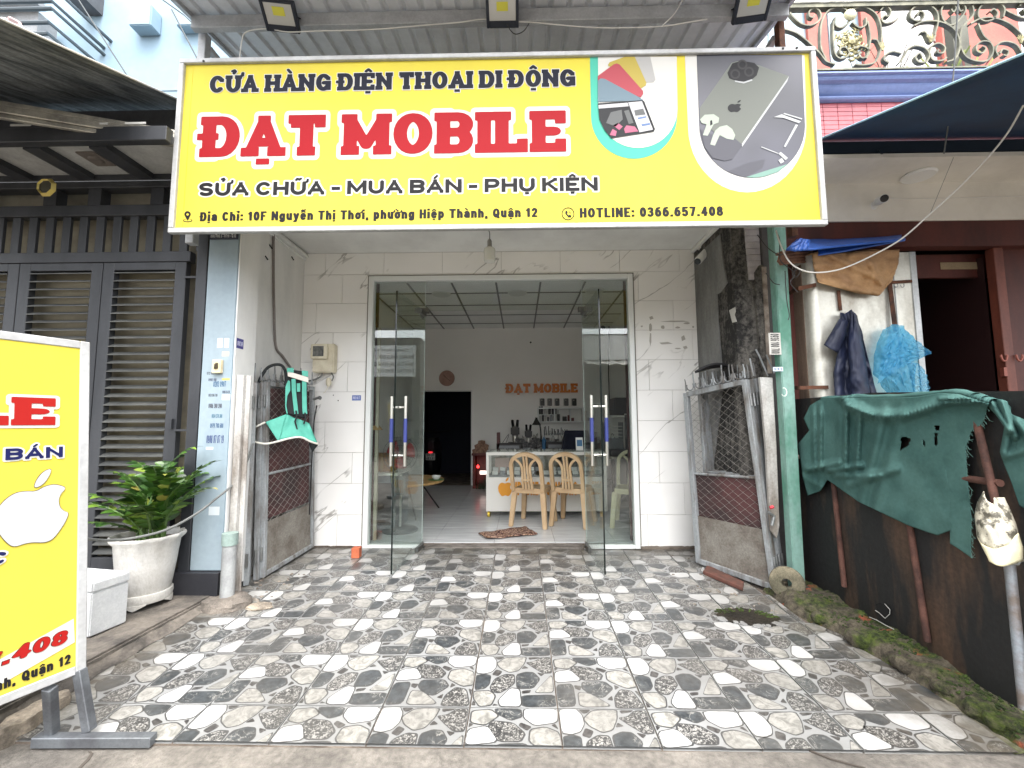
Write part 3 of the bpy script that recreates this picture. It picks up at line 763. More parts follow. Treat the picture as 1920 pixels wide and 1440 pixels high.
for x in (-.985, .665):                                                 # transom corner brackets
    m = MB(); m.bx(x-.07, x+.07, YD-.002, YD+.052, 2.315, 2.36); m.bx(x-.012, x+.012, YD-.01, YD+.06, 2.26, 2.315)
    part(shop, 'transom_bracket', m, patch, bevel=.003)
for x in (-.95, .63):                                                   # floor pivots
    m = MB(); m.bx(x-.03, x+.03, YD-.05, YD+.05, -.004, .012); m.bx(x-.012, x+.012, YD-.02, YD+.03, .012, .06); part(shop, 'floor_pivot', m, patch, bevel=.003)
# threshold strip inside the door
m = MB(); m.bx(-.92, .60, YD+.0, YD+.1, -.02, .012); part(shop, 'door_sill', m, M('door sill', s(120,114,108), .7, col2=s(84,78,72), scale=9))

# ================================================================ interior shell
IX0, IX1, IY0, IY1, IZ = -2.06, 1.73, YD+.15, 8.2, 3.02
inner_white = M('interior white paint', s(246,244,240), .75, col2=s(242,240,236), scale=1, grain=.02)
maroon = M('maroon iron post', s(84,38,36), .5, .1, col2=s(64,30,30), scale=5)
ifl = bpy.data.objects.new('interior_floor', None); COL.objects.link(ifl); tag(ifl, kind='structure')
m = MB(); m.bx(IX0, IX1, YD+.1, IY1, -.1, .0215); m.bx(-2.06, -.6, IY1, 10.2, -.1, .0215); part(ifl, 'screed', m, dirt_m)
def grey_tile():
    m_, t, b = base('grey porcelain'); v = pos(t, (1, .5, 1))
    c = mix(t, ramp(t, noi(t, pos(t, (1.2, 9, 1)), 2.4, 5, .6), [(.35, 0), (.7, 1)]), s(206,208,208), s(182,184,186))
    t.links.new(c, b.inputs['Base Color']); b.inputs['Roughness'].default_value = .22; return m_
gt = grey_tile(); ic = {}
for j in range(8):
    for i in range(7):
        a, b, c, d = IX0+i*.6, min(IX0+(i+1)*.6, IX1), YD+.1+j*.6, min(YD+.1+(j+1)*.6, IY1)
        if b-a < .03 or d-c < .03: continue
        k = (round(b-a, 3), round(d-c, 3))
        if k not in ic:
            mm = MB(); g = .0015; mm.bx(-(b-a)/2+g, (b-a)/2-g, -(d-c)/2+g, (d-c)/2-g, -.004, .004); ic[k] = mesh('tile', mm, gt, bevel=.001)
        link('tile', ic[k], ifl, ((a+b)/2, (c+d)/2, .026+rng.uniform(-.0004,.0004)))
DX0, DX1, DZ = -1.83, -.925, 1.80
m = MB(); m.bx(IX0-.1, IX0, IY0, IY1+.1, -.1, IZ+.2); part(shop, 'inner_wall', m, inner_white)
m = MB(); m.bx(IX1, IX1+.035, IY0, IY1+.1, -.1, IZ+.2); part(shop, 'inner_wall', m, inner_white)
m = MB(); m.bx(IX0, DX0, IY1, IY1+.1, -.1, IZ+.2); m.bx(DX1, IX1, IY1, IY1+.1, -.1, IZ+.2); m.bx(DX0, DX1, IY1, IY1+.1, DZ, IZ+.2); part(shop, 'inner_wall', m, inner_white)
m = MB(); m.bx(DX1, IX1-.001, IY1-.011, IY1-.001, .03, .62); part(shop, 'wall_dado', m, marble_m)
# store room behind the inner doorway, its darkness put into the wall colour
dk = flat('dark blue store gloom', s(22,24,40), .8)
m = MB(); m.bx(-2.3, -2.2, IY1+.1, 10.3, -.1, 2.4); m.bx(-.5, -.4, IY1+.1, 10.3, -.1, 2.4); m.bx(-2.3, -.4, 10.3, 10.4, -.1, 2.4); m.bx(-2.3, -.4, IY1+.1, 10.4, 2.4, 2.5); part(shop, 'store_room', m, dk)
m = MB(); m.bx(DX0-.02, DX0, IY1-.012, IY1+.1, .03, DZ+.02); m.bx(DX1, DX1+.02, IY1-.012, IY1+.1, .03, DZ+.02); m.bx(DX0, DX1, IY1-.012, IY1+.1, DZ, DZ+.02); part(shop, 'inner_door_frame', m, alu)
# suspended ceiling: grid and panels
cl = bpy.data.objects.new('ceiling', None); COL.objects.link(cl); tag(cl, kind='structure')
pm_ = M('ceiling panel', s(242,243,242), .85, col2=s(236,237,236), scale=2, grain=.03); gm = flat('ceiling grid bar', s(120,122,122), .5)
m = MB()
cxs = [IX0+.02+i*.58 for i in range(7)]+[IX1]; cys = [IY0+.28+i*.62 for i in range(7)]
for x in cxs[:-1]: m.bx(x-.012, x+.012, IY0, IY1, IZ-.006, IZ+.02)
for y in cys: 
    for a, b in zip(cxs[:-1], cxs[1:]): m.bx(a+.0125, b-.0125, y-.012, y+.012, IZ-.0045, IZ+.018)
part(cl, 'grid_bar', m, gm, kind='stuff')
pc = {}
for a, b in zip(cxs[:-1], cxs[1:]):
    for c, d in zip([IY0]+cys, cys+[IY1]):
        if d-c < .05 or b-a < .05: continue
        k = (round(b-a, 3), round(d-c, 3))
        if k not in pc: mm = MB(); mm.bx(-(b-a)/2, (b-a)/2, -(d-c)/2, (d-c)/2, 0, .012); pc[k] = mesh('panel', mm, pm_)
        link('panel', pc[k], cl, ((a+b)/2, (c+d)/2, IZ+.003))
m = MB(); m.bx(IX0-.1, IX1+.1, IY0, IY1+.1, IZ+.25, IZ+.3); part(shop, 'roof_slab', m, plaster)
m = MB()
for x0, x1 in ((-1.56, -1.49), (1.10, 1.17)): m.bx(x0, x1, YD+.16, YD+.22, .03, IZ)
parts(shop, 'maroon_post', m, maroon, bevel=.004)
m = MB(); m.bx(-1.485, -1.455, YD+.165, YD+.2, .03, 2.2); part(shop, 'pale_slat', m, M('pale timber slat', s(206,196,176), .6))

# ================================================================ canopy over the forecourt
can = thing('metal_canopy', 'grey ribbed metal canopy roof above the yellow shop sign', 'canopy', (-.2, 3, 4.1))
CX0, CX1 = -2.43, 1.975
cz = lambda y: 4.235+.2*(y-2.9)
sheet = M('grey ribbed sheet', s(222,224,228), .5, .0, col2=s(200,202,206), scale=2, stretch=(1,1,1), grain=.08)
m = MB(); per = .135; xs = []; x = CX0
while x < CX1-.01:
    for o_, z in ((0, 0), (.085, 0), (.10, .022), (.12, .022)): xs.append((x+o_, z))
    x += per
xs = [q for q in xs if q[0] <= CX1]+[(CX1, 0)]
k = 0
for y in (2.25, 3.2, 4.3): m.v += [Vector((x_, y, cz(y)+z_)) for x_, z_ in xs]
N = len(xs)
for r_ in range(2):
    for i in range(N-1): m.f.append((r_*N+i, r_*N+i+1, (r_+1)*N+i+1, (r_+1)*N+i)); m.m.append(0)
shp = part(can, 'roof_sheet', m, sheet, fixn=False)
sd_ = shp.modifiers.new('thickness', 'SOLIDIFY'); sd_.thickness = .002; sd_.offset = 1
m = MB(); m.bx(CX0+.02, CX1-.02, 2.88, 2.93, cz(2.9)-.125, cz(2.9)-.025); part(can, 'beam', m, M('grey box beam', s(176,178,180), .5, .15), bevel=.004)
m = MB(); m.beam((CX0+.01, 2.25, cz(2.25)-.01), (CX0+.01, 4.25, cz(4.25)-.01), .03, .05); m.beam((CX1-.01, 2.25, cz(2.25)-.01), (CX1-.01, 4.25, cz(4.25)-.01), .03, .05); parts(can, 'edge_trim', m, MATS['grey box beam'])
a = P(383, 90, 2.98)
m = MB(); m.bx(a.x-.03, a.x+.03, 2.95, 3.01, 2.5, cz(2.95)-.1); part(can, 'post', m, MATS['grey box beam'], bevel=.004)
b = P(1462, 70, 2.98)
m = MB(); m.bx(b.x-.022, b.x+.022, 2.95, 3.01, 2.5, cz(2.95)-.1); part(can, 'post', m, rust, bevel=.003, label='rusty right canopy post')
m = MB(); m.beam((a.x+.02, 3.0, 4.05), (a.x+.02, 4.2, 4.0), .04, .04); m.beam((b.x-.02, 3.0, 4.05), (b.x-.02, 4.2, 4.0), .04, .04); parts(can, 'strut', m, MATS['grey box beam'])
# floodlights
def flood(px, tiltx=0, idx=0):
    c = P(px, 28, 2.80); c = Vector((c.x, 2.80, 4.10))
    lab = ['black floodlight on the canopy beam end beside the blue house', 'black floodlight over the middle of the yellow sign', 'black floodlight on the canopy beam end beside the balcony railing'][idx]
    t = thing('floodlight', lab, 'floodlight', tuple(c), 'floodlights along the canopy beam')
    ry = Matrix.Rotation(R(58), 3, 'X'); rz = Matrix.Rotation(R(tiltx), 3, 'Z')
    q = lambda x, y, z: c + rz @ (ry @ Vector((x, y, z)))
    def slab(mb, x0, x1, y0, y1, z0, z1, mi=0): mb.hexa([q(x0,y0,z0),q(x1,y0,z0),q(x1,y1,z0),q(x0,y1,z0)], [q(x0,y0,z1),q(x1,y0,z1),q(x1,y1,z1),q(x0,y1,z1)], mi)
    m = MB(); slab(m, -.115, .115, 0, .035, -.09, .09); slab(m, -.115, -.095, -.012, 0, -.09, .09); slab(m, .095, .115, -.012, 0, -.09, .09); slab(m, -.095, .095, -.012, 0, .075, .09); slab(m, -.095, .095, -.012, 0, -.09, -.05)
    part(t, 'housing', m, MATS.get('dark lamp metal') or flat('dark lamp metal', s(44,48,58), .45, .4), bevel=.003)
    m = MB(); slab(m, -.094, .094, -.002, .0, -.049, .074); part(t, 'reflector', m, MATS.get('lamp reflector') or flat('lamp reflector', s(190,190,186), .3, .6))
    m = MB(); slab(m, -.04, .04, -.006, -.0025, .005, .055); part(t, 'led_chip', m, MATS.get('led phosphor') or flat('led phosphor', s(214,208,70), .5))
    m = MB(); m.beam(q(-.1, .03, 0), c+Vector((-.1*math.cos(R(tiltx)), .08, .06)), .02, .006); m.beam(q(.1, .03, 0), c+Vector((.1*math.cos(R(tiltx)), .08, .06)), .02, .006); m.beam(c+Vector((-.1, .08, .06)), c+Vector((.1, .08, .06)), .02, .006)
    part(t, 'bracket', m, MATS['dark lamp metal'])
flood(525, 8, 0); flood(942, 0, 1); flood(1412, -8, 2)
wire_w = flat('white cable', s(214,212,206), .6); wire_g = flat('grey cable', s(104,106,104), .6); wire_k = flat('dark cable', s(46,44,44), .6)
pts = [(449,112),(453,80),(462,60),(500,54),(540,60),(600,58),(660,57),(720,54),(800,47),(860,42),(905,36),(940,40),(1000,42),(1060,48),(1120,52),(1180,52),(1245,49),(1300,40),(1326,36)]
m = MB(); m.tube(spline([P(x, y, 2.86-.01*(i % 2)) for i, (x, y) in enumerate(pts)], 6), .004, 6); 
m.tube(spline([P(x, y, 2.84) for x, y in ((1240,50),(1265,25),(1285,-10))], 5), .004, 6)
solo('power_cable', m, wire_w, 'thin white cable strung along the canopy beam between the floodlights', 'cable', smooth=True)
m = MB(); m.tube(spline([P(x, y, 2.85) for x, y in ((950,44),(958,58),(968,64),(982,58),(992,44))], 6), .003, 6)
solo('lamp_lead', m, wire_k, 'short dark lead looping under the middle floodlight', 'cable', smooth=True)
# ================================================================ big shop sign
yellow = M('sign yellow print', s(198,183,62), .6, col2=s(188,173,66), scale=.9, stretch=(1.2,1,.35), grain=.03, spec=.2, bmp=.05, bscale=2.2)
navy = flat('dark navy ink', s(26,28,40), .6); red = flat('red ink', s(142,14,24), .6); whitep = flat('white print', s(190,188,182), .5)
inkg = flat('charcoal ink', s(30,29,31), .6); teal_p = flat('teal print', s(74,166,144), .6)
SY = 2.75
SX0, SX1, SZ0, SZ1 = -2.345, 2.012, 2.475, 3.728
sign = thing('shop_sign', 'large yellow light-box shop sign with black and red lettering above the door', 'sign', (-.17, SY, SZ0))
m = MB(); m.bx(SX0+.03, SX1-.03, SY, SY+.01, SZ0+.03, SZ1-.03); part(sign, 'face', m, yellow)
m = MB(); fw_ = .034
m.bx(SX0, SX1, SY-.022, SY+.014, SZ0, SZ0+fw_); m.bx(SX0, SX1, SY-.022, SY+.014, SZ1-fw_, SZ1)
m.bx(SX0, SX0+fw_, SY-.022, SY+.014, SZ0+fw_, SZ1-fw_); m.bx(SX1-fw_, SX1, SY-.022, SY+.014, SZ0+fw_, SZ1-fw_)
part(sign, 'frame', m, M('white sign frame', s(176,177,177), .4, .1, col2=s(158,158,157), scale=3), bevel=.004)
m = MB()
for x in (P(382,330,SY).x,): pass
m.bx(-2.262, -2.259, SY-.0012, SY-.0004, SZ0+fw_, SZ1-fw_); part(sign, 'seam', m, flat('print seam', s(200,180,50), .5))
S3 = lambda px, py, l=0: Vector((*(P(px, py, SY).x, SY-.0016*l), P(px, py, SY).z))
nS = (0, -1, 0)
def line(txt, sty, bl, br, tl, mat, halo=whitep, hg=.09, name='lettering', it=0, apart=True):
    a, b, c = S3(*bl), S3(*br), S3(*tl); b.z = (a.z+b.z)/2; a.z = b.z; c = Vector((a.x, a.y, a.z+(S3(*tl).z-S3(*bl).z)))
    return letters(sign, txt, sty, a, b, c, nS, mat, halo, hg, .0016, name, it, apart)
line('CỬA HÀNG ĐIỆN THOẠI DI ĐỘNG', 'slab', (393,174), (1079,163), (395,142), navy, whitep, .05)
line('ĐẠT MOBILE', 'slab', (378,293), (1062,287), (380,217), red, whitep, .11)
line('SỬA CHỮA - MUA BÁN - PHỤ KIỆN', 'geo', (373,366), (1121,360), (375,341), inkg, whitep, .12)
line('Địa Chỉ: 10F Nguyễn Thị Thơi, phường Hiệp Thành, Quận 12', 'cond', (375,413), (1008,409), (376,396), inkg, None, apart=False)
line('HOTLINE: 0366.657.408', 'cond', (1087,408), (1356,405), (1088,390), inkg, None, apart=False)
# icons
def pl(pts, l): return [S3(x, y, l) for x, y in pts]
def circ(cx, cy, r, n=24, a0=0, a1=360): return [(cx+r*math.cos(R(a0+(a1-a0)*i/n)), cy+r*math.sin(R(a0+(a1-a0)*i/n))) for i in range(n)]
m = MB()
m.poly([pl(circ(352,402,6,14,150,390)+[(352,414)], 1), pl(circ(352,402,2.4,10), 1)])
m.poly([pl([(352+9*math.cos(R(a)), 413.5+3.4*math.sin(R(a))) for a in range(0,360,20)], .5), pl([(352+7.4*math.cos(R(a)), 413+2.2*math.sin(R(a))) for a in range(0,360,20)], .5)])
part(sign, 'map_pin', m, inkg, fixn=False)
m = MB(); m.poly([pl(circ(1065,401,12,28), 1), pl(circ(1065,401,10.4,28), 1)])
m.poly([pl([(1060,396),(1063,395),(1064.5,399),(1063,401),(1066,404),(1068,402.5),(1071.5,404.5),(1070.5,407.5),(1066,408),(1060,401)], 1)])
m.poly([pl([(1066,396),(1069,397.5),(1070.5,401),(1069.5,401),(1068.2,398.6),(1066,397.2)], 1)])
part(sign, 'phone_icon', m, inkg, fixn=False)
# left U panel
def U(x0t, x1t, x0b, x1b, yt, ys, yb, n=22):
    """outline of a hanging U: straight sides from yt to ys, round bottom down to yb"""
    cx = (x0b+x1b)/2; rx = (x1b-x0b)/2; out = [(x0t, yt)]
    for i in range(n+1):
        a = math.pi*(1-i/n); out.append((cx+rx*math.cos(a), ys+(yb-ys)*math.sin(a)))
    return out+[(x1t, yt)]
m = MB(); m.poly([pl(U(1106,1268.5,1108,1269.5,107,218,298), 1)]); part(sign, 'panel', m, teal_p, fixn=False)
Uin = U(1121,1268.5,1122,1270,106.5,205,278)
m = MB(); m.poly([pl(Uin, 2)]); part(sign, 'panel', m, whitep, fixn=False)
Z2 = lambda x, y: (1100+x/4.465, 100+y/4.465)
def zz(pts): return [Z2(*p) for p in pts]
pic = []
dk8 = lambda m_: [setattr(m_.node_tree.nodes['Principled BSDF'].inputs['Base Color'], 'default_value', tuple(c*.52 for c in m_.node_tree.nodes['Principled BSDF'].inputs['Base Color'].default_value[:3])+(1,)), m_][1]
tab = [flat('print pale grey', s(206,204,200), .4), flat('print straw', s(214,192,88), .4), flat('print pink', s(206,84,96), .4), flat('print blue grey', s(132,156,170), .4),
       flat('print dark', s(40,42,46), .4), flat('print screen', s(232,230,232), .4), flat('print rose', s(214,120,150), .4), flat('print mid grey', s(120,122,122), .4), flat('print soft blue', s(120,150,200), .4)]
pm = MB()
def pp(pts, l, mi): pm.poly([pl(zz(pts), l)], mi)
pp([(400,32),(530,32),(575,225),(560,245),(480,250)], 3, 0)
pp([(175,105),(190,80),(320,33),(400,33),(498,250),(492,275),(450,300)], 3.4, 1)
pp([(92,195),(225,98),(250,90),(275,100),(470,320),(472,345),(450,375),(92,245)], 3.8, 2)
pp([(92,235),(118,215),(150,220),(440,375),(470,395),(470,402),(92,412)], 4.2, 3)
pp([(92,425),(465,398),(480,410),(570,640),(560,660),(205,716),(150,650),(105,560)], 4.6, 4)
pp([(96,440),(340,420),(350,450),(98,470)], 5, 5); pp([(345,418),(460,408),(552,645),(440,668)], 5, 5)
for q, c in (([(160,590),(200,500),(290,480),(300,560),(240,620)], 7), ([(190,690),(215,640),(250,660),(240,700)], 6), ([(310,640),(330,610),(400,620),(430,660),(320,675)], 6),
             ([(310,490),(350,480),(390,590),(350,600)], 7), ([(220,610),(260,590),(300,620),(270,650)], 6), ([(395,485),(470,470),(490,520),(405,530)], 7), ([(425,545),(495,533),(498,545),(428,560)], 8), ([(455,600),(525,590),(530,605),(460,617)], 8)): pp(q, 5.4, c)
part(sign, 'tablet_picture', pm, [dk8(q_) for q_ in tab], fixn=False)
# right U panel
m = MB(); m.poly([pl(U(1284,1508,1290,1511.5,104,238,361), 1)]); part(sign, 'panel', m, whitep, fixn=False)
def slate():
    m_, t, b = base('print slate')
    c = ramp(t, noi(t, pos(t, (1,1,1), (0, R(35), 0)), 1.4, 2), [(.35, s(38,39,48)), (.6, s(64,64,76)), (.75, s(88,88,100))])
    t.links.new(c, b.inputs['Base Color']); b.inputs['Roughness'].default_value = .4; return m_
m = MB(); m.poly([pl(U(1306,1503,1310.5,1509,103,236,334), 2)]); part(sign, 'panel', m, slate(), fixn=False)
pm = MB()
ph = [flat('print phone back', s(138,142,134), .4), flat('print lens', s(34,34,38), .4), flat('print bud', s(206,216,200), .4), flat('print frost', s(108,108,116), .4), flat('print glint', s(220,222,222), .4), flat('print mint', s(150,190,176), .4), flat('print lens ring', s(66,64,66), .4)]
pp([(945,460),(1210,85),(1260,70),(1440,105),(1690,195),(1290,770),(1110,700),(945,560)], 3, 0)
pp([(1290,770),(1690,195),(1675,240),(1300,785)], 3.2, 4)
pp([(1175,170),(1215,90),(1290,68),(1400,85),(1440,125),(1420,190),(1360,240),(1260,240),(1190,215)], 3.4, 1)
for cx, cy in ((1240,180),(1355,160),(1300,100)): pm.poly([pl(zz(circ(cx,cy,42,18)), 3.8), pl(zz(circ(cx,cy,26,18)), 3.8)], 6)
pp([(1235,232),(1310,245),(1380,222),(1384,234),(1312,258),(1240,245)], 3.8, 4)
pm.poly([pl(zz([(1170+x*122*.95+ (y*12), 497-y*80) for x, y in chaikin(APPLE)]), 3.6)], 1); pm.poly([pl(zz([(1195+x*125, 497-y*84+ -2) for x, y in LEAF]), 3.6)], 1)
pp([(950,640),(1060,690),(1240,720),(1300,770),(1215,890),(1150,905),(1050,880),(985,790)], 3.8, 3)
for q in ([(945,560),(985,520),(1060,515),(1105,545),(1100,585),(1060,600),(1010,695),(970,690),(1000,600),(960,590)],
          [(1075,650),(1110,620),(1170,606),(1215,640),(1240,690),(1225,730),(1170,720),(1110,690),(1070,778),(1030,768),(1055,690)]): pp(q, 4.2, 2)
pp([(1030,570),(1045,565),(1050,600),(1030,612)], 4.6, 1)
for q in ([(1560,540),(1630,515),(1790,575),(1770,590),(1640,545)], [(1650,505),(1800,550),(1795,560),(1640,512)], [(1745,600),(1765,605),(1660,790),(1645,785)], [(1600,845),(1620,830),(1680,880),(1660,900)], [(1600,900),(1630,880),(1650,910),(1620,930)], [(1460,785),(1600,840),(1596,846),(1456,792)]): pp(q, 4, 4)
pp([(1180,990),(1340,920),(1490,890),(1470,960),(1330,1040),(1250,1020)], 2.6, 3); pp([(1330,1040),(1500,985),(1680,930),(1600,995),(1480,1035),(1400,1044)], 2.8, 5)
part(sign, 'phone_picture', pm, [dk8(q_) for q_ in ph], fixn=False)
m = MB()
for x, y in ((382,115),(1468,91),(1494,90)): c = P(x, y, SY-.022); m.lathe([(.008,0),(.008,.004),(0,.006)], c, 8, 0, (0,-1,0))
part(sign, 'screw', m, black)

# ================================================================ free-standing pavement sign at the lower left
leg_m = M('grey square tube', s(112,116,120), .5, .5, col2=s(90,92,96), scale=9)
a_top, a_bot = Vector((-1.955, 1.90, 1.575)), Vector((-1.852, 1.90, .160))
hdir = Vector((-.37, -.93, 0)).normalized()
AN = (a_top-a_bot).cross(hdir).normalized()
if AN.x < 0: AN = -AN
AS = thing('pavement_sign', 'white-framed yellow pavement sign with apple emblem on grey tube feet', 'sign', (-1.85, 1.88, -.09))
W_ = 1.02; vd = (a_top-a_bot)
def A3(px, py, l=0): return PP(px, py, a_bot, AN)+AN*.0016*l
def quadbar(mb, p, q, wv, th): mb.hexa([p-AN*th, q-AN*th, q+wv-AN*th, p+wv-AN*th], [p+AN*.004, q+AN*.004, q+wv+AN*.004, p+wv+AN*.004])
c4 = [a_bot, a_bot+hdir*W_, a_top+hdir*W_, a_top]
m = MB(); m.hexa([p-AN*.02 for p in c4], [p-AN*.001 for p in c4]); part(AS, 'panel', m, yellow)
m = MB(); fb = .034; ud = vd.normalized()
quadbar(m, c4[0], c4[3], hdir*fb, .024); quadbar(m, c4[1]-hdir*fb, c4[2]-hdir*fb, hdir*fb, .024)
quadbar(m, c4[0]+hdir*fb, c4[1]-hdir*fb, ud*fb, .024); quadbar(m, c4[3]+hdir*fb-ud*fb, c4[2]-hdir*fb-ud*fb, ud*fb, .024)
part(AS, 'frame', m, MATS['white sign frame'], bevel=.003)
# feet
f1 = PZ(168, 1372, -.07); f2 = PZ(98, 1376, -.07); fa, fb_ = PZ(66, 1388, -.085), PZ(288, 1387, -.085)
m = MB(); m.beam(Vector((f1.x, f1.y, -.065)), c4[0]+hdir*.02-AN*.004+ud*.012, .036, .036, up=(0,1,0)); part(AS, 'leg', m, leg_m, bevel=.003)
m = MB(); m.beam(Vector((f2.x, f2.y, -.065)), A3(97,1290)-AN*.015, .036, .036, up=(0,1,0)); part(AS, 'leg', m, leg_m, bevel=.003)
m = MB(); m.beam(fa, fb_, .04, .04); part(AS, 'foot_bar', m, leg_m, bevel=.003)
m = MB(); g0 = fa+hdir*.9; m.beam(Vector((c4[1].x-.09, c4[1].y, -.085)), Vector((c4[1].x+.3, c4[1].y, -.085)), .04, .04); m.beam(Vector((c4[1].x+.03, c4[1].y, -.065)), c4[1]-AN*.022+ud*.2-hdir*.03, .036, .036, up=(0,1,0)); part(AS, 'foot_bar', m, leg_m, bevel=.003)
# prints
def aline(txt, sty, br, tr, anchor_w, mat, halo=whitep, hg=.1, it=0, lean=None):
    """text whose right end sits at br; cap top right at tr; width from cap height times anchor_w"""
    b, t_ = A3(*br), A3(*tr); h = (t_-b); hl = h.length; wd = text_width(txt, sty)*hl*anchor_w
    bl = b+hdir*wd
    return letters(AS, txt, sty, bl, b, bl+ud*hl, AN, mat, halo, hg, .0016, 'lettering', it, True)
rd = flat('poster red ink', s(150,26,22), .6); nv2 = flat('poster navy ink', s(22,26,72), .6)
aline('ĐẠT MOBILE', 'slab', (103,797), (99,747), 1.25, rd, whitep, .1)
aline('SỬA CHỮA - MUA BÁN', 'geo', (117,857), (117,837), 1.05, nv2, whitep, .14)
aline('SMARTPHONE C', 'geo', (9,1056), (9,1033), 1.05, nv2, whitep, .14, it=.2)
m = MB(); q = [A3(x, y, .5) for x, y in ((138,1160),(140,1204),(0,1284),(0,1236))]; q[2] = q[1]+(q[2]-q[1])*3.2; q[3] = q[0]+(q[3]-q[0])*3.2; m.poly([q]); part(AS, 'number_strip', m, whitep, fixn=False)
aline('0366.657.408', 'slab', (124,1205), (122,1181), 1.05, rd, inkg, .03, it=.15)
aline('phường Hiệp Thành, Quận 12', 'cond', (132,1243), (131,1226), .95, inkg, None)
A4 = lambda x, y: A3(x/4, 640+y/4, 1)
A5 = lambda x, y: A3(x/4, 640+y/4, 2)
bodyr = [(270,1122),(330,1085),(400,1068),(460,1078),(498,1098),(455,1140),(440,1190),(450,1245),(485,1275),(520,1284),(495,1350),(450,1420),(395,1490),(330,1515),(250,1510),(180,1520),(110,1545)]
bodyl = [(60,1530),(-20,1440),(-45,1340),(-30,1260),(30,1185),(110,1132),(190,1120)]
loop = chaikin(bodyr+bodyl, 2)
cx = sum(p[0] for p in loop)/len(loop); cy = sum(p[1] for p in loop)/len(loop)
m = MB(); m.poly([[A4(x, y) for x, y in loop]]); lf = chaikin([(385,950),(380,990),(340,1060),(290,1095),(250,1100),(258,1060),(285,1010),(330,968)], 1); m.poly([[A4(x, y) for x, y in lf]]); part(AS, 'apple_outline', m, flat('brown outline ink', s(92,78,40), .5), fixn=False)
m = MB()
def inset(p, d):
    c = (sum(q[0] for q in p)/len(p), sum(q[1] for q in p)/len(p)); return [(x-(x-c[0])/math.hypot(x-c[0], y-c[1])*d, y-(y-c[1])/math.hypot(x-c[0], y-c[1])*d) for x, y in p]
m.poly([[A5(x, y) for x, y in inset(loop, 5)]]); m.poly([[A5(x, y) for x, y in inset(lf, 5)]]); part(AS, 'apple_emblem', m, flat('print off white', s(172,173,174), .5), fixn=False)

# rock slab behind the pavement sign
def rockmesh(mb, c, r, sz, seed, n=14, rot=0):
    c = Vector(c)
    def f(u, v):
        a = 2*math.pi*u; b_ = math.pi*(v-.5); d = Vector((math.cos(a)*math.cos(b_), math.sin(a)*math.cos(b_), math.sin(b_)))
        k = 1+.22*mnoise.noise(d*1.6+Vector((seed,0,0)))+.10*mnoise.noise(d*4.5+Vector((seed,3,0)))
        p = Vector((d.x*sz[0]*k, d.y*sz[1]*k, max(-.7, min(.72, d.z))*sz[2]*k)); ca, sa = math.cos(rot), math.sin(rot)
        return c+Vector((p.x*ca-p.y*sa, p.x*sa+p.y*ca, p.z))*r
    mb.grid(f, n*2, n)
rock_m = M('weathered stone', s(160,148,132), .95, col2=s(104,96,86), scale=7, bmp=1, bscale=45, grain=.3)
m = MB()
qs = [(-40,1420),(10,1395),(60,1370),(105,1330),(128,1320),(118,1300),(95,1306),(60,1318),(20,1338),(-40,1362)]
k0 = [PZ(x, y, -.10) for x, y in qs]; k1 = [p+Vector((0,0,.055+.02*nz(i*1.7))) for i, p in enumerate(k0)]
lo = PZ(-10, 1402, -.1); hi_ = PZ(122, 1322, -.1); dv = hi_-lo; pv = Vector((-dv.y, dv.x, 0)).normalized()
def slabf(u, v):
    a = 2*math.pi*u; t_ = .5+.55*math.cos(a); e = math.sin(a)*(.055+.02*nz(t_*5, 2)); zt = [0, .6, 1, 1, .96][min(4, int(v*4.999))]; kk = [1, 1.04, .95, .5, 0][min(4, int(v*4.999))]
    c_ = lo+dv*.5; p = lo+dv*t_+pv*e; p = c_+(p-c_)*kk
    return Vector((p.x, p.y, -.12+.085*zt+.012*nz(p.x*22, p.y*22, 1)*(v > .1)))
m.grid(slabf, 60, 4)
solo('rock_slab', m, rock_m, 'long rough stone slab lying behind the feet of the pavement sign', 'stone', smooth=True, ang=60)
# ================================================================ left side: pavement, neighbour's house
m = MB()
def kerb(u, v):
    pass
m.hexa([(-6,1.75,-.25),(-2.235,1.75,-.25),(-2.13,3.2,-.25),(-6,3.2,-.25)], [(-6,1.75,.0),(-2.235,1.75,-.0),(-2.13,3.2,.02),(-6,3.2,.02)])
pv = solo('pavement', m, kerb_m, kind='structure', bevel=.012)
m = MB(); m.grid(lambda u, v: (lerp(-2.232,-2.128,v)+.012*nz(v*12)+u*(.05+.02*nz(v*7,2)), lerp(1.8,3.2,v), lerp(-.03,0,v)*(1-u)+u*(fz(-2.1,lerp(1.8,3.2,v))+.004)+.008*nz(v*25,u*3)), 4, 60); part(pv, 'kerb_face', m, kerb_m, smooth=True)
nh = thing('neighbour_house', 'house front with dark grey louvred folding shutters and barred top lights', 'house', (-3, 3.15, 0))
FY = 3.15
dark = M('charcoal iron paint', s(62,64,68), .5, .2, col2=s(48,50,54), scale=4, stretch=(1,1,.3), grain=.08)
olive = M('olive beige curtain', s(150,143,124), .9, col2=s(122,116,102), scale=1.8, stretch=(1,1,2), grain=.06)
slat_m = M('grey louvre blade', s(92,93,90), .55, .1, col2=s(72,74,74), scale=5)
m = MB(); m.bx(-6, -2.42, FY+.13, FY+.16, .1, 3.1); part(nh, 'backing', m, olive, label='beige curtain behind the shutters and bars')
m = MB(); m.bx(-6, -2.36, FY+.5, FY+.6, -.1, 3.4); m.bx(-2.42, -2.336, FY+.16, FY+.5, -.1, 3.4); part(nh, 'wall', m, M('dark house wall', s(70,72,74), .8))
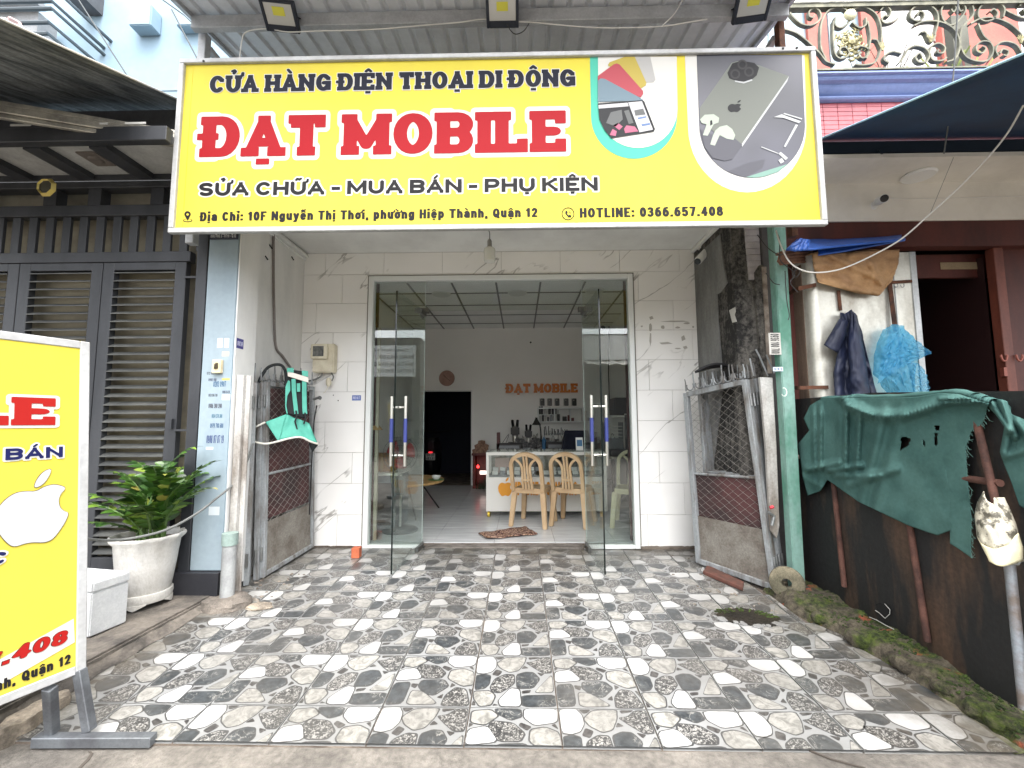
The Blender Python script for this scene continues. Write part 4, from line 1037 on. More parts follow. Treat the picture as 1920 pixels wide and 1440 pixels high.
def shut(x0, x1):
    z0, z1 = .13, 2.43; st = .085
    m = MB(); m.bx(x0, x0+st, FY-.02, FY+.03, z0, z1); m.bx(x1-st, x1, FY-.02, FY+.03, z0, z1); m.bx(x0+st, x1-st, FY-.02, FY+.03, z1-.06, z1); m.bx(x0+st, x1-st, FY-.02, FY+.03, z0, z0+.12); m.bx(x0+st, x1-st, FY-.018, FY+.028, .78, .80)
    L = part(nh, 'shutter_door', m, dark, bevel=.003); wx = x1-x0-2*st
    mm = MB(); mm.hexa([(-wx/2,-.034,-.012),(wx/2,-.034,-.012),(wx/2,.018,.014),(-wx/2,.018,.014)], [(-wx/2,-.034,-.006),(wx/2,-.034,-.006),(wx/2,.018,.020),(-wx/2,.018,.020)])
    me = mesh('slat', mm, slat_m)
    for k in range(34):
        z = .285+k*.0628
        if z > 2.36: break
        if .76 < z < .81: continue
        link('slat', me, L, Vector(((x0+x1)/2, FY+.012, z))-wpos(L))
    return L
l1 = shut(-3.165, -2.525); l2 = shut(-3.815, -3.172); l3 = shut(-4.47, -3.822)
m = MB()
for z in (1.17, .62): m.bx(-2.56, -2.54, FY-.045, FY-.02, z, z+.07)
parts(l1, 'bolt', m, dark); m = MB(); m.bx(-2.53, -2.40, FY-.03, FY-.015, 1.15, 1.165); m.bx(-2.53, -2.40, FY-.03, FY-.015, 2.30, 2.315); parts(nh, 'tie_bar', m, dark)
m = MB(); m.bx(-2.425, -2.345, FY-.05, FY+.1, .1, 2.94); m.bx(-6, -2.5, FY-.02, FY+.04, 2.435, 2.515); m.bx(-6, -2.36, FY-.03, FY+.05, 2.80, 2.885); m.bx(-6, -2.36, FY-.04, FY+.06, 3.02, 3.07)
part(nh, 'frame', m, dark, bevel=.003)
mm = MB(); mm.bx(-.031, .031, -.012, .012, -.142, .142); pk = mesh('picket', mm, dark, bevel=.002)
for k in range(26):
    x = -2.435-k*.132
    link('picket', pk, nh, Vector((x, FY, 2.658))-wpos(nh))
m = MB()
for x in (-2.78, -3.27, -3.62, -4.2): m.bx(x-.05, x+.05, FY-.03, FY+.05, 2.886, 3.019)
parts(nh, 'mullion', m, dark)
# soffit of the little roof with dark rafters
m = MB(); m.bx(-6, -2.36, 2.72, FY-.001, 3.12, 3.16); part(nh, 'soffit', m, M('soffit board', s(170,170,168), .8))
m = MB(); m.bx(-6, -2.34, 2.66, 2.72, 3.085, 3.185); m.bx(-6, -2.34, FY-.05, FY-.042, 3.07, 3.12); part(nh, 'fascia_beam', m, dark, bevel=.004)
mm = MB(); mm.bx(-.06, .06, 2.721, FY-.052, 3.075, 3.119)
for x in (-2.86, -3.32, -3.80, -4.3):
    q = MB(); q.bx(x-.06, x+.06, 2.721, FY-.052, 3.075, 3.119); part(nh, 'rafter', q, dark)
m = MB(); m.bx(-3.12, -2.98, 2.82, 2.98, 3.108, 3.119); m.lathe([(.035,0),(.05,.012)], (-3.05, 2.9, 3.098), 16); part(nh, 'soffit_lamp', m, M('brown lamp plate', s(108,100,94), .6))
# dark gutter wall over the soffit
m = MB(); m.bx(-6, -2.36, FY-.1, FY-.02, 3.16, 3.60); part(nh, 'upper_wall', m, M('shadowy grey wall', s(86,88,92), .8))
# blue-painted gate pillar with stuck-on adverts
pale = M('pale blue paint', s(144,159,168), .7, col2=s(124,142,153), scale=2, stretch=(1,1,.4), grain=.05, lo=.48, hi=.7)
pil = thing('gate_pillar', 'pale blue gate pillar covered in phone number stickers beside the louvred house', 'pillar', (-2.22, 3.2, .02))
m = MB(); m.bx(-2.338, -2.105, 3.1, 3.335, .17, 2.935); part(pil, 'shaft', m, pale, bevel=.006)
m = MB(); m.bx(-2.104, -2.0955, 3.103, 3.34, .02, 2.935); part(pil, 'inner_face', m, white_wall)
m = MB(); m.bx(-2.48, -2.105, 3.06, 3.34, -.05, .168); part(pil, 'plinth', m, M('black plinth tile', s(40,41,46), .35, col2=s(54,54,58), scale=4), bevel=.004)
PY = 3.1
def stick(px0, py0, px1, py1, col, txt=None, tc=None, sty='num', name='sticker'):
    a, b = P(px0, py1, PY), P(px1, py0, PY); k = name+str(len(MATS))
    if col is not None:
        m = MB(); m.poly([[(a.x, PY-.0006, a.z), (b.x, PY-.0006, a.z), (b.x, PY-.0006, b.z), (a.x, PY-.0006, b.z)]]); part(pil, name, m, MATS.get('st%s' % (col,)) or flat('st%s' % (col,), s(*[c_*.86 for c_ in col]), .6), fixn=False)
    if txt:
        m = MB(); hh = (b.z-a.z); text_mb(m, txt, sty, (a.x, PY-.0012, a.z+.05*hh), (b.x, PY-.0012, a.z+.05*hh), (a.x, PY-.0012, b.z-.05*hh)); part(pil, 'advert_number', m, MATS.get('tc%s' % (tc,)) or flat('tc%s' % (tc,), s(*[c_*.62 for c_ in tc]), .6), fixn=False)
stick(387,815,420,832,None,'0908 87 87 19',(34,70,170)); stick(386,838,400,843,(226,232,238)); stick(394,793,419,803,None,'0979 700 600',(30,110,176))
stick(397,776,417,784,None,'0934 270 300',(40,150,190)); stick(391,756,416,766,None,'0906 390 390',(70,56,84)); stick(391,738,408,744,None,'0973 586 700',(86,92,110)); stick(417,732,431,738,None,'0906 36 58',(50,60,110))
stick(391,709,406,715,None,'0902 160',(70,80,130)); stick(388,697,402,703,None,'072 967',(110,120,140)); stick(400,714,424,726,None,'0283 0907',(40,130,190))
stick(416,709,431,713,(222,206,110)); stick(416,739,432,750,(240,244,246)); stick(416,659,430,668,(226,214,190)); stick(407,634,418,652,(234,240,242)); stick(420,634,430,652,(236,242,244)); stick(391,950,412,966,(224,234,240))
# on the inner side face: small blue notice
m = MB(); x_ = -2.095; a, b = PX(443,652,x_), PX(457,637,x_); m.poly([[(x_, a.y, a.z), (x_, b.y, a.z), (x_, b.y, b.z), (x_, a.y, b.z)]]); part(pil, 'notice', m, flat('indigo notice', s(70,68,130), .5), fixn=False)
m = MB(); text_mb(m, '0902 89', 'num', (x_+.0008, a.y+.01, a.z+.02), (x_+.0008, b.y-.01, a.z+.02), (x_+.0008, a.y+.01, b.z-.02)); part(pil, 'advert_number', m, flat('pale notice ink', s(220,220,240), .5), fixn=False)
# house number plate tucked under the sign
m = MB(); a, b = P(393,449,3.09), P(447,425,3.09); m.bx(a.x, b.x, 3.085, 3.097, a.z, b.z+.05); pl_ = solo('number_plate', m, flat('plate navy', s(46,48,66), .4), 'dark house number plate half hidden under the corner of the yellow sign', 'number plate', bevel=.002)
m = MB(); wh = flat('plate white ink', s(226,226,226), .5); c = P(421,439,3.0842)
text_mb(m, '101', 'slab', (c.x-.09, 3.0843, c.z-.003), (c.x+.075, 3.0843, c.z-.003), (c.x-.09, 3.0843, c.z+.065)); text_mb(m, 'KHU PHỐ 3 - HT19 - Q.12', 'semi', (a.x+.012, 3.0843, a.z+.012), (b.x-.012, 3.0843, a.z+.012), (a.x+.012, 3.0843, a.z+.035)); part(pl_, 'lettering', m, wh, fixn=False)
# doorbell switch
m = MB(); a, b = P(400,700,3.09), P(418,675,3.09); m.bx(a.x, b.x, 3.07, 3.099, a.z, b.z); dbs = solo('switch_box', m, M('ivory switch', s(224,206,168), .5), 'ivory switch box with dark rocker on the pale blue pillar', 'switch', bevel=.003)
m = MB(); m.hexa([(a.x+.02,3.062,a.z+.03),(b.x-.02,3.062,a.z+.03),(b.x-.02,3.07,a.z+.03),(a.x+.02,3.07,a.z+.03)], [(a.x+.02,3.066,b.z-.03),(b.x-.02,3.052,b.z-.025),(b.x-.02,3.07,b.z-.025),(a.x+.02,3.07,b.z-.03)]); part(dbs, 'rocker', m, M('worn dark rocker', s(76,66,48), .6))
# ---- awning over the neighbour's front
fab = M('dark grey awning fabric', s(128,133,135), .85, col2=s(62,68,72), scale=4, lo=.36, hi=.62, stretch=(5,.5,1), bmp=.8, bscale=9, bst=(9,.6,1), grain=.3)
aw = thing('fabric_awning', 'dark grey fabric awning sloping out over the louvred house front', 'awning', (-3.6, 2.5, 3.2))
m = MB()
def awn(u, v):
    x = lerp(-2.50, -6.2, u); y = lerp(3.24, 1.55, v); z = 3.66-.40*(3.12-y)+.010*nz(x*1.1, y*3)*min(1,u*12)+.008*nz(x*3, y*14)*min(1,u*12); return (x, y, z)
m.grid(awn, 50, 40); f = part(aw, 'fabric', m, fab, smooth=True); md = f.modifiers.new('thickness', 'SOLIDIFY'); md.thickness = .004
m = MB(); m.tube([awn(0, v/20) for v in range(21)], .006, 6); part(aw, 'hem', m, flat('pale hem', s(190,190,186), .7))
m = MB(); a, b = P(336,262,2.78), P(-90,192,2.5)
for k, (w_, o_) in enumerate(((.05, 0), (.03, .042), (.03, -.042))): m.beam(a+Vector((0,0,o_)), b+Vector((0,0,o_)), .05-.01*k, w_)
part(aw, 'arm', m, M('aluminium awning arm', s(190,186,174), .4, .6, col2=s(150,146,138), scale=8), bevel=.004)
m = MB(); 
for k in range(7): m.bx(-2.62-k*.26, -2.48-k*.26, 2.655, 2.659, 3.195, 3.208)
part(aw, 'clip', m, MATS['pale hem'])
# ---- pale blue house set back
bh = thing('blue_house', 'pale blue house with dark balcony rails rising behind the grey awning', 'house', (-4.4, 4.6, 3))
bp = M('sky blue render', s(146,170,184), .8, col2=s(134,158,174), scale=1, grain=.03)
m = MB(); m.bx(-9, -2.52, 4.62, 4.8, -.1, 8.5); m.bx(-2.68, -2.52, 4.8, 8.2, -.1, 8.5); part(bh, 'wall', m, bp)
m = MB(); a, b = P(259,66,4.6), P(302,28,4.6); m.bx(a.x, b.x, 4.47, 4.62, a.z, b.z); part(bh, 'vent_box', m, bp, bevel=.01)
m = MB(); a, b = P(342,62,4.6), P(392,30,4.6); m.bx(a.x, b.x, 4.5, 4.62, a.z, b.z); part(bh, 'vent_box', m, bp, bevel=.01)
m = MB(); a, b = P(268,169,4.6), P(345,165,4.6); m.bx(a.x, b.x+.5, 4.612, 4.62, a.z, a.z+.012); part(bh, 'groove', m, flat('groove shadow gap', s(130,146,156), .8))
m = MB(); a = P(168,12,4.5); m.bx(a.x-.16, a.x+.04, 4.2, 4.62, a.z, a.z+.3); part(bh, 'corbel', m, M('grey corbel', s(96,98,102), .7))
for yc, ye in ((-14,30),(2,45),(15,58),(15+27-0,72+27-2),(63,97+16)):
    pass
for (cx, cy, ex, ey) in ((112,-12,165,44),(97,2,163,59),(97,16,162,73),(92,42,159,98),(90,63,152,116)):
    c = P(cx, cy, 4.05); e = Vector((c.x, 4.62, c.z)); m = MB(); m.tube([(c.x-3, 4.05, c.z), tuple(c), tuple(e)], .02, 8); part(bh, 'rail', m, flat('dark rail paint', s(74,84,90), .5) if 'dark rail paint' not in MATS else MATS['dark rail paint'], smooth=True)
MATS.setdefault('dark rail paint', flat('dark rail paint', s(74,84,90), .5))
m = MB(); a = P(35,30,4.3); m.bx(a.x-.5, a.x+.16, 4.35, 4.55, a.z-.2, a.z+.1); m.bx(a.x-.9, a.x+.25, 4.2, 4.35, a.z+.1, a.z+.16); part(bh, 'balcony_niche', m, M('grey balcony slab', s(176,178,180), .7))
m = MB(); m.tube([P(13,38,2.6)-Vector((.1,0,0)), P(16,42,2.6)], .025, 10, mi=0); m.grid(lambda u, v: P(18+26*v+8*u*(1-abs(2*v-1)), 38+22*v-7*u+2*math.sin(6*u), 2.6-.05*u), 8, 8, mi=1)
sn = solo('shoe', m, [white_pl, M('pinkish cloth', s(206,176,174), .8)], 'pink cloth slipper hung over the top edge of the grey awning', 'slipper', smooth=True); 
md = sn.modifiers.new('thickness', 'SOLIDIFY'); md.thickness = .012
# overhead wires on the left
for pts_, lab_ in (([(145,-4),(250,160)], 'thin grey wire slanting down across the pale blue wall onto the awning edge'), ([(300,-4),(345,28),(378,60)], 'thin dark wire running to the corner of the metal canopy'), ([(322,18),(374,118)], 'thin grey wire dropping to the top corner of the yellow sign')):
    m = MB(); m.tube([P(*q_, 3.2) for q_ in pts_], .0055, 6); solo('overhead_wire', m, flat('weathered wire', s(70,76,78), .7) if 'weathered wire' not in MATS else MATS['weathered wire'], lab_, 'wire')
# octagon charm mirror
c = P(85,350,2.98)
cm = thing('octagonal_mirror', 'small gold-rimmed octagonal mirror above the louvred shutters', 'mirror', tuple(c))
oc = lambda r, y, ph=22.5: [c+Vector((r*math.cos(R(ph+45*i)), y, r*math.sin(R(ph+45*i)))) for i in range(8)]
m = MB(); A_, B_ = oc(.058,-.01), oc(.074,.012); C_ = oc(.05,.0)
for i in range(8):
    j = (i+1) % 8; m.add([A_[i], A_[j], B_[j], B_[i]], [(0,1,2,3)]); m.add([C_[i], C_[j], A_[j], A_[i]], [(0,1,2,3)])
part(cm, 'rim', m, flat('brass rim', s(196,178,104), .35, .7)); m = MB(); m.poly([oc(.051,.004)]); part(cm, 'glass', m, flat('dim mirror glass', s(110,108,96), .2, .6))

# ================================================================ folding gates
mesh_m = flat('chain-link wire', s(150,146,140), .5, .5)
gate_sheet = M('dusty gate sheet', s(128,124,116), .7, .1, col2=s(100,92,84), scale=5, bmp=.2, bscale=140, grain=.3)
maroon_sheet = M('maroon gate sheet', s(84,52,52), .7, .1, col2=s(58,44,44), scale=3)
def bil(c, u, v): return (c[0]*(1-u)+c[1]*u)*(1-v)+(c[3]*(1-u)+c[2]*u)*v
def leaf(parent, c, w=.036, mid=.515, low=.27, wires=True, back=None, name='gate_leaf'):
    c = [Vector(p) for p in c]; n = (c[1]-c[0]).cross(c[3]-c[0]).normalized()
    m = MB(); up = n
    m.beam(c[0], c[3], w, w*1.1, up); m.beam(c[1], c[2], w, w*1.1, up)
    m.beam(bil(c,.02,.99), bil(c,.98,.99), w*.98, w, up); m.beam(bil(c,.02,.012), bil(c,.98,.012), w*.98, w, up)
    L = part(parent, name, m, grey_paint, bevel=.003)
    m = MB(); m.tube([bil(c,.03,mid), bil(c,.97,mid)], .011, 8); part(L, 'mid_rail', m, grey_paint)
    q = [bil(c,.03,.02), bil(c,.97,.02), bil(c,.97,low), bil(c,.03,low)]
    m = MB(); m.hexa([p-n*.002 for p in q], [p+n*.002 for p in q]); part(L, 'kick_plate', m, gate_sheet)
    if wires:
        m = MB(); W = (c[1]-c[0]).length; Hh = (c[3]-c[0]).length; nw = max(3, int(W/.05)); st = int(Hh*(.97-low)/.032)
        for k in range(nw+1):
            for sgn in (-1, 1):
                pts = []
                for i in range(st+1):
                    u = .03+.94*(k+.5+.52*(-1)**(i+k))/(nw+1); u += .008*nz(i*.7, k*3.1, sgn)
                    pts.append(bil(c, min(.97, u), low+(.975-low)*i/st)+n*.004*sgn)
                if sgn > 0: m.tube(pts, .0019, 3)
        part(L, 'wire_mesh', m, mesh_m, kind='stuff')
    if back:
        q = [bil(c,.04,back[0]), bil(c,.96,back[0]), bil(c,.96,back[1]), bil(c,.04,back[1])]
        sg_ = 1 if n.dot(O-c[0]) > 0 else -1; m = MB(); m.hexa([p-n*.014*sg_ for p in q], [p-n*.012*sg_ for p in q]); part(L, 'backing_sheet', m, back[2])
    # wrought top: pickets and C scrolls
    m = MB(); K = max(2, int((c[1]-c[0]).length/.095)); t_ = bil(c,1,1)-bil(c,0,1); uu = (c[3]-c[0]).normalized(); tt = t_.normalized()
    for k in range(K+1):
        p = bil(c, k/K, 1.0)+uu*.015; hgt = .11+.02*((k*7) % 3); m.tube([p, p+uu*hgt*.7+tt*.004*((k % 3)-1), p+uu*hgt], lambda q: .0075*(1-.5*q), 6)
        if k < K:
            q = bil(c, (k+.5)/K, 1.0)+uu*.052; r_ = min(.036, t_.length/K*.4)
            m.tube([q+tt*r_*math.cos(R(a))+uu*r_*math.sin(R(a)) for a in range(150, 391, 20)], .006, 6)
    part(L, 'scroll_top', m, grey_paint, smooth=True)
    # hinges
    m = MB()
    for v in (.12, .9): p = bil(c, 0, v)-(c[1]-c[0]).normalized()*.024; m.tube([p-uu*.05, p+uu*.05], .011, 8)
    part(L, 'hinge', m, steel, smooth=True)
    return L
gl_ = thing('folding_gate', 'grey mesh folding gate with a teal baby carrier hung on it', 'gate', (-2.06, 3.5, 0))
leaf(gl_, [(-2.045,3.5,-.01),(-1.985,4.17,.03),(-2.035,4.17,1.56),(-2.085,3.5,1.545)], back=(.28,.97,MATS['maroon gate sheet']))
leaf(gl_, [(-2.075,3.47,-.02),(-2.105,3.88,-.0),(-2.125,3.88,1.54),(-2.115,3.47,1.535)], wires=False, back=(.28,.97,MATS['maroon gate sheet']))
leaf(gl_, [(-2.09,3.36,-.02),(-2.13,3.44,-.02),(-2.15,3.44,1.53),(-2.10,3.36,1.525)], wires=False, back=(.03,.97,MATS['maroon gate sheet']))
m = MB(); m.bx(-2.085, -2.035, 3.12, 3.165, -.05, 1.56); m.bx(-2.035, -2.0, 3.15, 3.165, -.05, 1.56); part(gl_, 'gate_post', m, M('white steel channel', s(184,182,178), .5, .1, col2=s(128,120,112), scale=5, lo=.48, hi=.66, stretch=(1,1,.3), grain=.2), bevel=.003)
gr = thing('folding_gate', 'grey mesh folding gate leaning against the mould-blackened wall', 'gate', (1.7, 3.5, 0))
gc = [Vector((1.868,3.32,-.03)), Vector((1.533,3.84,.0)), P(1287,737,3.88), P(1397,712,3.40)]
leaf(gr, gc, w=.042, back=(.03,.52,MATS['maroon gate sheet']))
for k, (dx, dy, tl_k) in enumerate(((.035,.03,.03),(.07,.06,.05),(.11,.09,.06))):
    c2 = [gc[0]+Vector((dx,dy,0)), gc[1]+Vector((dx+.09,dy,0)), gc[2]+Vector((dx+.1,dy,.02)), gc[3]+Vector((dx+tl_k*.3,dy,.01*k))]
    leaf(gr, c2, w=.034, wires=False)
m = MB(); a, b = P(1436,706,3.34), P(1456,940,3.34)
pts = [P(x, y, 3.31) for x, y in ((1425,707),(1449,708),(1456,830),(1462,985),(1457,1010),(1445,995),(1437,840))]
m.prism(pts, (0, .03, 0)); part(gr, 'gate_post', m, MATS['white steel channel'], bevel=.003)
m = MB(); m.tube([P(1452,700,3.37), P(1437,665,3.37)], .007, 6); m.tube([P(1440,705,3.37), P(1424,668,3.37), P(1417,655,3.37)], .007, 6); m.tube([P(1413,705,3.37), P(1406,672,3.37)], .007, 6); part(gr, 'loose_bar', m, grey_paint)
m = MB(); m.tube([P(1440,960,3.28), P(1451,968,3.28), P(1447,985,3.28)], .012, 8, mi=0); m.tube([P(1444,952,3.27), P(1450,950,3.27)], .012, 6, mi=1); part(gr, 'padlock', m, [steel, flat('red thread', s(200,60,70), .7)])
m = MB(); m.grid(lambda u, v: P(1302+70*u, 696-8*math.sin(u*2.2)-6*v*math.sin(math.pi*u)-4*u, 3.75-.1*v), 16, 4); sd = solo('saddle_cover', m, black, 'black strip of rubber lying along the top of the gate by the mouldy wall', 'rubber strip', smooth=True)
md = sd.modifiers.new('thickness', 'SOLIDIFY'); md.thickness = .02
m = MB(); q = [G(x, y)+Vector((0,0,.004)) for x, y in ((1327,1066),(1395,1098),(1393,1110),(1318,1078))]
m.prism([tuple(p) for p in q], (0,0,.028)); solo('wooden_batten', m, M('red brown batten', s(96,60,50), .85, col2=s(70,50,42), scale=9), 'red-brown timber batten under the gate by the mouldy wall', 'batten', bevel=.004)
# pipe with stone foot at the left
c = G(425, 1132)
pp_ = thing('drain_pipe', 'grey plastic pipe stub with a collar standing on a flat stone', 'pipe', tuple(c))
pvc = M('grey pvc', s(158,160,160), .5, col2=s(136,138,138), scale=5)
m = MB(); m.tube([(c.x, c.y, c.z+.02), (c.x, c.y, .43)], .045, 20); part(pp_, 'pipe', m, pvc, smooth=True)
m = MB(); m.tube([(c.x, c.y, .36), (c.x, c.y, .44)], .051, 20); part(pp_, 'collar', m, M('grey green collar', s(140,158,152), .5), smooth=True)
m = MB(); rockmesh(m, (c.x, c.y-.02, c.z+.012), 1, (.19,.13,.06), 3); solo('flat_stone', m, M('pinkish stone', s(124,116,107), .9, col2=s(92,86,80), scale=8, bmp=.9, bscale=60, grain=.3), 'flat rounded stone under the grey plastic pipe', 'stone', smooth=True)
p = G(486, 1138); m = MB(); rockmesh(m, (p.x, p.y, p.z+.004), 1, (.09,.06,.018), 8); solo('stone_chip', m, MATS['weathered stone'], 'thin pale stone chip beside the flat stone at the pipe foot', 'stone', smooth=True)
rg = random.Random(5); m = MB()
for k in range(45):
    x, y = rg.uniform(-2.1,-1.75), rg.uniform(3.0,3.6); rr = rg.uniform(.004,.018); rockmesh(m, (x, y, fz(x, y)+rr*.15), 1, (rr, rr*rg.uniform(.5,1), rr*.4), k, 4, rg.uniform(0,3))
for k in range(40):
    x, y = rg.uniform(1.2,1.8), rg.uniform(3.0,4.1); rr = rg.uniform(.004,.016); rockmesh(m, (x, y, fz(x, y)+rr*.15), 1, (rr, rr*rg.uniform(.5,1), rr*.4), k, 4, rg.uniform(0,3))
solo('rubble', m, M('muddy rubble', s(132,124,114), .95, col2=s(96,88,80), scale=9), kind='stuff')
p = G(667, 1046); m = MB(); m.bx(p.x-.035, p.x+.035, p.y-.02, p.y+.05, p.z, p.z+.09); solo('brick', m, M('terracotta brick', s(196,104,70), .85, col2=s(170,90,62), scale=9, bmp=.4), 'small orange brick propped against the foot of the door frame', 'brick', bevel=.004)
# loose grey cable from the gate across the plant
m = MB(); m.tube(spline([P(x, y, d_) for x, y, d_ in ((478,822,3.38),(462,868,3.25),(440,905,3.15),(405,935,2.95),(370,962,2.8),(320,990,2.62),(270,1005,2.5),(215,1013,2.4),(160,1010,2.2),(120,1000,2.0))], 8), .0075, 8)
solo('loose_cable', m, wire_g, 'grey cable drooping from the mesh gate across the front of the potted plant', 'cable', smooth=True)
# ---- pot, plant, foam box
pc_ = PZ(276, 1112, .02); pc_ = Vector((P(278,1010,2.93).x, 2.93, .021))
pot = thing('flower_pot', 'white wavy-rimmed plastic plant pot on a footed saucer', 'pot', tuple(pc_))
wp = M('white pot plastic', s(206,204,200), .5, col2=s(186,183,176), scale=4, stretch=(1,1,.5), bmp=.5, bscale=60, bst=(1,1,.45))
wob = lambda a, z: 1+(.035*math.cos(12*a) if z > .415 else 0)
m = MB(); m.lathe([(.128,.075),(.142,.10),(.163,.26),(.178,.40),(.197,.424),(.203,.44),(.199,.45),(.188,.446),(.177,.425),(.170,.40)], pc_, 72, wob=wob); part(pot, 'body', m, wp, smooth=True, ang=60)
m = MB(); 
fw3 = lambda a, z: 1
m.lathe([(.146,.03),(.154,.06),(.151,.085),(.12,.088),(.12,.03)], pc_, 48)
for k in range(4):
    a0 = R(20+90*k)
    q = []
    for i in range(9):
        a = a0+R(50)*(i/8-.5); q.append((a, .028*abs(i/8-.5)*2*(1 if True else 0)))
    for (a, z), (b, z2) in zip(q, q[1:]):
        for r0, r1 in ((.142,.152),): m.hexa([pc_+Vector((r_*math.cos(t_), r_*math.sin(t_), zz_)) for r_, t_, zz_ in ((r0,a,z),(r1,a,z),(r1,b,z2),(r0,b,z2))], [pc_+Vector((r_*math.cos(t_), r_*math.sin(t_), .032)) for r_, t_ in ((r0,a),(r1,a),(r1,b),(r0,b))])
part(pot, 'saucer', m, wp, smooth=True, ang=50)
soil = M('coir soil', s(92,66,48), .95, col2=s(58,42,32), scale=25, bmp=1, bscale=120, grain=.4)
m = MB(); m.grid(lambda u, v: pc_+Vector((.172*v*math.cos(2*math.pi*u), .172*v*math.sin(2*math.pi*u), .405+.02*nz(u*9, v*5)*v)), 28, 6); part(pot, 'soil', m, soil, smooth=True)
def leafmat():
    m_, t, b = base('glossy leaf'); g = nd(t, 'ShaderNodeObjectInfo')
    c = ramp(t, g.outputs['Random'], [(0, s(36,62,28)), (.45, s(52,84,34)), (.8, s(76,112,42)), (.95, s(118,146,56)), (1, s(150,140,70))])
    t.links.new(c, b.inputs['Base Color']); b.inputs['Roughness'].default_value = .32; b.inputs['Subsurface Weight'].default_value = 0
    return m_
lm = leafmat(); stem_m = flat('green stem', s(78,104,52), .5)
def leaflet(L, W, curl):
    m = MB()
    def f(u, v):
        w_ = math.sin(math.pi*min(1, v**.8*.98+.02))**.75*(1-.25*v)*W; x = (u-.5)*2*w_
        return (x, v*L, .18*abs(x)-curl*L*v*v)
    m.grid(f, 4, 7); return mesh('leaf', m, lm, smooth=True, fixn=False)
lms = [leaflet(.088,.029,.2), leaflet(.080,.031,.1), leaflet(.095,.027,.35)]
zp = thing('potted_plant', 'glossy green plant with arching leaf stems growing in the white pot', 'plant', tuple(pc_+Vector((0,0,.41))))
rp = random.Random(11)
specs = [(-65,.20,.50,.06),(-40,.28,.46,.0),(-20,.34,.40,0),(10,.30,.52,0),(35,.26,.62,0),(70,.18,.5,0),(110,.2,.46,0),(150,.3,.42,0),(178,.36,.38,0),(200,.38,.30,0),(225,.34,.34,0),(250,.26,.3,0),(280,.22,.34,0),(-55,.36,.30,0),(-8,.42,.36,0),(28,.36,.42,0),(165,.28,.52,0),(215,.24,.46,0),(130,.1,.5,0),(300,.3,.24,0),(190,.3,.2,0),(240,.36,.18,0),(55,.3,.44,0),(320,.2,.42,0)]
for si, (az, out, ht, _) in enumerate(specs):
    a = R(az+rp.uniform(-8,8)); b0 = zp.location+Vector((rp.uniform(-.10,.10), rp.uniform(-.08,.08), -.01)); d = Vector((math.cos(a), math.sin(a), 0))
    pts = [b0+d*out*(t**1.5)+Vector((0,0,ht*(1-(1-t)**1.6))) for t in [i/14 for i in range(15)]]
    mb_ = MB(); mb_.tube(pts, lambda q: .010*(1-.75*q), 6); st_ = part(zp, 'stem', mb_, stem_m, smooth=True)
    n_l = 19
    for k in range(n_l):
        t = .22+.78*k/(n_l-1); i = min(13, int(t*14)); p = pts[i].lerp(pts[min(14, i+1)], t*14-i); tan = (pts[min(14, i+1)]-pts[i]).normalized()
        side = tan.cross(Vector((0,0,1)));
        if side.length < .05: side = Vector((-d.y, d.x, 0))
        side.normalize(); sg = 1 if k % 2 else -1
        yv = (side*sg*.95+tan*.5+Vector((0,0,.12))+Vector((rp.uniform(-.15,.15), rp.uniform(-.15,.15), rp.uniform(-.15,.15)))).normalized()
        if k == n_l-1: yv = tan
        zv = tan.cross(side)*-1; zv = (zv-yv*zv.dot(yv)); zv = zv.normalized() if zv.length > .05 else Vector((0,0,1)); zv = zv if zv.z > -0.2 else -zv; xv = yv.cross(zv)
        sc_ = rp.uniform(.75,1.1)*(1.0-.35*max(0, t-.7)/.3)
        lf_ = link('leaf', rp.choice(lms), st_); mt = Matrix((xv, yv, zv)).transposed().to_4x4(); lf_.matrix_local = Matrix.Translation(p-wpos(st_)) @ mt @ Matrix.Scale(sc_, 4)
foam = M('polystyrene foam', s(196,198,198), .8, col2=s(184,186,188), scale=6, bmp=.15, bscale=200)
n0, f0 = PZ(166, 1196, .018), PZ(237, 1166, .018); dv = (f0-n0); ld = Vector((-dv.y, dv.x, 0)).normalized(); ld = ld if ld.x < 0 else -ld
top = P(237, 1076, f0.y).z
m = MB(); q = [n0, f0, f0+ld*.45, n0+ld*.45]; m.hexa(q, [p+Vector((0,0,top-.06)) for p in q]); fbx = solo('foam_box', m, foam, 'white polystyrene box between the pavement sign and the plant pot', 'box', bevel=.006)
cc_ = sum(q, Vector())/4; q2 = [cc_+(p-cc_)*1.02 for p in q]; m = MB(); m.hexa([p+Vector((0,0,top-.058)) for p in q2], [p+Vector((0,0,top)) for p in q2]); part(fbx, 'lid', m, foam, bevel=.008)

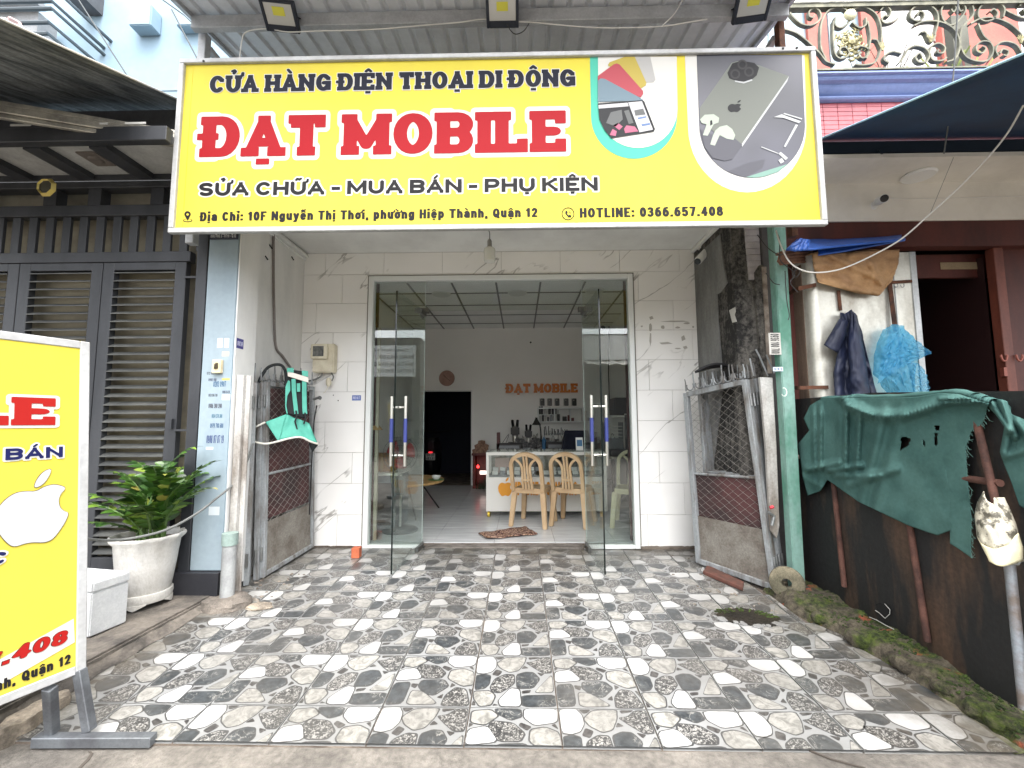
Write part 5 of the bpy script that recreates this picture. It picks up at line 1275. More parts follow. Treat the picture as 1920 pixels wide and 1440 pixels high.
# ================================================================ fittings in the porch
ivory = M('ivory plastic', s(216,208,186), .5, col2=s(196,186,162), scale=6)
a, b = Vector((-2.035,4.13,1.70)), Vector((-1.825,4.25,1.985))
mt_ = thing('electricity_meter', 'cream electricity meter box with a small window on the marble wall', 'meter', (-1.93, 4.2, 1.70))
m = MB(); m.bx(a.x, b.x, 4.155, 4.249, a.z, b.z); part(mt_, 'box', m, ivory, bevel=.01)
m = MB(); m.bx(a.x-.005, b.x-.05, 4.12, 4.155, 1.83, 1.975); part(mt_, 'cover', m, ivory, bevel=.006)
m = MB(); m.bx(a.x+.02, b.x-.085, 4.117, 4.12, 1.855, 1.955); part(mt_, 'window', m, M('meter window', s(116,116,112), .15, col2=s(70,72,72), scale=20))
m = MB(); m.tube(spline([(-1.95,4.2,1.70),(-1.97,4.2,1.66),(-2.06,4.2,1.625),(-2.13,4.2,1.62)], 5), .009, 8); m.tube(spline([(-1.86,4.2,1.70),(-1.84,4.2,1.66),(-1.85,4.19,1.62)], 5), .007, 8); part(mt_, 'lead', m, wire_g, smooth=True)
m = MB(); c = P(616,716,4.19); m.lathe([(.012,0),(.024,.02),(.026,.06),(.012,.085)], c-Vector((0,0,.045)), 14); m.tube([c-Vector((.0,0,.04)), c-Vector((.03,0,.1)), c-Vector((.05,0,.11))], .003, 5); part(mt_, 'plug', m, ivory, smooth=True)
for x, y in ((667,748),):
    a, b = P(660,751,YD), P(677,741,YD); m = MB(); m.poly([[(a.x,YD-.0005,a.z),(b.x,YD-.0005,a.z),(b.x,YD-.0005,b.z),(a.x,YD-.0005,b.z)]]); stx = solo('advert_sticker', m, flat('sticker blue', s(92,112,176), .5), 'little blue number sticker on the marble wall between door frame and meter', 'sticker', fixn=False)
    m = MB(); text_mb(m, '0902 66 27', 'num', (a.x+.01,YD-.0012,a.z+.012), (b.x-.01,YD-.0012,a.z+.012), (a.x+.01,YD-.0012,b.z-.012)); part(stx, 'lettering', m, MATS['pale notice ink'], fixn=False)
m = MB(); pts = [PX(x, y, XL+.012) for x, y in ((513,440),(513,520),(514,580),(517,648))]+[PX(x, y, XL+.014) for x, y in ((530,668),(545,690),(552,705))]
m.tube(spline(pts, 6), .011, 8); solo('conduit', m, M('grey conduit', s(132,124,120), .6), 'grey cable conduit running down the whitewashed porch wall to the baby carrier', 'conduit', smooth=True)
m = MB()
for x, y in ((507,462),(499,483),(548,484)): p = PX(x, y, XL+.006); m.tube([p+Vector((0,-.012,.01)), p+Vector((.004,.02,-.012))], .006, 6)
for x, y in ((625,741),(634,751)): p = P(x, y, YD-.001); m.lathe([(.006,0),(.004,.004)], p, 8, 0, (0,-1,0))
solo('wall_plugs', m, black, 'dark screws and plugs left in the porch walls', 'screws')
c = P(918, 478, 3.62)
bu = thing('hanging_bulb', 'clear jar-shaped light bulb hanging from a wire under the sign', 'bulb', tuple(c))
m = MB(); m.tube(spline([c+Vector((.01,0,.33)), c+Vector((.02,0,.28)), c+Vector((-.015,0,.24)), c+Vector((0,0,.2)), c+Vector((0,0,.13))], 5), .003, 6); part(bu, 'wire', m, wire_k)
m = MB(); m.lathe([(.01,.14),(.02,.125),(.02,.075),(.026,.07)], c, 14); part(bu, 'socket', m, M('grey bulb socket', s(150,148,142), .5), smooth=True)
m = MB(); m.lathe([(.026,.07),(.046,.055),(.05,.04),(.05,-.045),(.044,-.06),(0,-.062)], c, 20); part(bu, 'globe', m, flat('frosted bulb glass', s(214,214,206), .25), smooth=True)
# security camera at the right corner
def cctv(name, lab, body0, body1, mount, wall, r=.034, col=None):
    body0, body1, mount, wall = map(Vector, (body0, body1, mount, wall)); t = thing(name, lab, 'camera', tuple(mount)); d = (body1-body0).normalized()
    m = MB(); m.tube([body0, body0+d*.012, body1-d*.006, body1], lambda q: r*(1 if .05 < q < .97 else .9), 18); part(t, 'body', m, col or white_pl, smooth=True)
    m = MB(); m.tube([body1-d*.003, body1+d*.004], r*.86, 18); m.tube([body1+d*.003, body1+d*.006], r*.35, 12); part(t, 'lens', m, flat('camera lens black', s(18,18,20), .15) if 'camera lens black' not in MATS else MATS['camera lens black'], smooth=True)
    m = MB(); m.tube([wall, mount, body0+d*.03], r*.32, 10); m.tube([wall-(mount-wall).normalized()*.006, wall+(mount-wall).normalized()*.012], r*.95, 16); part(t, 'bracket', m, col or white_pl, smooth=True)
    return t
MATS['camera lens black'] = flat('camera lens black', s(18,18,20), .15)
cctv('security_camera', 'white bullet security camera under the porch ceiling above the mouldy wall', P(1330,466,4.05), P(1308,490,3.93), P(1331,472,4.08), (XR-.002, 4.1, P(1331,462,4.1).z), .036)
m = MB(); m.tube(spline([P(1331,471,4.1), P(1342,466,4.02), P(1347,452,3.95), P(1351,430,3.85)], 6), .0035, 6); solo('camera_lead', m, wire_w, 'thin white lead looping from the security camera to the ceiling', 'cable', smooth=True)
m = MB(); p = [PX(x, y, XR-.006) for x, y in ((1367,582),(1374,578),(1378,576),(1379,584),(1377,590),(1381,603),(1373,605))]; m.prism(p, (.003,0,0)); solo('torn_paper', m, whitep, 'torn white paper scrap stuck on the mouldy wall', 'paper')
# old grime patches left by stripped notices
m = MB(); gp = flat('adhesive residue', s(176,172,164), .8)
for x0, y0, x1, y1 in ((1241,601,1293,604),(1201,610,1206,614),(1239,610,1247,617),(1265,612,1276,616),(1297,611,1302,615),(1216,606,1223,622),(1217,622,1222,650),(1231,641,1262,646),(1276,628,1285,640),(1216,592,1226,600),(1282,604,1294,608),(1280,648,1290,655),(1265,652,1277,655)):
    k = rg.randint(4, 7); cx_, cy_ = (x0+x1)/2, (y0+y1)/2; m.poly([[Vector((*(P(cx_+(x1-x0)/2*math.cos(6.283*i/k+.4)*rg.uniform(.7,1.2), cy_+(y1-y0)/2*math.sin(6.283*i/k+.4)*rg.uniform(.7,1.2), YD).x, YD-.0006), P(cx_, cy_+(y1-y0)/2*math.sin(6.283*i/k+.4), YD).z)) for i in range(k)]])
part(shop, 'wall_stain', m, gp, kind='stuff', fixn=False)
# ---- teal carrier on the left gate
c0 = Vector((-1.93, 3.58, 1.35)); cn = Vector((.55,-.83,0)).normalized()
def C3(zx, zy, l=0): return PP(480+zx/8, 670+zy/8, c0, cn)+cn*l
tq = M('aqua nylon', s(88,178,158), .65, col2=s(74,158,140), scale=5, grain=.06, bmp=.1); blkf = M('black padding', s(30,34,36), .8, col2=s(20,24,26), scale=5); grm = flat('pale grey webbing', s(206,204,194), .7)
cr = thing('baby_carrier', 'aqua and black baby carrier with straps hung over the mesh gate', 'carrier', tuple(c0))
m = MB(); m.prism([C3(x, y, -.05) for x, y in ((452,180),(770,215),(770,900),(700,925),(455,850),(432,740),(440,420))], cn*.07); part(cr, 'pad', m, blkf, bevel=.012)
def strap(pts, l, w0, mat, nm):
    m = MB(); q = [C3(x, y, l) for x, y in pts]; wv = (C3(100,0)-C3(0,0)).normalized()*w0; m.ribbon(q, wv, .012); return part(cr, nm, m, mat, smooth=False)
strap([(555,330),(560,500),(575,640),(590,780),(600,850)], .034, .031, tq, 'strap'); strap([(715,360),(715,520),(718,680),(722,800),(728,850)], .034, .034, tq, 'strap')
strap([(630,395),(630,520)], .03, .026, tq, 'strap')
m = MB(); q = [C3(x, y, .03) for x, y in ((455,395),(478,350),(505,365),(508,500),(464,580),(448,720),(470,850),(452,845),(432,740),(436,450))]; m.prism(q, cn*.006); part(cr, 'side_panel', m, tq)
m = MB(); m.prism([C3(x, y, .04) for x, y in ((465,215),(775,310),(775,385),(470,290))], cn*.01); part(cr, 'label_band', m, flat('beige band', s(214,206,196), .6))
m = MB(); m.prism([C3(x, y, .03) for x, y in ((455,170),(555,165),(555,240),(460,235))], cn*.02); m.prism([C3(x, y, .03) for x, y in ((680,205),(770,215),(770,300),(680,280))], cn*.02); part(cr, 'top_pocket', m, tq)
for q in ([(590,800),(600,900),(575,960),(600,1060),(655,1185)], [(722,830),(735,910),(705,1000)]): strap(q, .05, .012, blkf, 'buckle_strap')
m = MB(); m.tube(spline([C3(x, y, -.02) for x, y in ((40,380),(90,270),(180,150),(300,105),(390,120),(440,200),(455,330),(440,420))], 6), .012, 8); part(cr, 'hood_wire', m, blkf, smooth=True)
sh_ = PP; 
def fan(u, v):
    top_ = [(455,850),(560,905),(650,930),(790,985)]; bot = [(320,1250),(500,1205),(655,1190),(910,1290)]
    def at(l, t): i = min(2, int(t*3)); f = t*3-i; return (lerp(l[i][0], l[i+1][0], f), lerp(l[i][1], l[i+1][1], f))
    a, b = at(top_, u), at(bot, u); return C3(lerp(a[0], b[0], v), lerp(a[1], b[1], v), .02+.07*v-.05*abs(u-.5)*v+.012*nz(u*5, v*3))
m = MB(); m.grid(fan, 18, 10); f = part(cr, 'apron', m, tq, smooth=True); md = f.modifiers.new('thickness', 'SOLIDIFY'); md.thickness = .006
m = MB(); m.grid(lambda u, v: C3(*( (lerp(lerp(140,455,u), lerp(320,330,u), v)), (lerp(lerp(970,850,u), lerp(1250,1248,u), v)) ), .02+.06*v), 10, 10); f = part(cr, 'apron', m, tq, smooth=True); md = f.modifiers.new('thickness', 'SOLIDIFY'); md.thickness = .006
m = MB(); m.tube(spline([C3(x, y, l) for x, y, l in ((135,975,.02),(20,1030,.03),(-90,1080,.04),(-130,1150,.05),(-100,1230,.06),(0,1270,.07),(150,1290,.08),(320,1255,.085),(500,1208,.09),(655,1195,.09),(800,1260,.08),(915,1295,.06))], 8), .008, 8); part(cr, 'rim_piping', m, grm, smooth=True)
m = MB(); m.grid(lambda u, v: C3(lerp(lerp(780,920,u), lerp(790,840,u), v), lerp(lerp(1260,1300,u), lerp(1300,1420,u), v), .06-.03*v), 4, 6); f = part(cr, 'lining', m, blkf, smooth=True); f.modifiers.new('thickness', 'SOLIDIFY').thickness = .004
m = MB(); p = P(598,745,3.9); m.tube([p, p+Vector((-.05,0,-.02))], .012, 8); m.tube([p+Vector((0,-.005,0)), p+Vector((.02,-.01,-.01))], .016, 10); solo('gate_bolt', m, steel, 'round steel latch knob sticking out beside the baby carrier', 'latch', smooth=True)
m = MB(); m.tube(spline([P(x, y, 4.05) for x, y in ((594,760),(588,800),(583,900),(580,965))], 6), .006, 6); solo('rubber_cord', m, black, 'black cord hanging down the marble wall edge below the meter box', 'cord', smooth=True)
# ================================================================ right side
def curve_at(pts, t):
    L = [math.hypot(b[0]-a[0], b[1]-a[1]) for a, b in zip(pts, pts[1:])]; T = sum(L)*t
    for (a, b), l in zip(zip(pts, pts[1:]), L):
        if T <= l or (b is pts[-1]): f = min(1, T/l if l else 0); return (a[0]+(b[0]-a[0])*f, a[1]+(b[1]-a[1])*f)
        T -= l
def coons(top, bot, left, right):
    """surface between four outline curves (photo sight lines), u to the right, v downwards"""
    c00, c10, c01, c11 = top[0], top[-1], bot[0], bot[-1]
    def f(u, v):
        a, b, c, d = curve_at(top, u), curve_at(bot, u), curve_at(left, v), curve_at(right, v)
        return tuple((1-v)*a[i]+v*b[i]+(1-u)*c[i]+u*d[i]-((1-u)*(1-v)*c00[i]+u*(1-v)*c10[i]+(1-u)*v*c01[i]+u*v*c11[i]) for i in (0, 1))
    return f
def inside(p, poly):
    r = False; j = len(poly)-1
    for i in range(len(poly)):
        if (poly[i][1] > p[1]) != (poly[j][1] > p[1]) and p[0] < (poly[j][0]-poly[i][0])*(p[1]-poly[i][1])/(poly[j][1]-poly[i][1])+poly[i][0]: r = not r
        j = i
    return r
FX = 2.12
# mossy footing
def footmat():
    m_, t, b = base('mossy masonry'); n1 = noi(t, pos(t), 4.5, 7, .7, .4); n2 = noi(t, pos(t), 30, 5, .7)
    c = mix(t, ramp(t, n2, [(.35, 0), (.65, 1)]), s(54,48,40), s(104,96,80))
    c = mix(t, ramp(t, noi(t, pos(t), 7, 3), [(.62, 0), (.66, 1)]), c, s(146,78,54))
    c = mix(t, ramp(t, n1, [(.46, 0), (.58, 1)]), c, mix(t, ramp(t, n2, [(.4, 0), (.6, 1)]), s(40,50,19), s(80,94,30)))
    t.links.new(c, b.inputs['Base Color']); b.inputs['Roughness'].default_value = .95; bump(t, b, noi(t, pos(t), 70, 6, .7), 1, .02); return m_
fmat = footmat()
m = MB()
toe = [(3.40,1.80),(2.978,1.815),(2.68,1.915),(2.378,1.945),(2.097,1.985),(1.876,1.99),(1.5,2.0)]
def toex(y):
    for (y0, x0), (y1, x1) in zip(toe, toe[1:]):
        if y >= y1: return x0+(x1-x0)*(y0-y)/(y0-y1)
    return toe[-1][1]
def foot(u, v):
    y = lerp(3.36, 1.5, v); x0 = toex(y)+.02*nz(y*6); x = lerp(x0, 2.24, u)
    prof = min(1, u*5.5)**.5*(.82+.3*u); z0 = fz(x0, y)-.02; ht = (.075+.05*math.exp(-((y-2.45)/.35)**2)+.03*math.exp(-((y-3.1)/.2)**2))
    return (x+.02*nz(y*9, u*5)+.012*nz(y*26, u*9), y, z0+ht*prof+.026*nz(x*9, y*9)*prof+.016*abs(nz(x*22, y*22))*(u > .05)+.010*nz(x*48, y*48)*(u > .05))
m.grid(foot, 22, 140); ft = solo('mossy_footing', m, fmat, 'mossy broken masonry footing along the foot of the black metal fence', 'footing', smooth=True, ang=60)
r2 = random.Random(9); mm_ = MB()
for k in range(1500):
    v = r2.random(); u = r2.random()**.7; p = Vector(foot(u*.8+.05, v))
    if mnoise.noise(p*6) < .06: continue
    r_ = r2.uniform(.003, .010); mm_.lathe([(r_*.8, -.002), (r_, r_*.4), (0, r_*.9)], p, 5)
part(ft, 'moss_tufts', mm_, moss, kind='stuff')
mm = MB()
for (x, y, sz, sd) in ((1.90,2.95,.05,21),(1.97,2.78,.05,23),(2.04,2.5,.05,25),(1.99,2.48,.045,27),(2.03,2.28,.055,29),(2.06,1.95,.06,31),(2.0,1.98,.04,33),(2.08,2.12,.05,35),(2.04,2.7,.05,37),(1.93,2.62,.07,2),(1.98,2.38,.06,5),(2.02,2.05,.06,9),(1.88,2.86,.05,12),(2.0,2.2,.045,15)):
    mm = MB(); rockmesh(mm, (x, y, fz(x, y)+.04), 1, (sz, sz*.8, sz*.8), sd, 9, sd); part(ft, 'stone', mm, fmat, smooth=True)
# sheet-metal fence
sheetm = M('blackened sheet metal', s(32,32,32), .6, .2, col2=s(84,64,50), scale=3.0, lo=.5, hi=.70, stretch=(1,1.8,.30), bmp=.2, bscale=30, grain=.3)
fe = thing('sheet_metal_fence', 'black rust-stained sheet metal fence with a torn green cloth over it', 'fence', (FX, 2.5, .03))
m = MB()
def shf(y): return (1.372 if y > 2.6 else 1.372-(2.6-y)*.06)
nS_ = 40
for i in range(nS_):
    y0, y1 = lerp(1.1, 3.40, i/nS_), lerp(1.1, 3.40, (i+1)/nS_); o0, o1 = .008*nz(y0*3), .008*nz(y1*3)
    m.hexa([(FX+o0,y0,-.02),(FX+.004+o0,y0,-.02),(FX+.004+o1,y1,-.02),(FX+o1,y1,-.02)], [(FX+o0,y0,shf(y0)),(FX+.004+o0,y0,shf(y0)),(FX+.004+o1,y1,shf(y1)),(FX+o1,y1,shf(y1))])
part(fe, 'panel', m, sheetm)
rp_ = M('rusty pipe', s(98,66,56), .8, .2, col2=s(66,44,38), scale=9, grain=.2)
for a, b in (((1563,905),(1583,1100)),((1706,985),(1739,1203))): m = MB(); m.tube([PX(*a, FX-.006), PX(*b, FX-.02)], .016, 10); part(fe, 'post', m, rp_, smooth=True)
m = MB(); m.tube([PX(1468,852,FX-.05), PX(1508,858,FX-.03)], .014, 10); part(fe, 'rail', m, M('pale pipe', s(168,156,146), .6, .3, col2=s(110,80,66), scale=8), smooth=True)
m = MB(); m.tube([PX(1810,897,FX-.03), PX(1876,906,FX-.05)], .016, 10); part(fe, 'rail', m, rp_, smooth=True)
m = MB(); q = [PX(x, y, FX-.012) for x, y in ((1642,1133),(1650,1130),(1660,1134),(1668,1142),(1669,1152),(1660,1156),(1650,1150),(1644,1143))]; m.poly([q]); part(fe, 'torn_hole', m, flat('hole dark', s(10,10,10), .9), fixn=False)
m = MB(); cq = sum(q, Vector())/8; m.tube([cq+(p-cq)*(1.05+.1*(i % 2))+Vector((-.004,0,.004*(-1)**i)) for i, p in enumerate(q[2:])], .0016, 5); m.tube([PX(x, y, FX-.02) for x, y in ((1630,1157),(1643,1162),(1660,1172),(1676,1180))], .002, 5); part(fe, 'torn_rim', m, flat('torn white edge', s(190,190,184), .6))
# leaning pole with the cap
pole0, polem, pole1 = PX(1822,752,2.102), PX(1894,1056,2.02), PX(1921,1330,1.99)
pole = thing('leaning_pole', 'rusty pole with a pale lower end leaning on the black fence', 'pole', tuple(pole1))
m = MB(); m.tube([pole0, polem], .015, 12); part(pole, 'upper_pole', m, rp_, smooth=True)
m = MB(); m.tube([polem+(pole0-polem)*.03, pole1], .018, 12); part(pole, 'lower_pole', m, M('zinc pipe', s(150,158,166), .5, .5, col2=s(120,110,104), scale=8), smooth=True)
m = MB(); m.tube([polem+Vector((-.03,0,0)), polem+Vector((.0,-.03,.004)), polem+Vector((.03,-.01,.01)), polem+Vector((.06,0,.012))], .004, 5); part(pole, 'wire_tie', m, wire_g)
kc = PX(1868,975,1.985); kn = Vector((-.80,-.60,.08)).normalized()
K = lambda x, y, l=0: PP(1770+x*150/386, 740+y*560/1440, kc, kn)+kn*l
cap = thing('baseball_cap', 'silver camouflage cap hung upside down on the leaning pole', 'cap', tuple(kc))
cam_m = M('silver camouflage cloth', s(196,190,172), .45, .25, col2=s(92,88,78), scale=26, lo=.47, hi=.56, grain=.1, bmp=.4, bscale=30)
crown = coons([(192,465),(215,510),(245,525),(252,495),(295,495)], [(160,680),(195,715),(260,735),(330,715),(362,665)], [(192,465),(165,510),(148,580),(160,680)], [(295,495),(325,560),(350,620),(362,665)])
m = MB(); m.grid(lambda u, v: K(*crown(u, v), .01+.075*math.sin(math.pi*u)**.7*(.45+.55*v)+.012*nz(u*5, v*4)), 22, 18); f = part(cap, 'crown', m, cam_m, smooth=True); f.modifiers.new('thickness', 'SOLIDIFY').thickness = .003
brim = coons([(160,680),(195,715),(260,735),(330,715),(362,665)], [(205,735),(240,790),(310,812),(386,800)], [(160,680),(180,715),(205,735)], [(362,665),(385,735),(386,800)])
m = MB(); m.grid(lambda u, v: K(*brim(u, v), .075*math.sin(math.pi*u)**.7+.014+.045*v*math.sin(math.pi*u)), 20, 8); f = part(cap, 'brim', m, M('cream cap brim', s(206,200,168), .7, col2=s(186,178,146), scale=9), smooth=True); f.modifiers.new('thickness', 'SOLIDIFY').thickness = .005
# green cloth
gz = lambda x, y: (1470+x/4.267, 730+y/4.267)
green = M('sea green cloth', s(74,105,100), .95, col2=s(60,90,86), scale=4, grain=.1, bmp=.15, bscale=300, spec=.1)
gtop = [(290,82),(440,75),(640,68),(900,66),(1080,58),(1250,30),(1400,42),(1640,115)]
gbot = [(190,850),(290,815),(350,722),(600,900),(1000,1090),(1230,1168),(1330,1130),(1372,1150),(1330,1232),(1375,1260),(1500,1345)]
glef = [(290,82),(210,130),(160,235),(205,330),(112,440),(150,700),(190,850)]; grig = [(1640,115),(1590,270),(1500,340),(1455,470),(1470,700),(1500,1000),(1500,1345)]
gf = coons(gtop, gbot, glef, grig)
holes = [[(940,380),(1020,390),(1000,450),(930,490)], [(1205,295),(1250,290),(1250,325),(1215,330)], [(1205,350),(1232,350),(1228,450),(1205,450)], [(1115,405),(1135,415),(1132,450),(1120,470)]]
swag = [(470,70),(560,150),(700,205),(850,215),(1000,200),(1200,130),(1330,85),(1560,80),(1660,110)]
swpts = [curve_at(swag, i/40) for i in range(41)]
def gdisp(p): return 1.55*gdisp0(p)
def gdisp0(p):
    x, y = p
    d = min(math.hypot(x-a, y-b) for a, b in swpts); k = .035*math.exp(-(d/40)**2)
    for fx, sl_, w_, a_ in ((295,.0,18,.022),(500,-.02,20,.026),(610,-.06,22,.022),(450,0,30,.01),(240,.02,16,.014),(800,-.25,40,.018),(960,-.3,46,.012)):
        xx = x-fx-sl_*(y-200)*1.0; fall = math.exp(-max(0, y-560)/120) if fx < 620 else 1
        k += a_*math.exp(-(xx/w_)**2)*fall*min(1, max(0, (y-90)/120))
    for (ax, ay), (bx, by), w_, a_ in (((195,640),(440,590),26,.034),((360,650),(620,610),24,.026),((430,690),(760,690),30,.02),((520,760),(900,640),34,.018),((150,690),(300,780),30,.012),((500,130),(700,200),20,.016),((1250,75),(1480,70),14,.02),((1300,110),(1560,100),14,.016)):
        t_ = max(0, min(1, ((x-ax)*(bx-ax)+(y-ay)*(by-ay))/((bx-ax)**2+(by-ay)**2))); d = math.hypot(x-ax-t_*(bx-ax), y-ay-t_*(by-ay)); k += a_*math.exp(-(d/w_)**2)
    return k+.006*nz(x/160, y/160)
m = MB()
def gpt(u, v):
    p = gf(u, v); return PX(*gz(*p), FX-.042-gdisp(p))
m.grid(gpt, 150, 110, keep=lambda u, v: not any(inside(gf(u, v), h) for h in holes))
def over(u, v):
    p = gf(u, 0); q = PX(*gz(*p), FX-.042-gdisp(p)); a = math.pi*v*.9; r_ = .05+.012*nz(u*11); return q+Vector((r_*(1-math.cos(a)), 0, r_*.55*math.sin(a)*(1.2+.6*nz(u*8, 2))-.05*v*v))
m.grid(over, 150, 8)
gc_ = thing('green_cloth', 'torn sea-green cloth with holes draped over the black sheet fence', 'cloth', tuple(PX(*gz(900,100), FX)))
f = part(gc_, 'main_drape', m, green, smooth=True, ang=80, fixn=False); f.modifiers.new('thickness', 'SOLIDIFY').thickness = .003
g2 = coons([(1600,100),(1720,78),(1790,100),(1815,195),(1900,235),(2010,262)], [(1735,500),(1760,585),(1830,760),(1890,935),(1960,965),(2010,980)], [(1600,100),(1700,200),(1770,300),(1735,500)], [(2010,262),(2010,600),(2010,980)])
m = MB()
def g2p(u, v):
    x, y = g2(u, v); k = 0
    for (ax, ay), (bx, by), w_, a_ in (((1660,110),(1800,330),24,.03),((1740,100),(1850,380),24,.03),((1800,330),(1760,500),30,.03),((1870,260),(1990,420),26,.03),((1760,540),(1960,480),30,.02)):
        t_ = max(0, min(1, ((x-ax)*(bx-ax)+(y-ay)*(by-ay))/((bx-ax)**2+(by-ay)**2))); d = math.hypot(x-ax-t_*(bx-ax), y-ay-t_*(by-ay)); k += a_*math.exp(-(d/w_)**2)
    return PX(*gz(x, y), FX-.04-k)
m.grid(g2p, 50, 50); f = part(gc_, 'bunched_end', m, green, smooth=True, ang=80, fixn=False); f.modifiers.new('thickness', 'SOLIDIFY').thickness = .003
fr_ = MB(); r3 = random.Random(4)
for k in range(120):
    v = r3.uniform(.02, 1); p = Vector(gpt(1, v)); L = r3.uniform(.003, .02)*(1+(k % 7 == 0)); fr_.tube([p, p+Vector((-.003, -L*r3.uniform(-.1,.6), r3.uniform(-.9,.2)*L)), p+Vector((-.003, -L*r3.uniform(.1,1), -L*r3.uniform(-.1,1.2)))], .0006, 3)
part(gc_, 'frayed_threads', fr_, M('pale fray', s(110,150,140), .9), kind='stuff')
# ---- green post
gp_ = M('sea green post paint', s(122,156,146), .6, col2=s(80,130,112), scale=2.2, lo=.45, hi=.6, stretch=(2,2,.8), grain=.12)
post = thing('green_post', 'sea-green painted post with a black phone number sticker between the gate and the cabinet', 'post', (2.0, 3.25, -.05))
m = MB(); m.hexa([(1.95,3.22,-.06),(2.03,3.22,-.06),(2.03,3.30,-.06),(1.95,3.30,-.06)], [(1.95,3.22,2.75),(2.05,3.22,2.75),(2.05,3.30,2.75),(1.95,3.30,2.75)]); part(post, 'shaft', m, gp_, bevel=.006)
yq = 3.2185
a, b = P(1443,665,yq), P(1463,624,yq); m = MB(); m.poly([[(a.x,yq,a.z),(b.x,yq,a.z),(b.x,yq,b.z),(a.x,yq,b.z)]]); part(post, 'sticker', m, whitep, fixn=False)
m = MB(); text_mb(m, '0936 100 700', 'num', (a.x+.012,yq-.0012,b.z-.008), (a.x+.012,yq-.0012,a.z+.008), (b.x-.012,yq-.0012,b.z-.008)); part(post, 'advert_number', m, flat('sticker black', s(24,24,24), .5), fixn=False)
a, b = P(1450,696,yq), P(1468,688,yq); m = MB(); m.poly([[(a.x,yq,a.z),(b.x,yq,a.z),(b.x,yq,b.z),(a.x,yq,b.z)]]); part(post, 'sticker', m, flat('sticker pale blue', s(206,216,232), .5), fixn=False)
m = MB(); text_mb(m, '078 5', 'num', (a.x+.008,yq-.0012,a.z+.006), (b.x-.008,yq-.0012,a.z+.006), (a.x+.008,yq-.0012,b.z-.006)); part(post, 'advert_number', m, MATS['indigo notice'], fixn=False)
# stone ring
wc = G(1484, 1128); wv_ = Vector((-.55,-.83,.12)).normalized()
m = MB(); wm = M('old grindstone', s(128,120,100), .95, col2=s(92,88,72), scale=9, bmp=.9, bscale=70, grain=.3)
pr = [(.027,-.028),(.032,.03),(.05,.036),(.088,.032),(.108,.018),(.112,0),(.108,-.02),(.085,-.032),(.05,-.034),(.027,-.028)]
k0 = len(m.v); m.lathe(pr, (wc.x, wc.y+.04, wc.z+.112), 36, 0, wv_); m.f = [f for f in m.f if len(f) == 4]; m.m = [0]*len(m.f)
wo = solo('stone_ring', m, wm, 'round stone ring with a hole leaning between the gate and the mossy footing', 'stone ring', smooth=True)
# ---- steel cabinet
stn = M('stained steel panel', s(206,204,194), .38, .45, col2=s(122,112,96), scale=3.4, lo=.47, hi=.74, stretch=(1,1,.5), bmp=.06, bscale=9, grain=.1)
brn = M('brown weathered panel', s(112,94,80), .75, col2=s(86,72,62), scale=4, stretch=(1,3,.3), grain=.15)
cb = thing('steel_cabinet', 'tall dented steel cabinet behind the black fence with cloths piled on top', 'cabinet', (2.6, 3.4, 0))
CBX0, CBX1, CBY0, CBY1, CBZ = 2.2, 2.97, 3.2, 3.56, 2.47
m = MB(); rr = .06; prof = [(CBX0, CBY1), (CBX0, CBY0+rr)]+[(CBX0+rr-rr*math.cos(R(a)), CBY0+rr-rr*math.sin(R(a))) for a in range(10, 91, 10)]+[(CBX1-.03, CBY0), (CBX1, CBY0+.03), (CBX1, CBY1)]
m.prism([(x, y, .1) for x, y in prof], (0, 0, CBZ-.1)); part(cb, 'body', m, stn, smooth=True, ang=25)
m = MB(); m.bx(CBX0-.006, CBX0-.0015, CBY0+.1, CBY1, .1, CBZ-.05); part(cb, 'side_panel', m, brn)
m = MB(); m.bx(CBX1-.16, CBX1-.155, CBY0-.006, CBY0-.001, .3, CBZ-.12); m.bx(CBX1-.03, CBX1+.012, CBY0-.008, CBY0+.02, .3, CBZ); part(cb, 'edge_strip', m, M('edge aluminium', s(176,178,178), .4, .6))
def flatbar(pts, w_, mat, nm='strap_bar'):
    m = MB(); m.ribbon(pts, (0, 0, w_), .006); return part(cb, nm, m, mat)
flatbar([PX(1462,562,2.19)+Vector((0,0,0)), PX(1475,552,2.19), P(1498,541,3.19), P(1530,534,3.185)], .03, rust)
flatbar([PX(1476,728,2.17), P(1500,727,3.17), P(1553,726,3.185)], .026, rust); flatbar([P(1662,530,3.19), P(1710,527,3.19)], .022, rust)
m = MB(); m.beam(P(1572,545,3.188), P(1576,582,3.188), .022, .008, up=(0,1,0)); m.beam(P(1668,530,3.185), P(1679,622,3.17), .03, .008, up=(0,1,0)); parts(cb, 'hanger_bar', m, rust)
m = MB()
for x in (1680, 1692): c = P(x, 535, 3.18); m.tube([c+Vector((.012*math.cos(R(a)), 0, .016*math.sin(R(a)))) for a in range(-200, 60, 25)], .003, 5)
part(cb, 'hook', m, MATS['galvanised steel'])
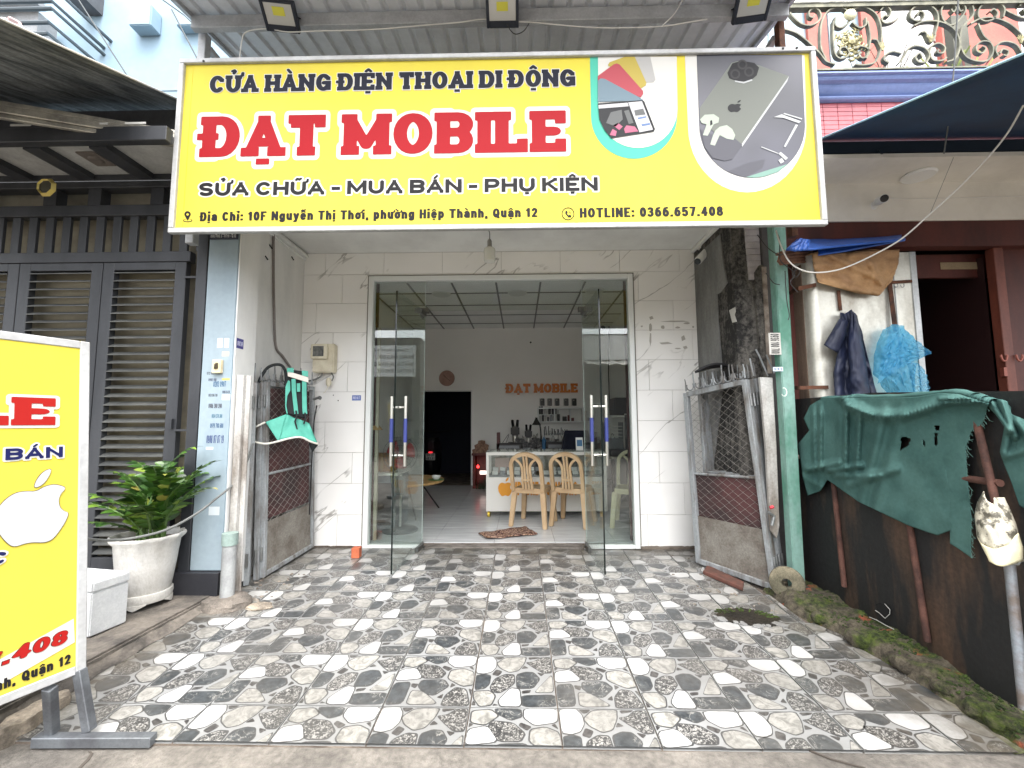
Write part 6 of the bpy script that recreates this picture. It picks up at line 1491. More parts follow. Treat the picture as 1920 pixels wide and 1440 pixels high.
# brown cover cloth, blue tarps, cane bundle
tarp = M('brown waxed cloth', s(168,132,92), .7, col2=s(142,108,74), scale=5, grain=.12, bmp=.25, bscale=14)
bc = coons([(1522,474),(1560,476),(1620,470),(1686,468)], [(1533,530),(1570,540),(1610,550),(1648,555),(1672,527)], [(1522,474),(1525,500),(1533,530)], [(1686,468),(1684,495),(1672,527)])
def bcp(u, v):
    x, y = bc(u, v); k = .025+.03*nz(u*4, v*3)+.018*nz(u*11, v*7)+.02*abs(nz(u*6+v*4, v*5))
    for (ax, ay), (bx, by), w_, a_ in (((1560,480),(1645,525),6,.03),((1630,490),(1652,530),5,.03),((1540,532),(1650,552),7,.03)):
        t_ = max(0, min(1, ((x-ax)*(bx-ax)+(y-ay)*(by-ay))/((bx-ax)**2+(by-ay)**2))); d = math.hypot(x-ax-t_*(bx-ax), y-ay-t_*(by-ay)); k += a_*math.exp(-(d/w_)**2)
    return P(x, y, CBY0-k)
m = MB(); m.grid(bcp, 40, 20); m.grid(lambda u, v: Vector(bcp(u, 0))+Vector((0, .4*v, .02*math.sin(3.1*v)+.02*nz(u*5, v*3))), 40, 8)
f = solo('brown_cloth', m, tarp, 'brown waxed cloth folded over the top front of the steel cabinet', 'cloth', smooth=True, ang=80, fixn=False); f.modifiers.new('thickness', 'SOLIDIFY').thickness = .004
blue_t = M('royal blue tarpaulin', s(44,92,176), .5, col2=s(34,74,148), scale=4, grain=.06, bmp=.15, bscale=20)
bt = thing('blue_tarpaulin', 'folded royal blue tarpaulin lying on top of the steel cabinet', 'tarpaulin', tuple(P(1590,460,3.3)))
def sheetp(tp, bt_, y0, y1, nm):
    f_ = coons(tp, bt_, [tp[0], bt_[0]], [tp[-1], bt_[-1]]); m = MB()
    m.grid(lambda u, v: P(*f_(u, v), lerp(y1, y0, v)+.02*nz(u*6, v*3)), 30, 8); o = part(bt, nm, m, blue_t, smooth=True, ang=80, fixn=False); o.modifiers.new('thickness', 'SOLIDIFY').thickness = .012
sheetp([(1495,449),(1560,450),(1640,447),(1690,442)], [(1473,470),(1520,470),(1580,463),(1690,452)], 3.05, 3.45, 'fold')
sheetp([(1534,466),(1580,462),(1640,455),(1695,445)], [(1534,480),(1580,473),(1640,462),(1697,452)], 3.12, 3.2, 'fold')
sheetp([(1498,448),(1503,450),(1520,452)], [(1474,468),(1490,472),(1510,470)], 3.02, 3.08, 'fold')
m = MB(); r4 = random.Random(2)
for k in range(9):
    a = P(1460+r4.uniform(-4,4), 474+k*2.6, 3.12); b = P(1522, 470+k*2.6, 3.3); m.tube(spline([a, a.lerp(b, .5)+Vector((0,0,r4.uniform(-.01,.02))), b], 4), .012, 6)
solo('cane_bundle', m, M('brown cane', s(128,92,70), .7, col2=s(96,66,52), scale=12), 'bundle of brown canes tied beside the blue tarpaulin on the cabinet', 'bundle', smooth=True)
# navy jacket
nav = M('navy nylon', s(34,41,66), .55, col2=s(25,31,52), scale=5, grain=.06, bmp=.2, bscale=26)
jf = coons([(1576,586),(1585,588),(1597,580)], [(1566,750),(1590,747),(1615,748),(1646,750)], [(1576,586),(1574,620),(1571,660),(1563,700),(1566,750)], [(1597,580),(1615,620),(1630,680),(1646,750)])
def jp(u, v):
    k = .03+.055*math.sin(math.pi*min(1, u*1.02))*(.35+.65*v)+.02*math.sin(u*13+v*1.2)*min(1, v*2.5)+.022*nz(u*6, v*4)+.022*abs(nz(u*5+v*3, v*7))+.012*nz(u*13, v*12); return P(*jf(u, v), CBY0-k)
jk = thing('navy_jacket', 'navy nylon jacket hanging by its collar on the steel cabinet', 'jacket', tuple(P(1590,590,3.15)))
m = MB(); m.grid(jp, 36, 44); f = part(jk, 'body', m, nav, smooth=True, ang=80, fixn=False); f.modifiers.new('thickness', 'SOLIDIFY').thickness = .004
sf_ = coons([(1574,598),(1582,600),(1592,604)], [(1545,647),(1556,654),(1571,662)], [(1574,598),(1560,622),(1545,647)], [(1592,604),(1585,630),(1571,662)])
m = MB(); m.grid(lambda u, v: P(*sf_(u, v), CBY0-.075-.04*math.sin(math.pi*u)-.008*nz(u*6, v*5)), 14, 14); f = part(jk, 'sleeve', m, nav, smooth=True, ang=80, fixn=False); f.modifiers.new('thickness', 'SOLIDIFY').thickness = .004
sf2 = coons([(1596,584),(1600,584),(1606,592)], [(1596,748),(1612,748),(1632,749)], [(1596,584),(1590,650),(1596,748)], [(1606,592),(1620,660),(1632,749)])
m = MB(); m.grid(lambda u, v: P(*sf2(u, v), CBY0-.09-.045*math.sin(math.pi*u)-.016*nz(u*4, v*7)-.02*abs(nz(u*3, v*11, 4))), 14, 30); f = part(jk, 'sleeve', m, nav, smooth=True, ang=80, fixn=False); f.modifiers.new('thickness', 'SOLIDIFY').thickness = .004
# blue plastic bag
def bagmat():
    m_ = bpy.data.materials.new('translucent blue film'); m_.use_nodes = True; t = m_.node_tree; b = t.nodes['Principled BSDF']
    b.inputs['Base Color'].default_value = (*s(110,186,220), 1); b.inputs['Roughness'].default_value = .2
    tr = nd(t, 'ShaderNodeBsdfTransparent'); tr.inputs[0].default_value = (.55,.86,.96,1); tl_ = nd(t, 'ShaderNodeBsdfTranslucent'); tl_.inputs[0].default_value = (*s(90,196,236), 1)
    m1 = nd(t, 'ShaderNodeMixShader'); m1.inputs[0].default_value = .35; t.links.new(b.outputs[0], m1.inputs[1]); t.links.new(tl_.outputs[0], m1.inputs[2])
    m2 = nd(t, 'ShaderNodeMixShader'); m2.inputs[0].default_value = .48; t.links.new(m1.outputs[0], m2.inputs[1]); t.links.new(tr.outputs[0], m2.inputs[2]); t.links.new(m2.outputs[0], t.nodes['Material Output'].inputs[0])
    bump(t, b, noi(t, pos(t), 38, 5, .6, 1), .5, .01); return m_
bgm = bagmat()
bag = thing('plastic_bag', 'crumpled translucent blue plastic bag hanging on the steel cabinet', 'bag', tuple(P(1680,680,3.1)))
def bagpart(tp, bt_, lf, rt, y0, dep, sd):
    f_ = coons(tp, bt_, lf, rt); m = MB()
    def q(u, v):
        k = dep*(math.sin(math.pi*u)**.7)*(math.sin(math.pi*min(1, .12+v*.8))**.8)
        w_ = Vector((u*7, v*7, sd)); k += .028*abs(mnoise.noise(w_))+.016*abs(mnoise.noise(w_*2.3))+.008*mnoise.noise(w_*5); x, y = f_(u, v); return P(x+3*nz(u*9, v*9, sd), y+3*nz(u*9, v*9, sd+4), y0-k)
    m.grid(q, 48, 48); return part(bag, 'film', m, bgm, smooth=True, ang=70, fixn=False)
bagpart([(1655,618),(1675,608),(1690,609),(1712,632)], [(1668,745),(1690,748),(1715,745)], [(1655,618),(1640,655),(1637,700),(1668,745)], [(1712,632),(1725,660),(1716,700),(1715,745)], CBY0-.02, .12, 1)
bagpart([(1672,612),(1690,612),(1745,660)], [(1645,720),(1690,690),(1745,662)], [(1672,612),(1655,660),(1645,720)], [(1745,660),(1746,661),(1745,662)], CBY0-.10, .05, 5)
bagpart([(1700,680),(1720,680),(1733,692)], [(1715,747),(1730,747),(1744,740)], [(1700,680),(1708,715),(1715,747)], [(1733,692),(1741,715),(1744,740)], CBY0-.05, .05, 9)

# ================================================================ pink house on the right
pk_ = thing('pink_house', 'pink-tiled house with blue cornice, scrolled balcony rail and dark red doors', 'house', (3.5, 3.5, 0))
pink = M('pink wall paint', s(180,100,104), .6, col2=s(198,122,122), scale=3); pinkt = M('pink wall tile', s(186,100,106), .35, col2=s(172,88,96), scale=7, grain=.05)
offw = M('off-white beam paint', s(226,222,212), .8, col2=s(208,204,194), scale=1.5, grain=.05); redb = M('red brown wood', s(84,38,30), .6, col2=s(58,28,24), scale=3, stretch=(1,1,.3), grain=.1)
corn = M('pale blue cornice', s(124,142,188), .6, col2=s(98,116,160), scale=3, lo=.5, hi=.7, stretch=(.6,1,3), grain=.08)
m = MB(); m.bx(2.08, 6.5, 3.412, 3.6, 3.14, 3.975); part(pk_, 'upper_wall', m, M('tile joint pink', s(150,92,94), .9))
mm = MB(); mm.bx(-.0585, .0585, -.005, .005, -.0182, .0182); tm_ = mesh('tile', mm, pinkt, bevel=.0015)
for j in range(10):
    for i in range(10):
        x, z = 2.47+i*.12, 3.816-j*.0385
        if x > 2.47+(.9-.075*j)+.12: continue
        link('tile', tm_, pk_, Vector((x, 3.407, z))-wpos(pk_))
zc_ = lambda z: 3.838+(z-3.87)*.145/.292
m = MB(); prof = [(3.412,3.87),(3.35,3.87),(3.335,3.89),(3.335,3.91),(3.36,3.925),(3.33,3.96),(3.30,4.0),(3.285,4.04),(3.285,4.06),(3.24,4.075),(3.225,4.10),(3.225,4.125),(3.19,4.135),(3.19,4.162),(3.6,4.162),(3.6,3.87)]
m.prism([(2.08, 3.412-(3.412-y)*.75, zc_(z)) for y, z in prof], (4.4, 0, 0)); part(pk_, 'cornice', m, corn, smooth=True, ang=25)
m = MB(); m.bx(2.08, 6.5, 3.05, 3.40, 3.13, 3.16); m.bx(2.08, 6.5, 3.40, 3.58, 2.812, 3.158); part(pk_, 'porch_beam', m, offw)
c = P(1722, 324, 3.28); m = MB(); m.lathe([(.10,0),(.112,.012),(.108,.02)], (c.x, 3.28, 3.108), 28); part(pk_, 'disc_lamp', m, white_pl, smooth=True)
m = MB(); m.bx(2.08, 6.5, 3.41, 3.5, 2.60, 2.81); m.bx(2.08, 2.2, 3.41, 3.6, -.1, 2.6); part(pk_, 'door_header', m, redb)
m = MB(); m.bx(2.2, 6.5, 3.59, 3.62, 2.4, 2.6); part(pk_, 'header_panel', m, redb)
a = P(1871, 600, 3.5); m = MB(); m.bx(a.x-.03, a.x+.045, 3.45, 3.52, -.1, 2.60); part(pk_, 'door_post', m, M('terracotta door post', s(124,66,50), .55, col2=s(98,52,42), scale=4, stretch=(2,2,.4)), bevel=.004)
m = MB(); m.bx(a.x-.06, a.x-.035, 3.44, 3.47, 1.55, 1.62); 
for sg in (-1, 1): m.tube([(a.x+.01+sg*.035+.035*sg*(1-math.cos(R(q)))*.7, 3.44, 1.72-.05*math.sin(R(q))) for q in range(0, 181, 20)], .008, 6)
part(pk_, 'door_pull', m, M('rosy pull', s(150,84,70), .4, .3))
m = MB(); m.bx(a.x+.046, 6.5, 3.5, 3.53, -.1, 2.6); part(pk_, 'door_leaf', m, redb)
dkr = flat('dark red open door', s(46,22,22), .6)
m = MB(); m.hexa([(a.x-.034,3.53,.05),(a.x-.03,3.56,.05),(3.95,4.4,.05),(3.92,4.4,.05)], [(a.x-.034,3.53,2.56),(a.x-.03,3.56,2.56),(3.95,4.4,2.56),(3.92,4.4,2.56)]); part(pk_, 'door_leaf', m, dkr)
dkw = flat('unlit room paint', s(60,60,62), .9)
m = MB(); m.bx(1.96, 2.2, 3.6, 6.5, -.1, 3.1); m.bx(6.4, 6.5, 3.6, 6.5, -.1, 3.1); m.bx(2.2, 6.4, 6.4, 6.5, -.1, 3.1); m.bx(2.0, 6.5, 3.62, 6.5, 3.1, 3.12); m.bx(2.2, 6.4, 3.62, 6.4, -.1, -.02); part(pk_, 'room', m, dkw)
m = MB(); m.bx(3.7, 4.6, 6.37, 6.395, .9, 1.9); part(pk_, 'room_panel', m, flat('dim grey panel', s(120,120,112), .7))
m = MB(); m.bx(3.55, 3.9, 3.585, 3.589, 2.47, 2.53); part(pk_, 'vent_grille', m, M('straw vent', s(150,132,104), .8))
# storey behind the balcony
m = MB(); m.bx(2.1, 7.5, 4.7, 4.9, 4.0, 7.5); part(pk_, 'storey_wall', m, M('white render', s(226,226,224), .8))
salm = M('salmon pilaster', s(178,98,84), .7, col2=s(162,86,76), scale=3)
for x0, x1 in ((1513,1549),(1614,1652),(1763,1797),(1812,1908)):
    m = MB(); p, q = P(x0, 80, 4.65), P(x1, 80, 4.65); m.bx(p.x, q.x, 4.62, 4.7, 4.0, 7); part(pk_, 'pilaster', m, salm)
m = MB()
for x0, x1 in ((1440,1510),(1552,1611)): p, q = P(x0, 80, 4.69), P(x1, 80, 4.69); m.bx(p.x, q.x, 4.66, 4.699, 4.0, 6.4)
parts(pk_, 'window', m, M('milky curtain glass', s(122,146,158), .2, col2=s(160,176,184), scale=4, stretch=(2,1,.5)))
m = MB(); p, q = P(1772,80,3.6), P(1806,80,3.6); m.bx(p.x+.02, q.x, 3.55, 3.62, 3.98, 4.75); part(pk_, 'rail_post', m, M('olive grey post', s(96,96,84), .7))
rail_m = M('olive wrought iron', s(88,88,74), .5, .3, col2=s(120,118,100), scale=14); gold = M('antique gold casting', s(176,168,124), .5, .4, col2=s(98,92,64), scale=30)
br = thing('balcony_railing', 'wrought iron balcony railing with scrolls and a gilded rosette on the blue cornice', 'railing', (3.2, 3.26, 4.17))
RY = 3.26; z3 = lambda x, y: P(1470+x/4.267, y/4.267, RY)
m = MB(); t0 = z3(300,60); m.bx(2.1, 6.5, RY-.035, RY+.035, t0.z+.012, t0.z+.045); part(br, 'top_rail', m, M('chalky white rail', s(214,212,202), .7, col2=s(160,158,146), scale=9), bevel=.004)
m = MB(); m.bx(2.1, 6.5, RY-.025, RY+.025, t0.z-.02, t0.z+.012); m.bx(2.1, 6.5, RY-.02, RY+.02, 3.992, 4.004); part(br, 'rail_bar', m, rail_m)
SCR = [[(40,110),(60,140),(120,195),(190,215),(250,195),(285,150),(275,100),(235,80),(195,100),(195,140),(222,152),(238,128)], [(-60,225),(0,245),(90,275),(190,350),(280,440),(330,500),(400,525)],
 [(510,110),(470,80),(420,72),(360,88),(320,130),(290,200),(283,300),(290,400),(330,490)], [(510,110),(560,78),(640,72),(710,110),(750,170),(768,260),(765,400),(725,500),(650,528),(560,528)],
 [(385,180),(385,330),(400,440),(440,478),(490,465),(512,430),(480,390),(440,400),(440,440),(465,445)], [(660,180),(680,300),(670,400),(650,480)], [(400,150),(400,210),(450,232),(510,190),(518,165)], [(645,150),(645,210),(590,232),(535,190)],
 [(545,400),(600,380),(660,400),(665,450),(620,475),(590,450),(610,430)], [(760,95),(800,62),(842,95),(830,140),(790,140),(772,170),(800,197),(860,185),(900,160)],
 [(1195,290),(1222,170),(1200,90),(1130,50),(1060,55),(1005,95),(1000,150),(1050,180),(1100,160),(1105,115),(1070,105),(1055,135)], [(1030,215),(1100,185),(1200,180),(1290,205),(1355,255),(1390,330),(1390,410),(1355,480),(1290,505)],
 [(905,520),(940,480),(985,400),(1050,378),(1120,400),(1152,450),(1130,500),(1070,508),(1040,470),(1070,438),(1095,468)], [(1150,430),(1175,375),(1230,358),(1275,390),(1262,432),(1218,432),(1225,405)], [(1150,430),(1180,490),(1250,495),(1290,470)],
 [(1325,85),(1345,108),(1362,72),(1320,38),(1268,48),(1245,110),(1268,180),(1330,212),(1400,160),(1440,90),(1420,50),(1385,60),(1395,100),(1420,95)], [(1410,60),(1450,30),(1495,60),(1500,130),(1450,190),(1405,250),(1400,370),(1440,460),(1530,500),(1620,490),(1660,420),(1640,355),(1580,340),(1530,370),(1530,420),(1575,435),(1600,400),(1575,380)],
 [(1480,200),(1560,160),(1660,155),(1780,195),(1880,280),(1950,380)], [(1740,150),(1750,80),(1700,35),(1620,30),(1555,70),(1540,140),(1590,180),(1660,165),(1695,120),(1665,85),(1635,105)], [(1540,200),(1580,290),(1640,350)], [(1700,460),(1680,410),(1710,355),(1780,345),(1850,375),(1890,440)], [(1750,90),(1830,130),(1900,155),(1990,150)], [(1870,60),(1900,25),(1950,40),(1960,90),(1920,110),(1895,85)], [(1715,440),(1735,405),(1780,420),(1770,455),(1740,450)],
 [(1085,270),(1120,270),(1150,330),(1180,340),(1200,290)], [(700,325),(735,335),(765,400)], [(930,440),(860,425),(800,450),(790,490),(830,515)]]
for sc_ in SCR:
    m = MB(); m.ribbon(spline([z3(*p) for p in sc_], 5), (0, .032, 0), .011); part(br, 'scroll', m, rail_m, smooth=True, ang=35)
m = MB(); m.lathe([(.0,-.02),(.03,-.018),(.045,-.005),(.048,.01),(.03,.02)], z3(518,135)+Vector((0,-.02,0)), 16, 0, (0,1,0)); part(br, 'rosette', m, M('cream rosette', s(222,216,176), .5), smooth=True)
m = MB(); c = z3(532,340)
for k in range(8):
    a = R(45*k+22); d = Vector((math.cos(a), 0, math.sin(a))); n_ = Vector((-d.z, 0, d.x)); L = .13 if k % 2 else .10
    m.tube([c, c+d*L*.6, c+d*L], lambda q: .016*(1-.8*q), 6)
    for t_ in (.45, .7, .9):
        for sg in (-1, 1): m.tube([c+d*L*t_, c+d*L*t_+n_*sg*.02+d*.012, c+d*L*t_+n_*sg*.034+d*.006], lambda q: .009*(1-.6*q), 5)
m.lathe([(0,-.03),(.03,-.02),(.035,.01)], c, 10, 0, (0,1,0)); c2 = z3(548,420)
for k in range(6): m.tube([c2+Vector((0,-.005,.03-.02*k)), c2+Vector((.03*(-1)**k, -.01, .02-.02*k)), c2+Vector((.045*(-1)**k, -.01, .035-.02*k))], lambda q: .011*(1-.5*q), 6)
part(br, 'gilded_flower', m, gold, smooth=True)
m = MB()
for x, y in ((775,385),(1160,320),(1880,330)):
    c = z3(x, y)
    for k in range(5): a = R(60+15*k+10); m.tube([c+Vector((0,-.01,-.03)), c+Vector((.035*math.cos(R(150-30*k)), -.015, .045*math.sin(R(150-30*k)))) ], lambda q: .008*(1-.6*q), 5)
part(br, 'gilded_leaf', m, gold, smooth=True)
m = MB(); r5 = random.Random(6)
for k in range(16):
    b0 = Vector((r5.uniform(3.05,3.25), r5.uniform(3.5,3.7), 3.99)); tp = b0+Vector((r5.uniform(-.15,.28), r5.uniform(-.1,.1), r5.uniform(.3,.7))); m.tube(spline([b0, b0.lerp(tp, .5)+Vector((r5.uniform(-.06,.02), 0, .03)), tp], 5), lambda q: .006*(1-.7*q), 5)
    for j in range(3): q = b0.lerp(tp, r5.uniform(.4,.95)); m.tube([q, q+Vector((r5.uniform(-.1,.1), 0, r5.uniform(.03,.1)))], .0018, 4)
solo('bare_shrub', m, M('grey twig bark', s(88,80,70), .9), 'bare twiggy shrub behind the balcony railing', 'shrub', smooth=True)
bro = thing('balcony_plant', 'yellow-green spiky plant behind the balcony railing', 'plant', tuple(z3(1620,470)+Vector((0,.3,0))))
ly = M('yellow green blade', s(150,156,70), .5, col2=s(104,122,48), scale=7); lr_ = M('reddish blade', s(146,80,70), .5, col2=s(112,58,54), scale=7)
for k in range(26):
    b0 = bro.location+Vector((r5.uniform(-.08,.3), r5.uniform(-.05,.05), -.08)); d = Vector((r5.uniform(-.25,.25), r5.uniform(-.1,.05), r5.uniform(.18,.45))); m = MB(); m.ribbon(spline([b0, b0+d*.5+Vector((0,0,.03)), b0+d*1.0-Vector((0,0,.02))], 4), (.018, 0, .004), .002); part(bro, 'leaf', m, ly if k % 3 else lr_)
# ---- blue awning
ab = thing('blue_awning', 'dark blue tarpaulin awning sloping out from the pink house', 'awning', (3.8, 2.5, 3))
bl_m = M('dark navy tarpaulin', s(26,62,94), .6, col2=s(18,46,76), scale=2, grain=.05)
m = MB(); m.grid(lambda u, v: (lerp(2.215, 6.5, u), lerp(3.12, 1.55, v), 3.30-.375*(3.12-lerp(3.12,1.55,v))-.012*math.sin(u*40)*v*.3-.01*u), 40, 20); f = part(ab, 'fabric', m, bl_m, smooth=True, fixn=False); f.modifiers.new('thickness', 'SOLIDIFY').thickness = .004
m = MB(); m.tube([(2.214, 3.12, 3.302), (2.214, 1.55, 2.713)], .006, 6); part(ab, 'hem', m, flat('light blue hem', s(150,186,206), .6))
m = MB(); m.bx(2.22, 6.5, 3.06, 3.12, 3.165, 3.27); m.lathe([(.03,0),(.03,.05)], P(1655,283,3.04), 12, 0, (0,1,0)); part(ab, 'roller', m, flat('dark roller', s(22,36,50), .6), bevel=.01)
cctv('security_camera', 'white security camera on the off-white beam over the steel cabinet', P(1646,378,3.33), P(1658,372,3.22), P(1640,382,3.36), (P(1638,384,3.4).x, 3.4, P(1638,386,3.4).z), .032)
m = MB(); m.tube([P(x, y, 3.39) for x, y in ((1662,371),(1700,373),(1800,371),(1990,366))], .003, 5); solo('camera_lead', m, wire_w, 'white lead running along the off-white beam from its camera', 'cable')
# wires in front of the right house
m = MB(); m.tube(spline([P(x, y, d) for x, y, d in ((1960,120,2.3),(1920,195,2.4),(1890,248,2.5),(1850,298,2.6),(1800,350,2.75),(1745,400,2.85),(1690,448,2.95),(1630,482,3.02),(1575,505,3.04),(1530,511,3.04),(1500,505,3.04),(1478,488,3.05),(1462,455,3.05),(1455,432,3.05))], 6), .005, 6)
solo('sagging_cable', m, wire_w, 'thick pale cable sagging in front of the blue awning to the green post', 'cable', smooth=True)
m = MB(); m.tube([P(1797,-6,2.6), P(1790,110,2.7), P(1783,200,2.75), P(1770,288,2.8)], .0045, 6); m.tube([P(1788,295,2.9), P(1765,350,2.9), P(1745,398,2.86)], .0015, 4); solo('hanging_wire', m, wire_g, 'straight grey wire hanging down in front of the blue awning', 'wire', smooth=True)
m = MB()
for pts in ([(1420,440),(1440,465),(1462,478),(1475,470)],[(1455,432),(1462,450),(1462,478),(1466,492),(1490,512),(1482,530),(1496,548)],[(1472,508),(1475,560),(1480,590),(1478,600)],[(1436,512),(1450,530),(1462,534)],[(1485,500),(1500,508),(1492,520),(1486,512),(1496,504)]): m.tube(spline([P(x, y, 3.10) for x, y in pts], 5), .0035, 5)
solo('tangled_wires', m, wire_k, 'tangle of thin dark wires around the top of the green post', 'wires', smooth=True)
m = MB(); c = P(1470, 735, 3.16); m.tube([c+Vector((.02*math.cos(R(a)), 0, .03*math.sin(R(a)))) for a in range(-150, 130, 20)], .003, 5); solo('wire_hook', m, white_pl, 'small white wire ring on the edge of the green post', 'hook')
# ================================================================ inside the shop
IF = .03
orange = flat('orange acrylic', s(224,150,30), .4)
c1, c2, c3 = P(949,737,8.19), P(1083,737,8.19), P(949,720,8.19); c2.z = c1.z
wl = thing('wall_lettering', 'orange shop name letters mounted on the back wall of the shop', 'lettering', ((c1.x+c2.x)/2, 8.18, c1.z))
for lo in letters(wl, 'ĐẠT MOBILE', 'slab', (c1.x, 8.165, c1.z), (c2.x, 8.165, c1.z), (c1.x, 8.165, c3.z), (0,-1,0), flat('burnt orange acrylic', s(206,116,30), .4), lift=.001, apart=True): lo.modifiers.new('thickness', 'SOLIDIFY').thickness = .02
c = P(837.5,709,8.17); ck = thing('wall_clock', 'round pinkish brown wall clock above the dark inner doorway', 'clock', tuple(c))
m = MB(); m.lathe([(.15,0),(.15,.02),(.142,.03),(0,.03)], c+Vector((0,.028,0)), 36, 0, (0,-1,0)); part(ck, 'face', m, M('rosewood clock face', s(176,140,128), .6, col2=s(158,122,110), scale=6), smooth=True)
m = MB(); q = c+Vector((0,-.006,0)); m.beam(q, q+Vector((-.06,0,.06)), .008, .003, up=(0,1,0)); m.beam(q, q+Vector((.07,0,-.06)), .006, .003, up=(0,1,0)); part(ck, 'hands', m, black)
# phone cases on the wall and the wall shelf
for k, x in enumerate((1017,1031,1045,1062,1077)):
    a, b = P(x-4, 761, 8.17), P(x+4, 747, 8.17); m = MB(); m.bx(a.x, b.x, 8.165, 8.18, a.z, b.z); 
    o = solo('phone_case', m, [flat('case black', s(40,38,36), .4), flat('case grey', s(86,84,84), .4)][k % 2] if 'case black' not in MATS else MATS[['case black','case grey'][k % 2]], ['first dark phone case of the row under the orange letters','second phone case in the row under the orange letters','third phone case, in the middle of the wall row','fourth phone case in the row above the white shelf','last phone case in the row, beside the open glass door'][k], 'phone case', 'phone cases on the back wall', bevel=.008)
    m = MB(); m.lathe([(.012,0),(.012,.003)], (a.x+.03, 8.165, b.z-.035), 10, 0, (0,-1,0)); m.bx(a.x-.012, a.x-.002, 8.168, 8.18, a.z, b.z); part(o, 'camera_ring', m, flat('case detail', s(150,146,136), .4) if 'case detail' not in MATS else MATS['case detail'])
sa, sb = P(1008,792,8.0), P(1095,764,8.0)
shf_ = thing('wall_shelf', 'white compartment shelf of phone accessories on the back wall', 'shelf', ((sa.x+sb.x)/2, 8.1, sa.z))
m = MB(); t_ = .02
m.bx(sa.x, sb.x, 8.02, 8.195, sa.z, sa.z+t_); m.bx(sa.x, sb.x, 8.02, 8.195, sb.z-t_, sb.z)
for f in (0, .36, .70, .97): x = lerp(sa.x, sb.x, f); q = MB(); q.bx(x, x+t_, 8.02, 8.195, sa.z+t_, sb.z-t_); part(shf_, 'upright', q, alu)
m.bx(sa.x+t_, lerp(sa.x, sb.x, .36), 8.02, 8.19, (sa.z+sb.z)/2, (sa.z+sb.z)/2+.012); parts(shf_, 'board', m, alu)
r6 = random.Random(8); wcols = [flat('stock dark', s(46,42,42), .5), flat('stock white', s(200,198,194), .5), flat('stock maroon', s(96,48,46), .5), flat('stock pink', s(196,172,164), .5), flat('stock blue', s(60,110,150), .5), flat('stock steel', s(120,122,124), .4, .4)]
def items(name, lab, n, x0, x1, y0, y1, z, hmin, hmax, wmin, wmax, cols, grp, dep=None):
    x = x0
    for k in range(n):
        w_ = r6.uniform(wmin, wmax)
        if x+w_ > x1: break
        h_ = r6.uniform(hmin, hmax); m = MB(); y = r6.uniform(y0, y1); m.bx(x, x+w_, y, y+(dep or .05), z, z+h_)
        ci = r6.choice(cols); o = solo(name, m, wcols[ci], lab.replace('small', 'small '+['black','white','maroon','pink','blue','grey'][ci]), 'box', grp, bevel=.003); x += w_+r6.uniform(.004, .02)
half = (sa.z+sb.z)/2
items('accessory_pack', 'small accessory pack standing in the upper row of the white wall shelf', 9, sa.x+.03, sa.x+.42, 8.06, 8.1, half+.014, .07, .15, .03, .05, [0,0,5,1], 'accessory packs on the wall shelf')
items('accessory_pack', 'small accessory pack standing in the lower row of the white wall shelf', 9, sa.x+.03, sa.x+.42, 8.06, 8.1, sa.z+.022, .07, .14, .03, .05, [0,0,5,1], 'accessory packs on the wall shelf')
items('accessory_pack', 'small accessory pack in the middle compartment of the white wall shelf', 5, sa.x+.47, sa.x+.74, 8.06, 8.1, sa.z+.022, .05, .16, .04, .09, [2,2,3,0], 'accessory packs on the wall shelf')
items('accessory_pack', 'small accessory pack in the last compartment of the white wall shelf', 5, sa.x+.86, sa.x+1.1, 8.06, 8.1, sa.z+.022, .06, .2, .05, .1, [3,0,1], 'accessory packs on the wall shelf')
# work desk along the back wall
dk_ = thing('work_desk', 'dark repair desk along the back wall behind the counter', 'desk', (.5, 7.5, IF))
m = MB(); m.bx(-.35, 1.6, 7.1, 7.9, .70, .735); part(dk_, 'top', m, M('dark desk top', s(54,50,50), .5, col2=s(40,38,40), scale=6), bevel=.004)
for x in (-.3, 1.5):
    for y in (7.15, 7.85): m = MB(); m.bx(x, x+.045, y, y+.045, IF, .70); part(dk_, 'leg', m, black)
def scope(px, py0, h_, lab):
    b = P(px, py0, 7.5); b.z = .736; t = thing('microscope', lab, 'microscope', tuple(b)); S_ = h_/.5
    m = MB(); m.bx(b.x-.12*S_, b.x+.12*S_, b.y-.1, b.y+.12, b.z, b.z+.035); part(t, 'stand', m, wcols[5], bevel=.006)
    m = MB(); m.tube([(b.x, b.y+.09, b.z+.03), (b.x, b.y+.09, b.z+.42*S_)], .018, 10); part(t, 'column', m, chrome, smooth=True)
    m = MB(); m.bx(b.x-.075*S_, b.x+.075*S_, b.y-.08, b.y+.1, b.z+.24*S_, b.z+.40*S_); part(t, 'body', m, wcols[0], bevel=.02)
    m = MB()
    for sg in (-1, 1): m.tube([(b.x+sg*.035*S_, b.y-.02, b.z+.39*S_), (b.x+sg*.045*S_, b.y-.1, b.z+.5*S_)], .024*S_, 10)
    part(t, 'eyepiece', m, black, smooth=True); m = MB(); m.tube([(b.x, b.y-.02, b.z+.24*S_), (b.x, b.y-.02, b.z+.15*S_)], .045*S_, 14); part(t, 'objective', m, chrome, smooth=True)
scope(966, 845, .50, 'tall dark microscope beside the thin dark rack on the repair desk'); scope(991, 845, .42, 'second, lower microscope between the tall one and the desk lamp')
b = P(1011,850,7.45); b.z = .736; dl = thing('desk_lamp', 'black gooseneck desk lamp beside the microscopes', 'lamp', tuple(b))
m = MB(); m.lathe([(.07,0),(.07,.015),(.02,.025)], b, 18); part(dl, 'base', m, black); m = MB(); m.tube(spline([b+Vector((0,0,.02)), b+Vector((.03,0,.2)), b+Vector((.02,0,.4)), b+Vector((-.03,-.02,.5))], 6), .012, 8); part(dl, 'arm', m, black, smooth=True)
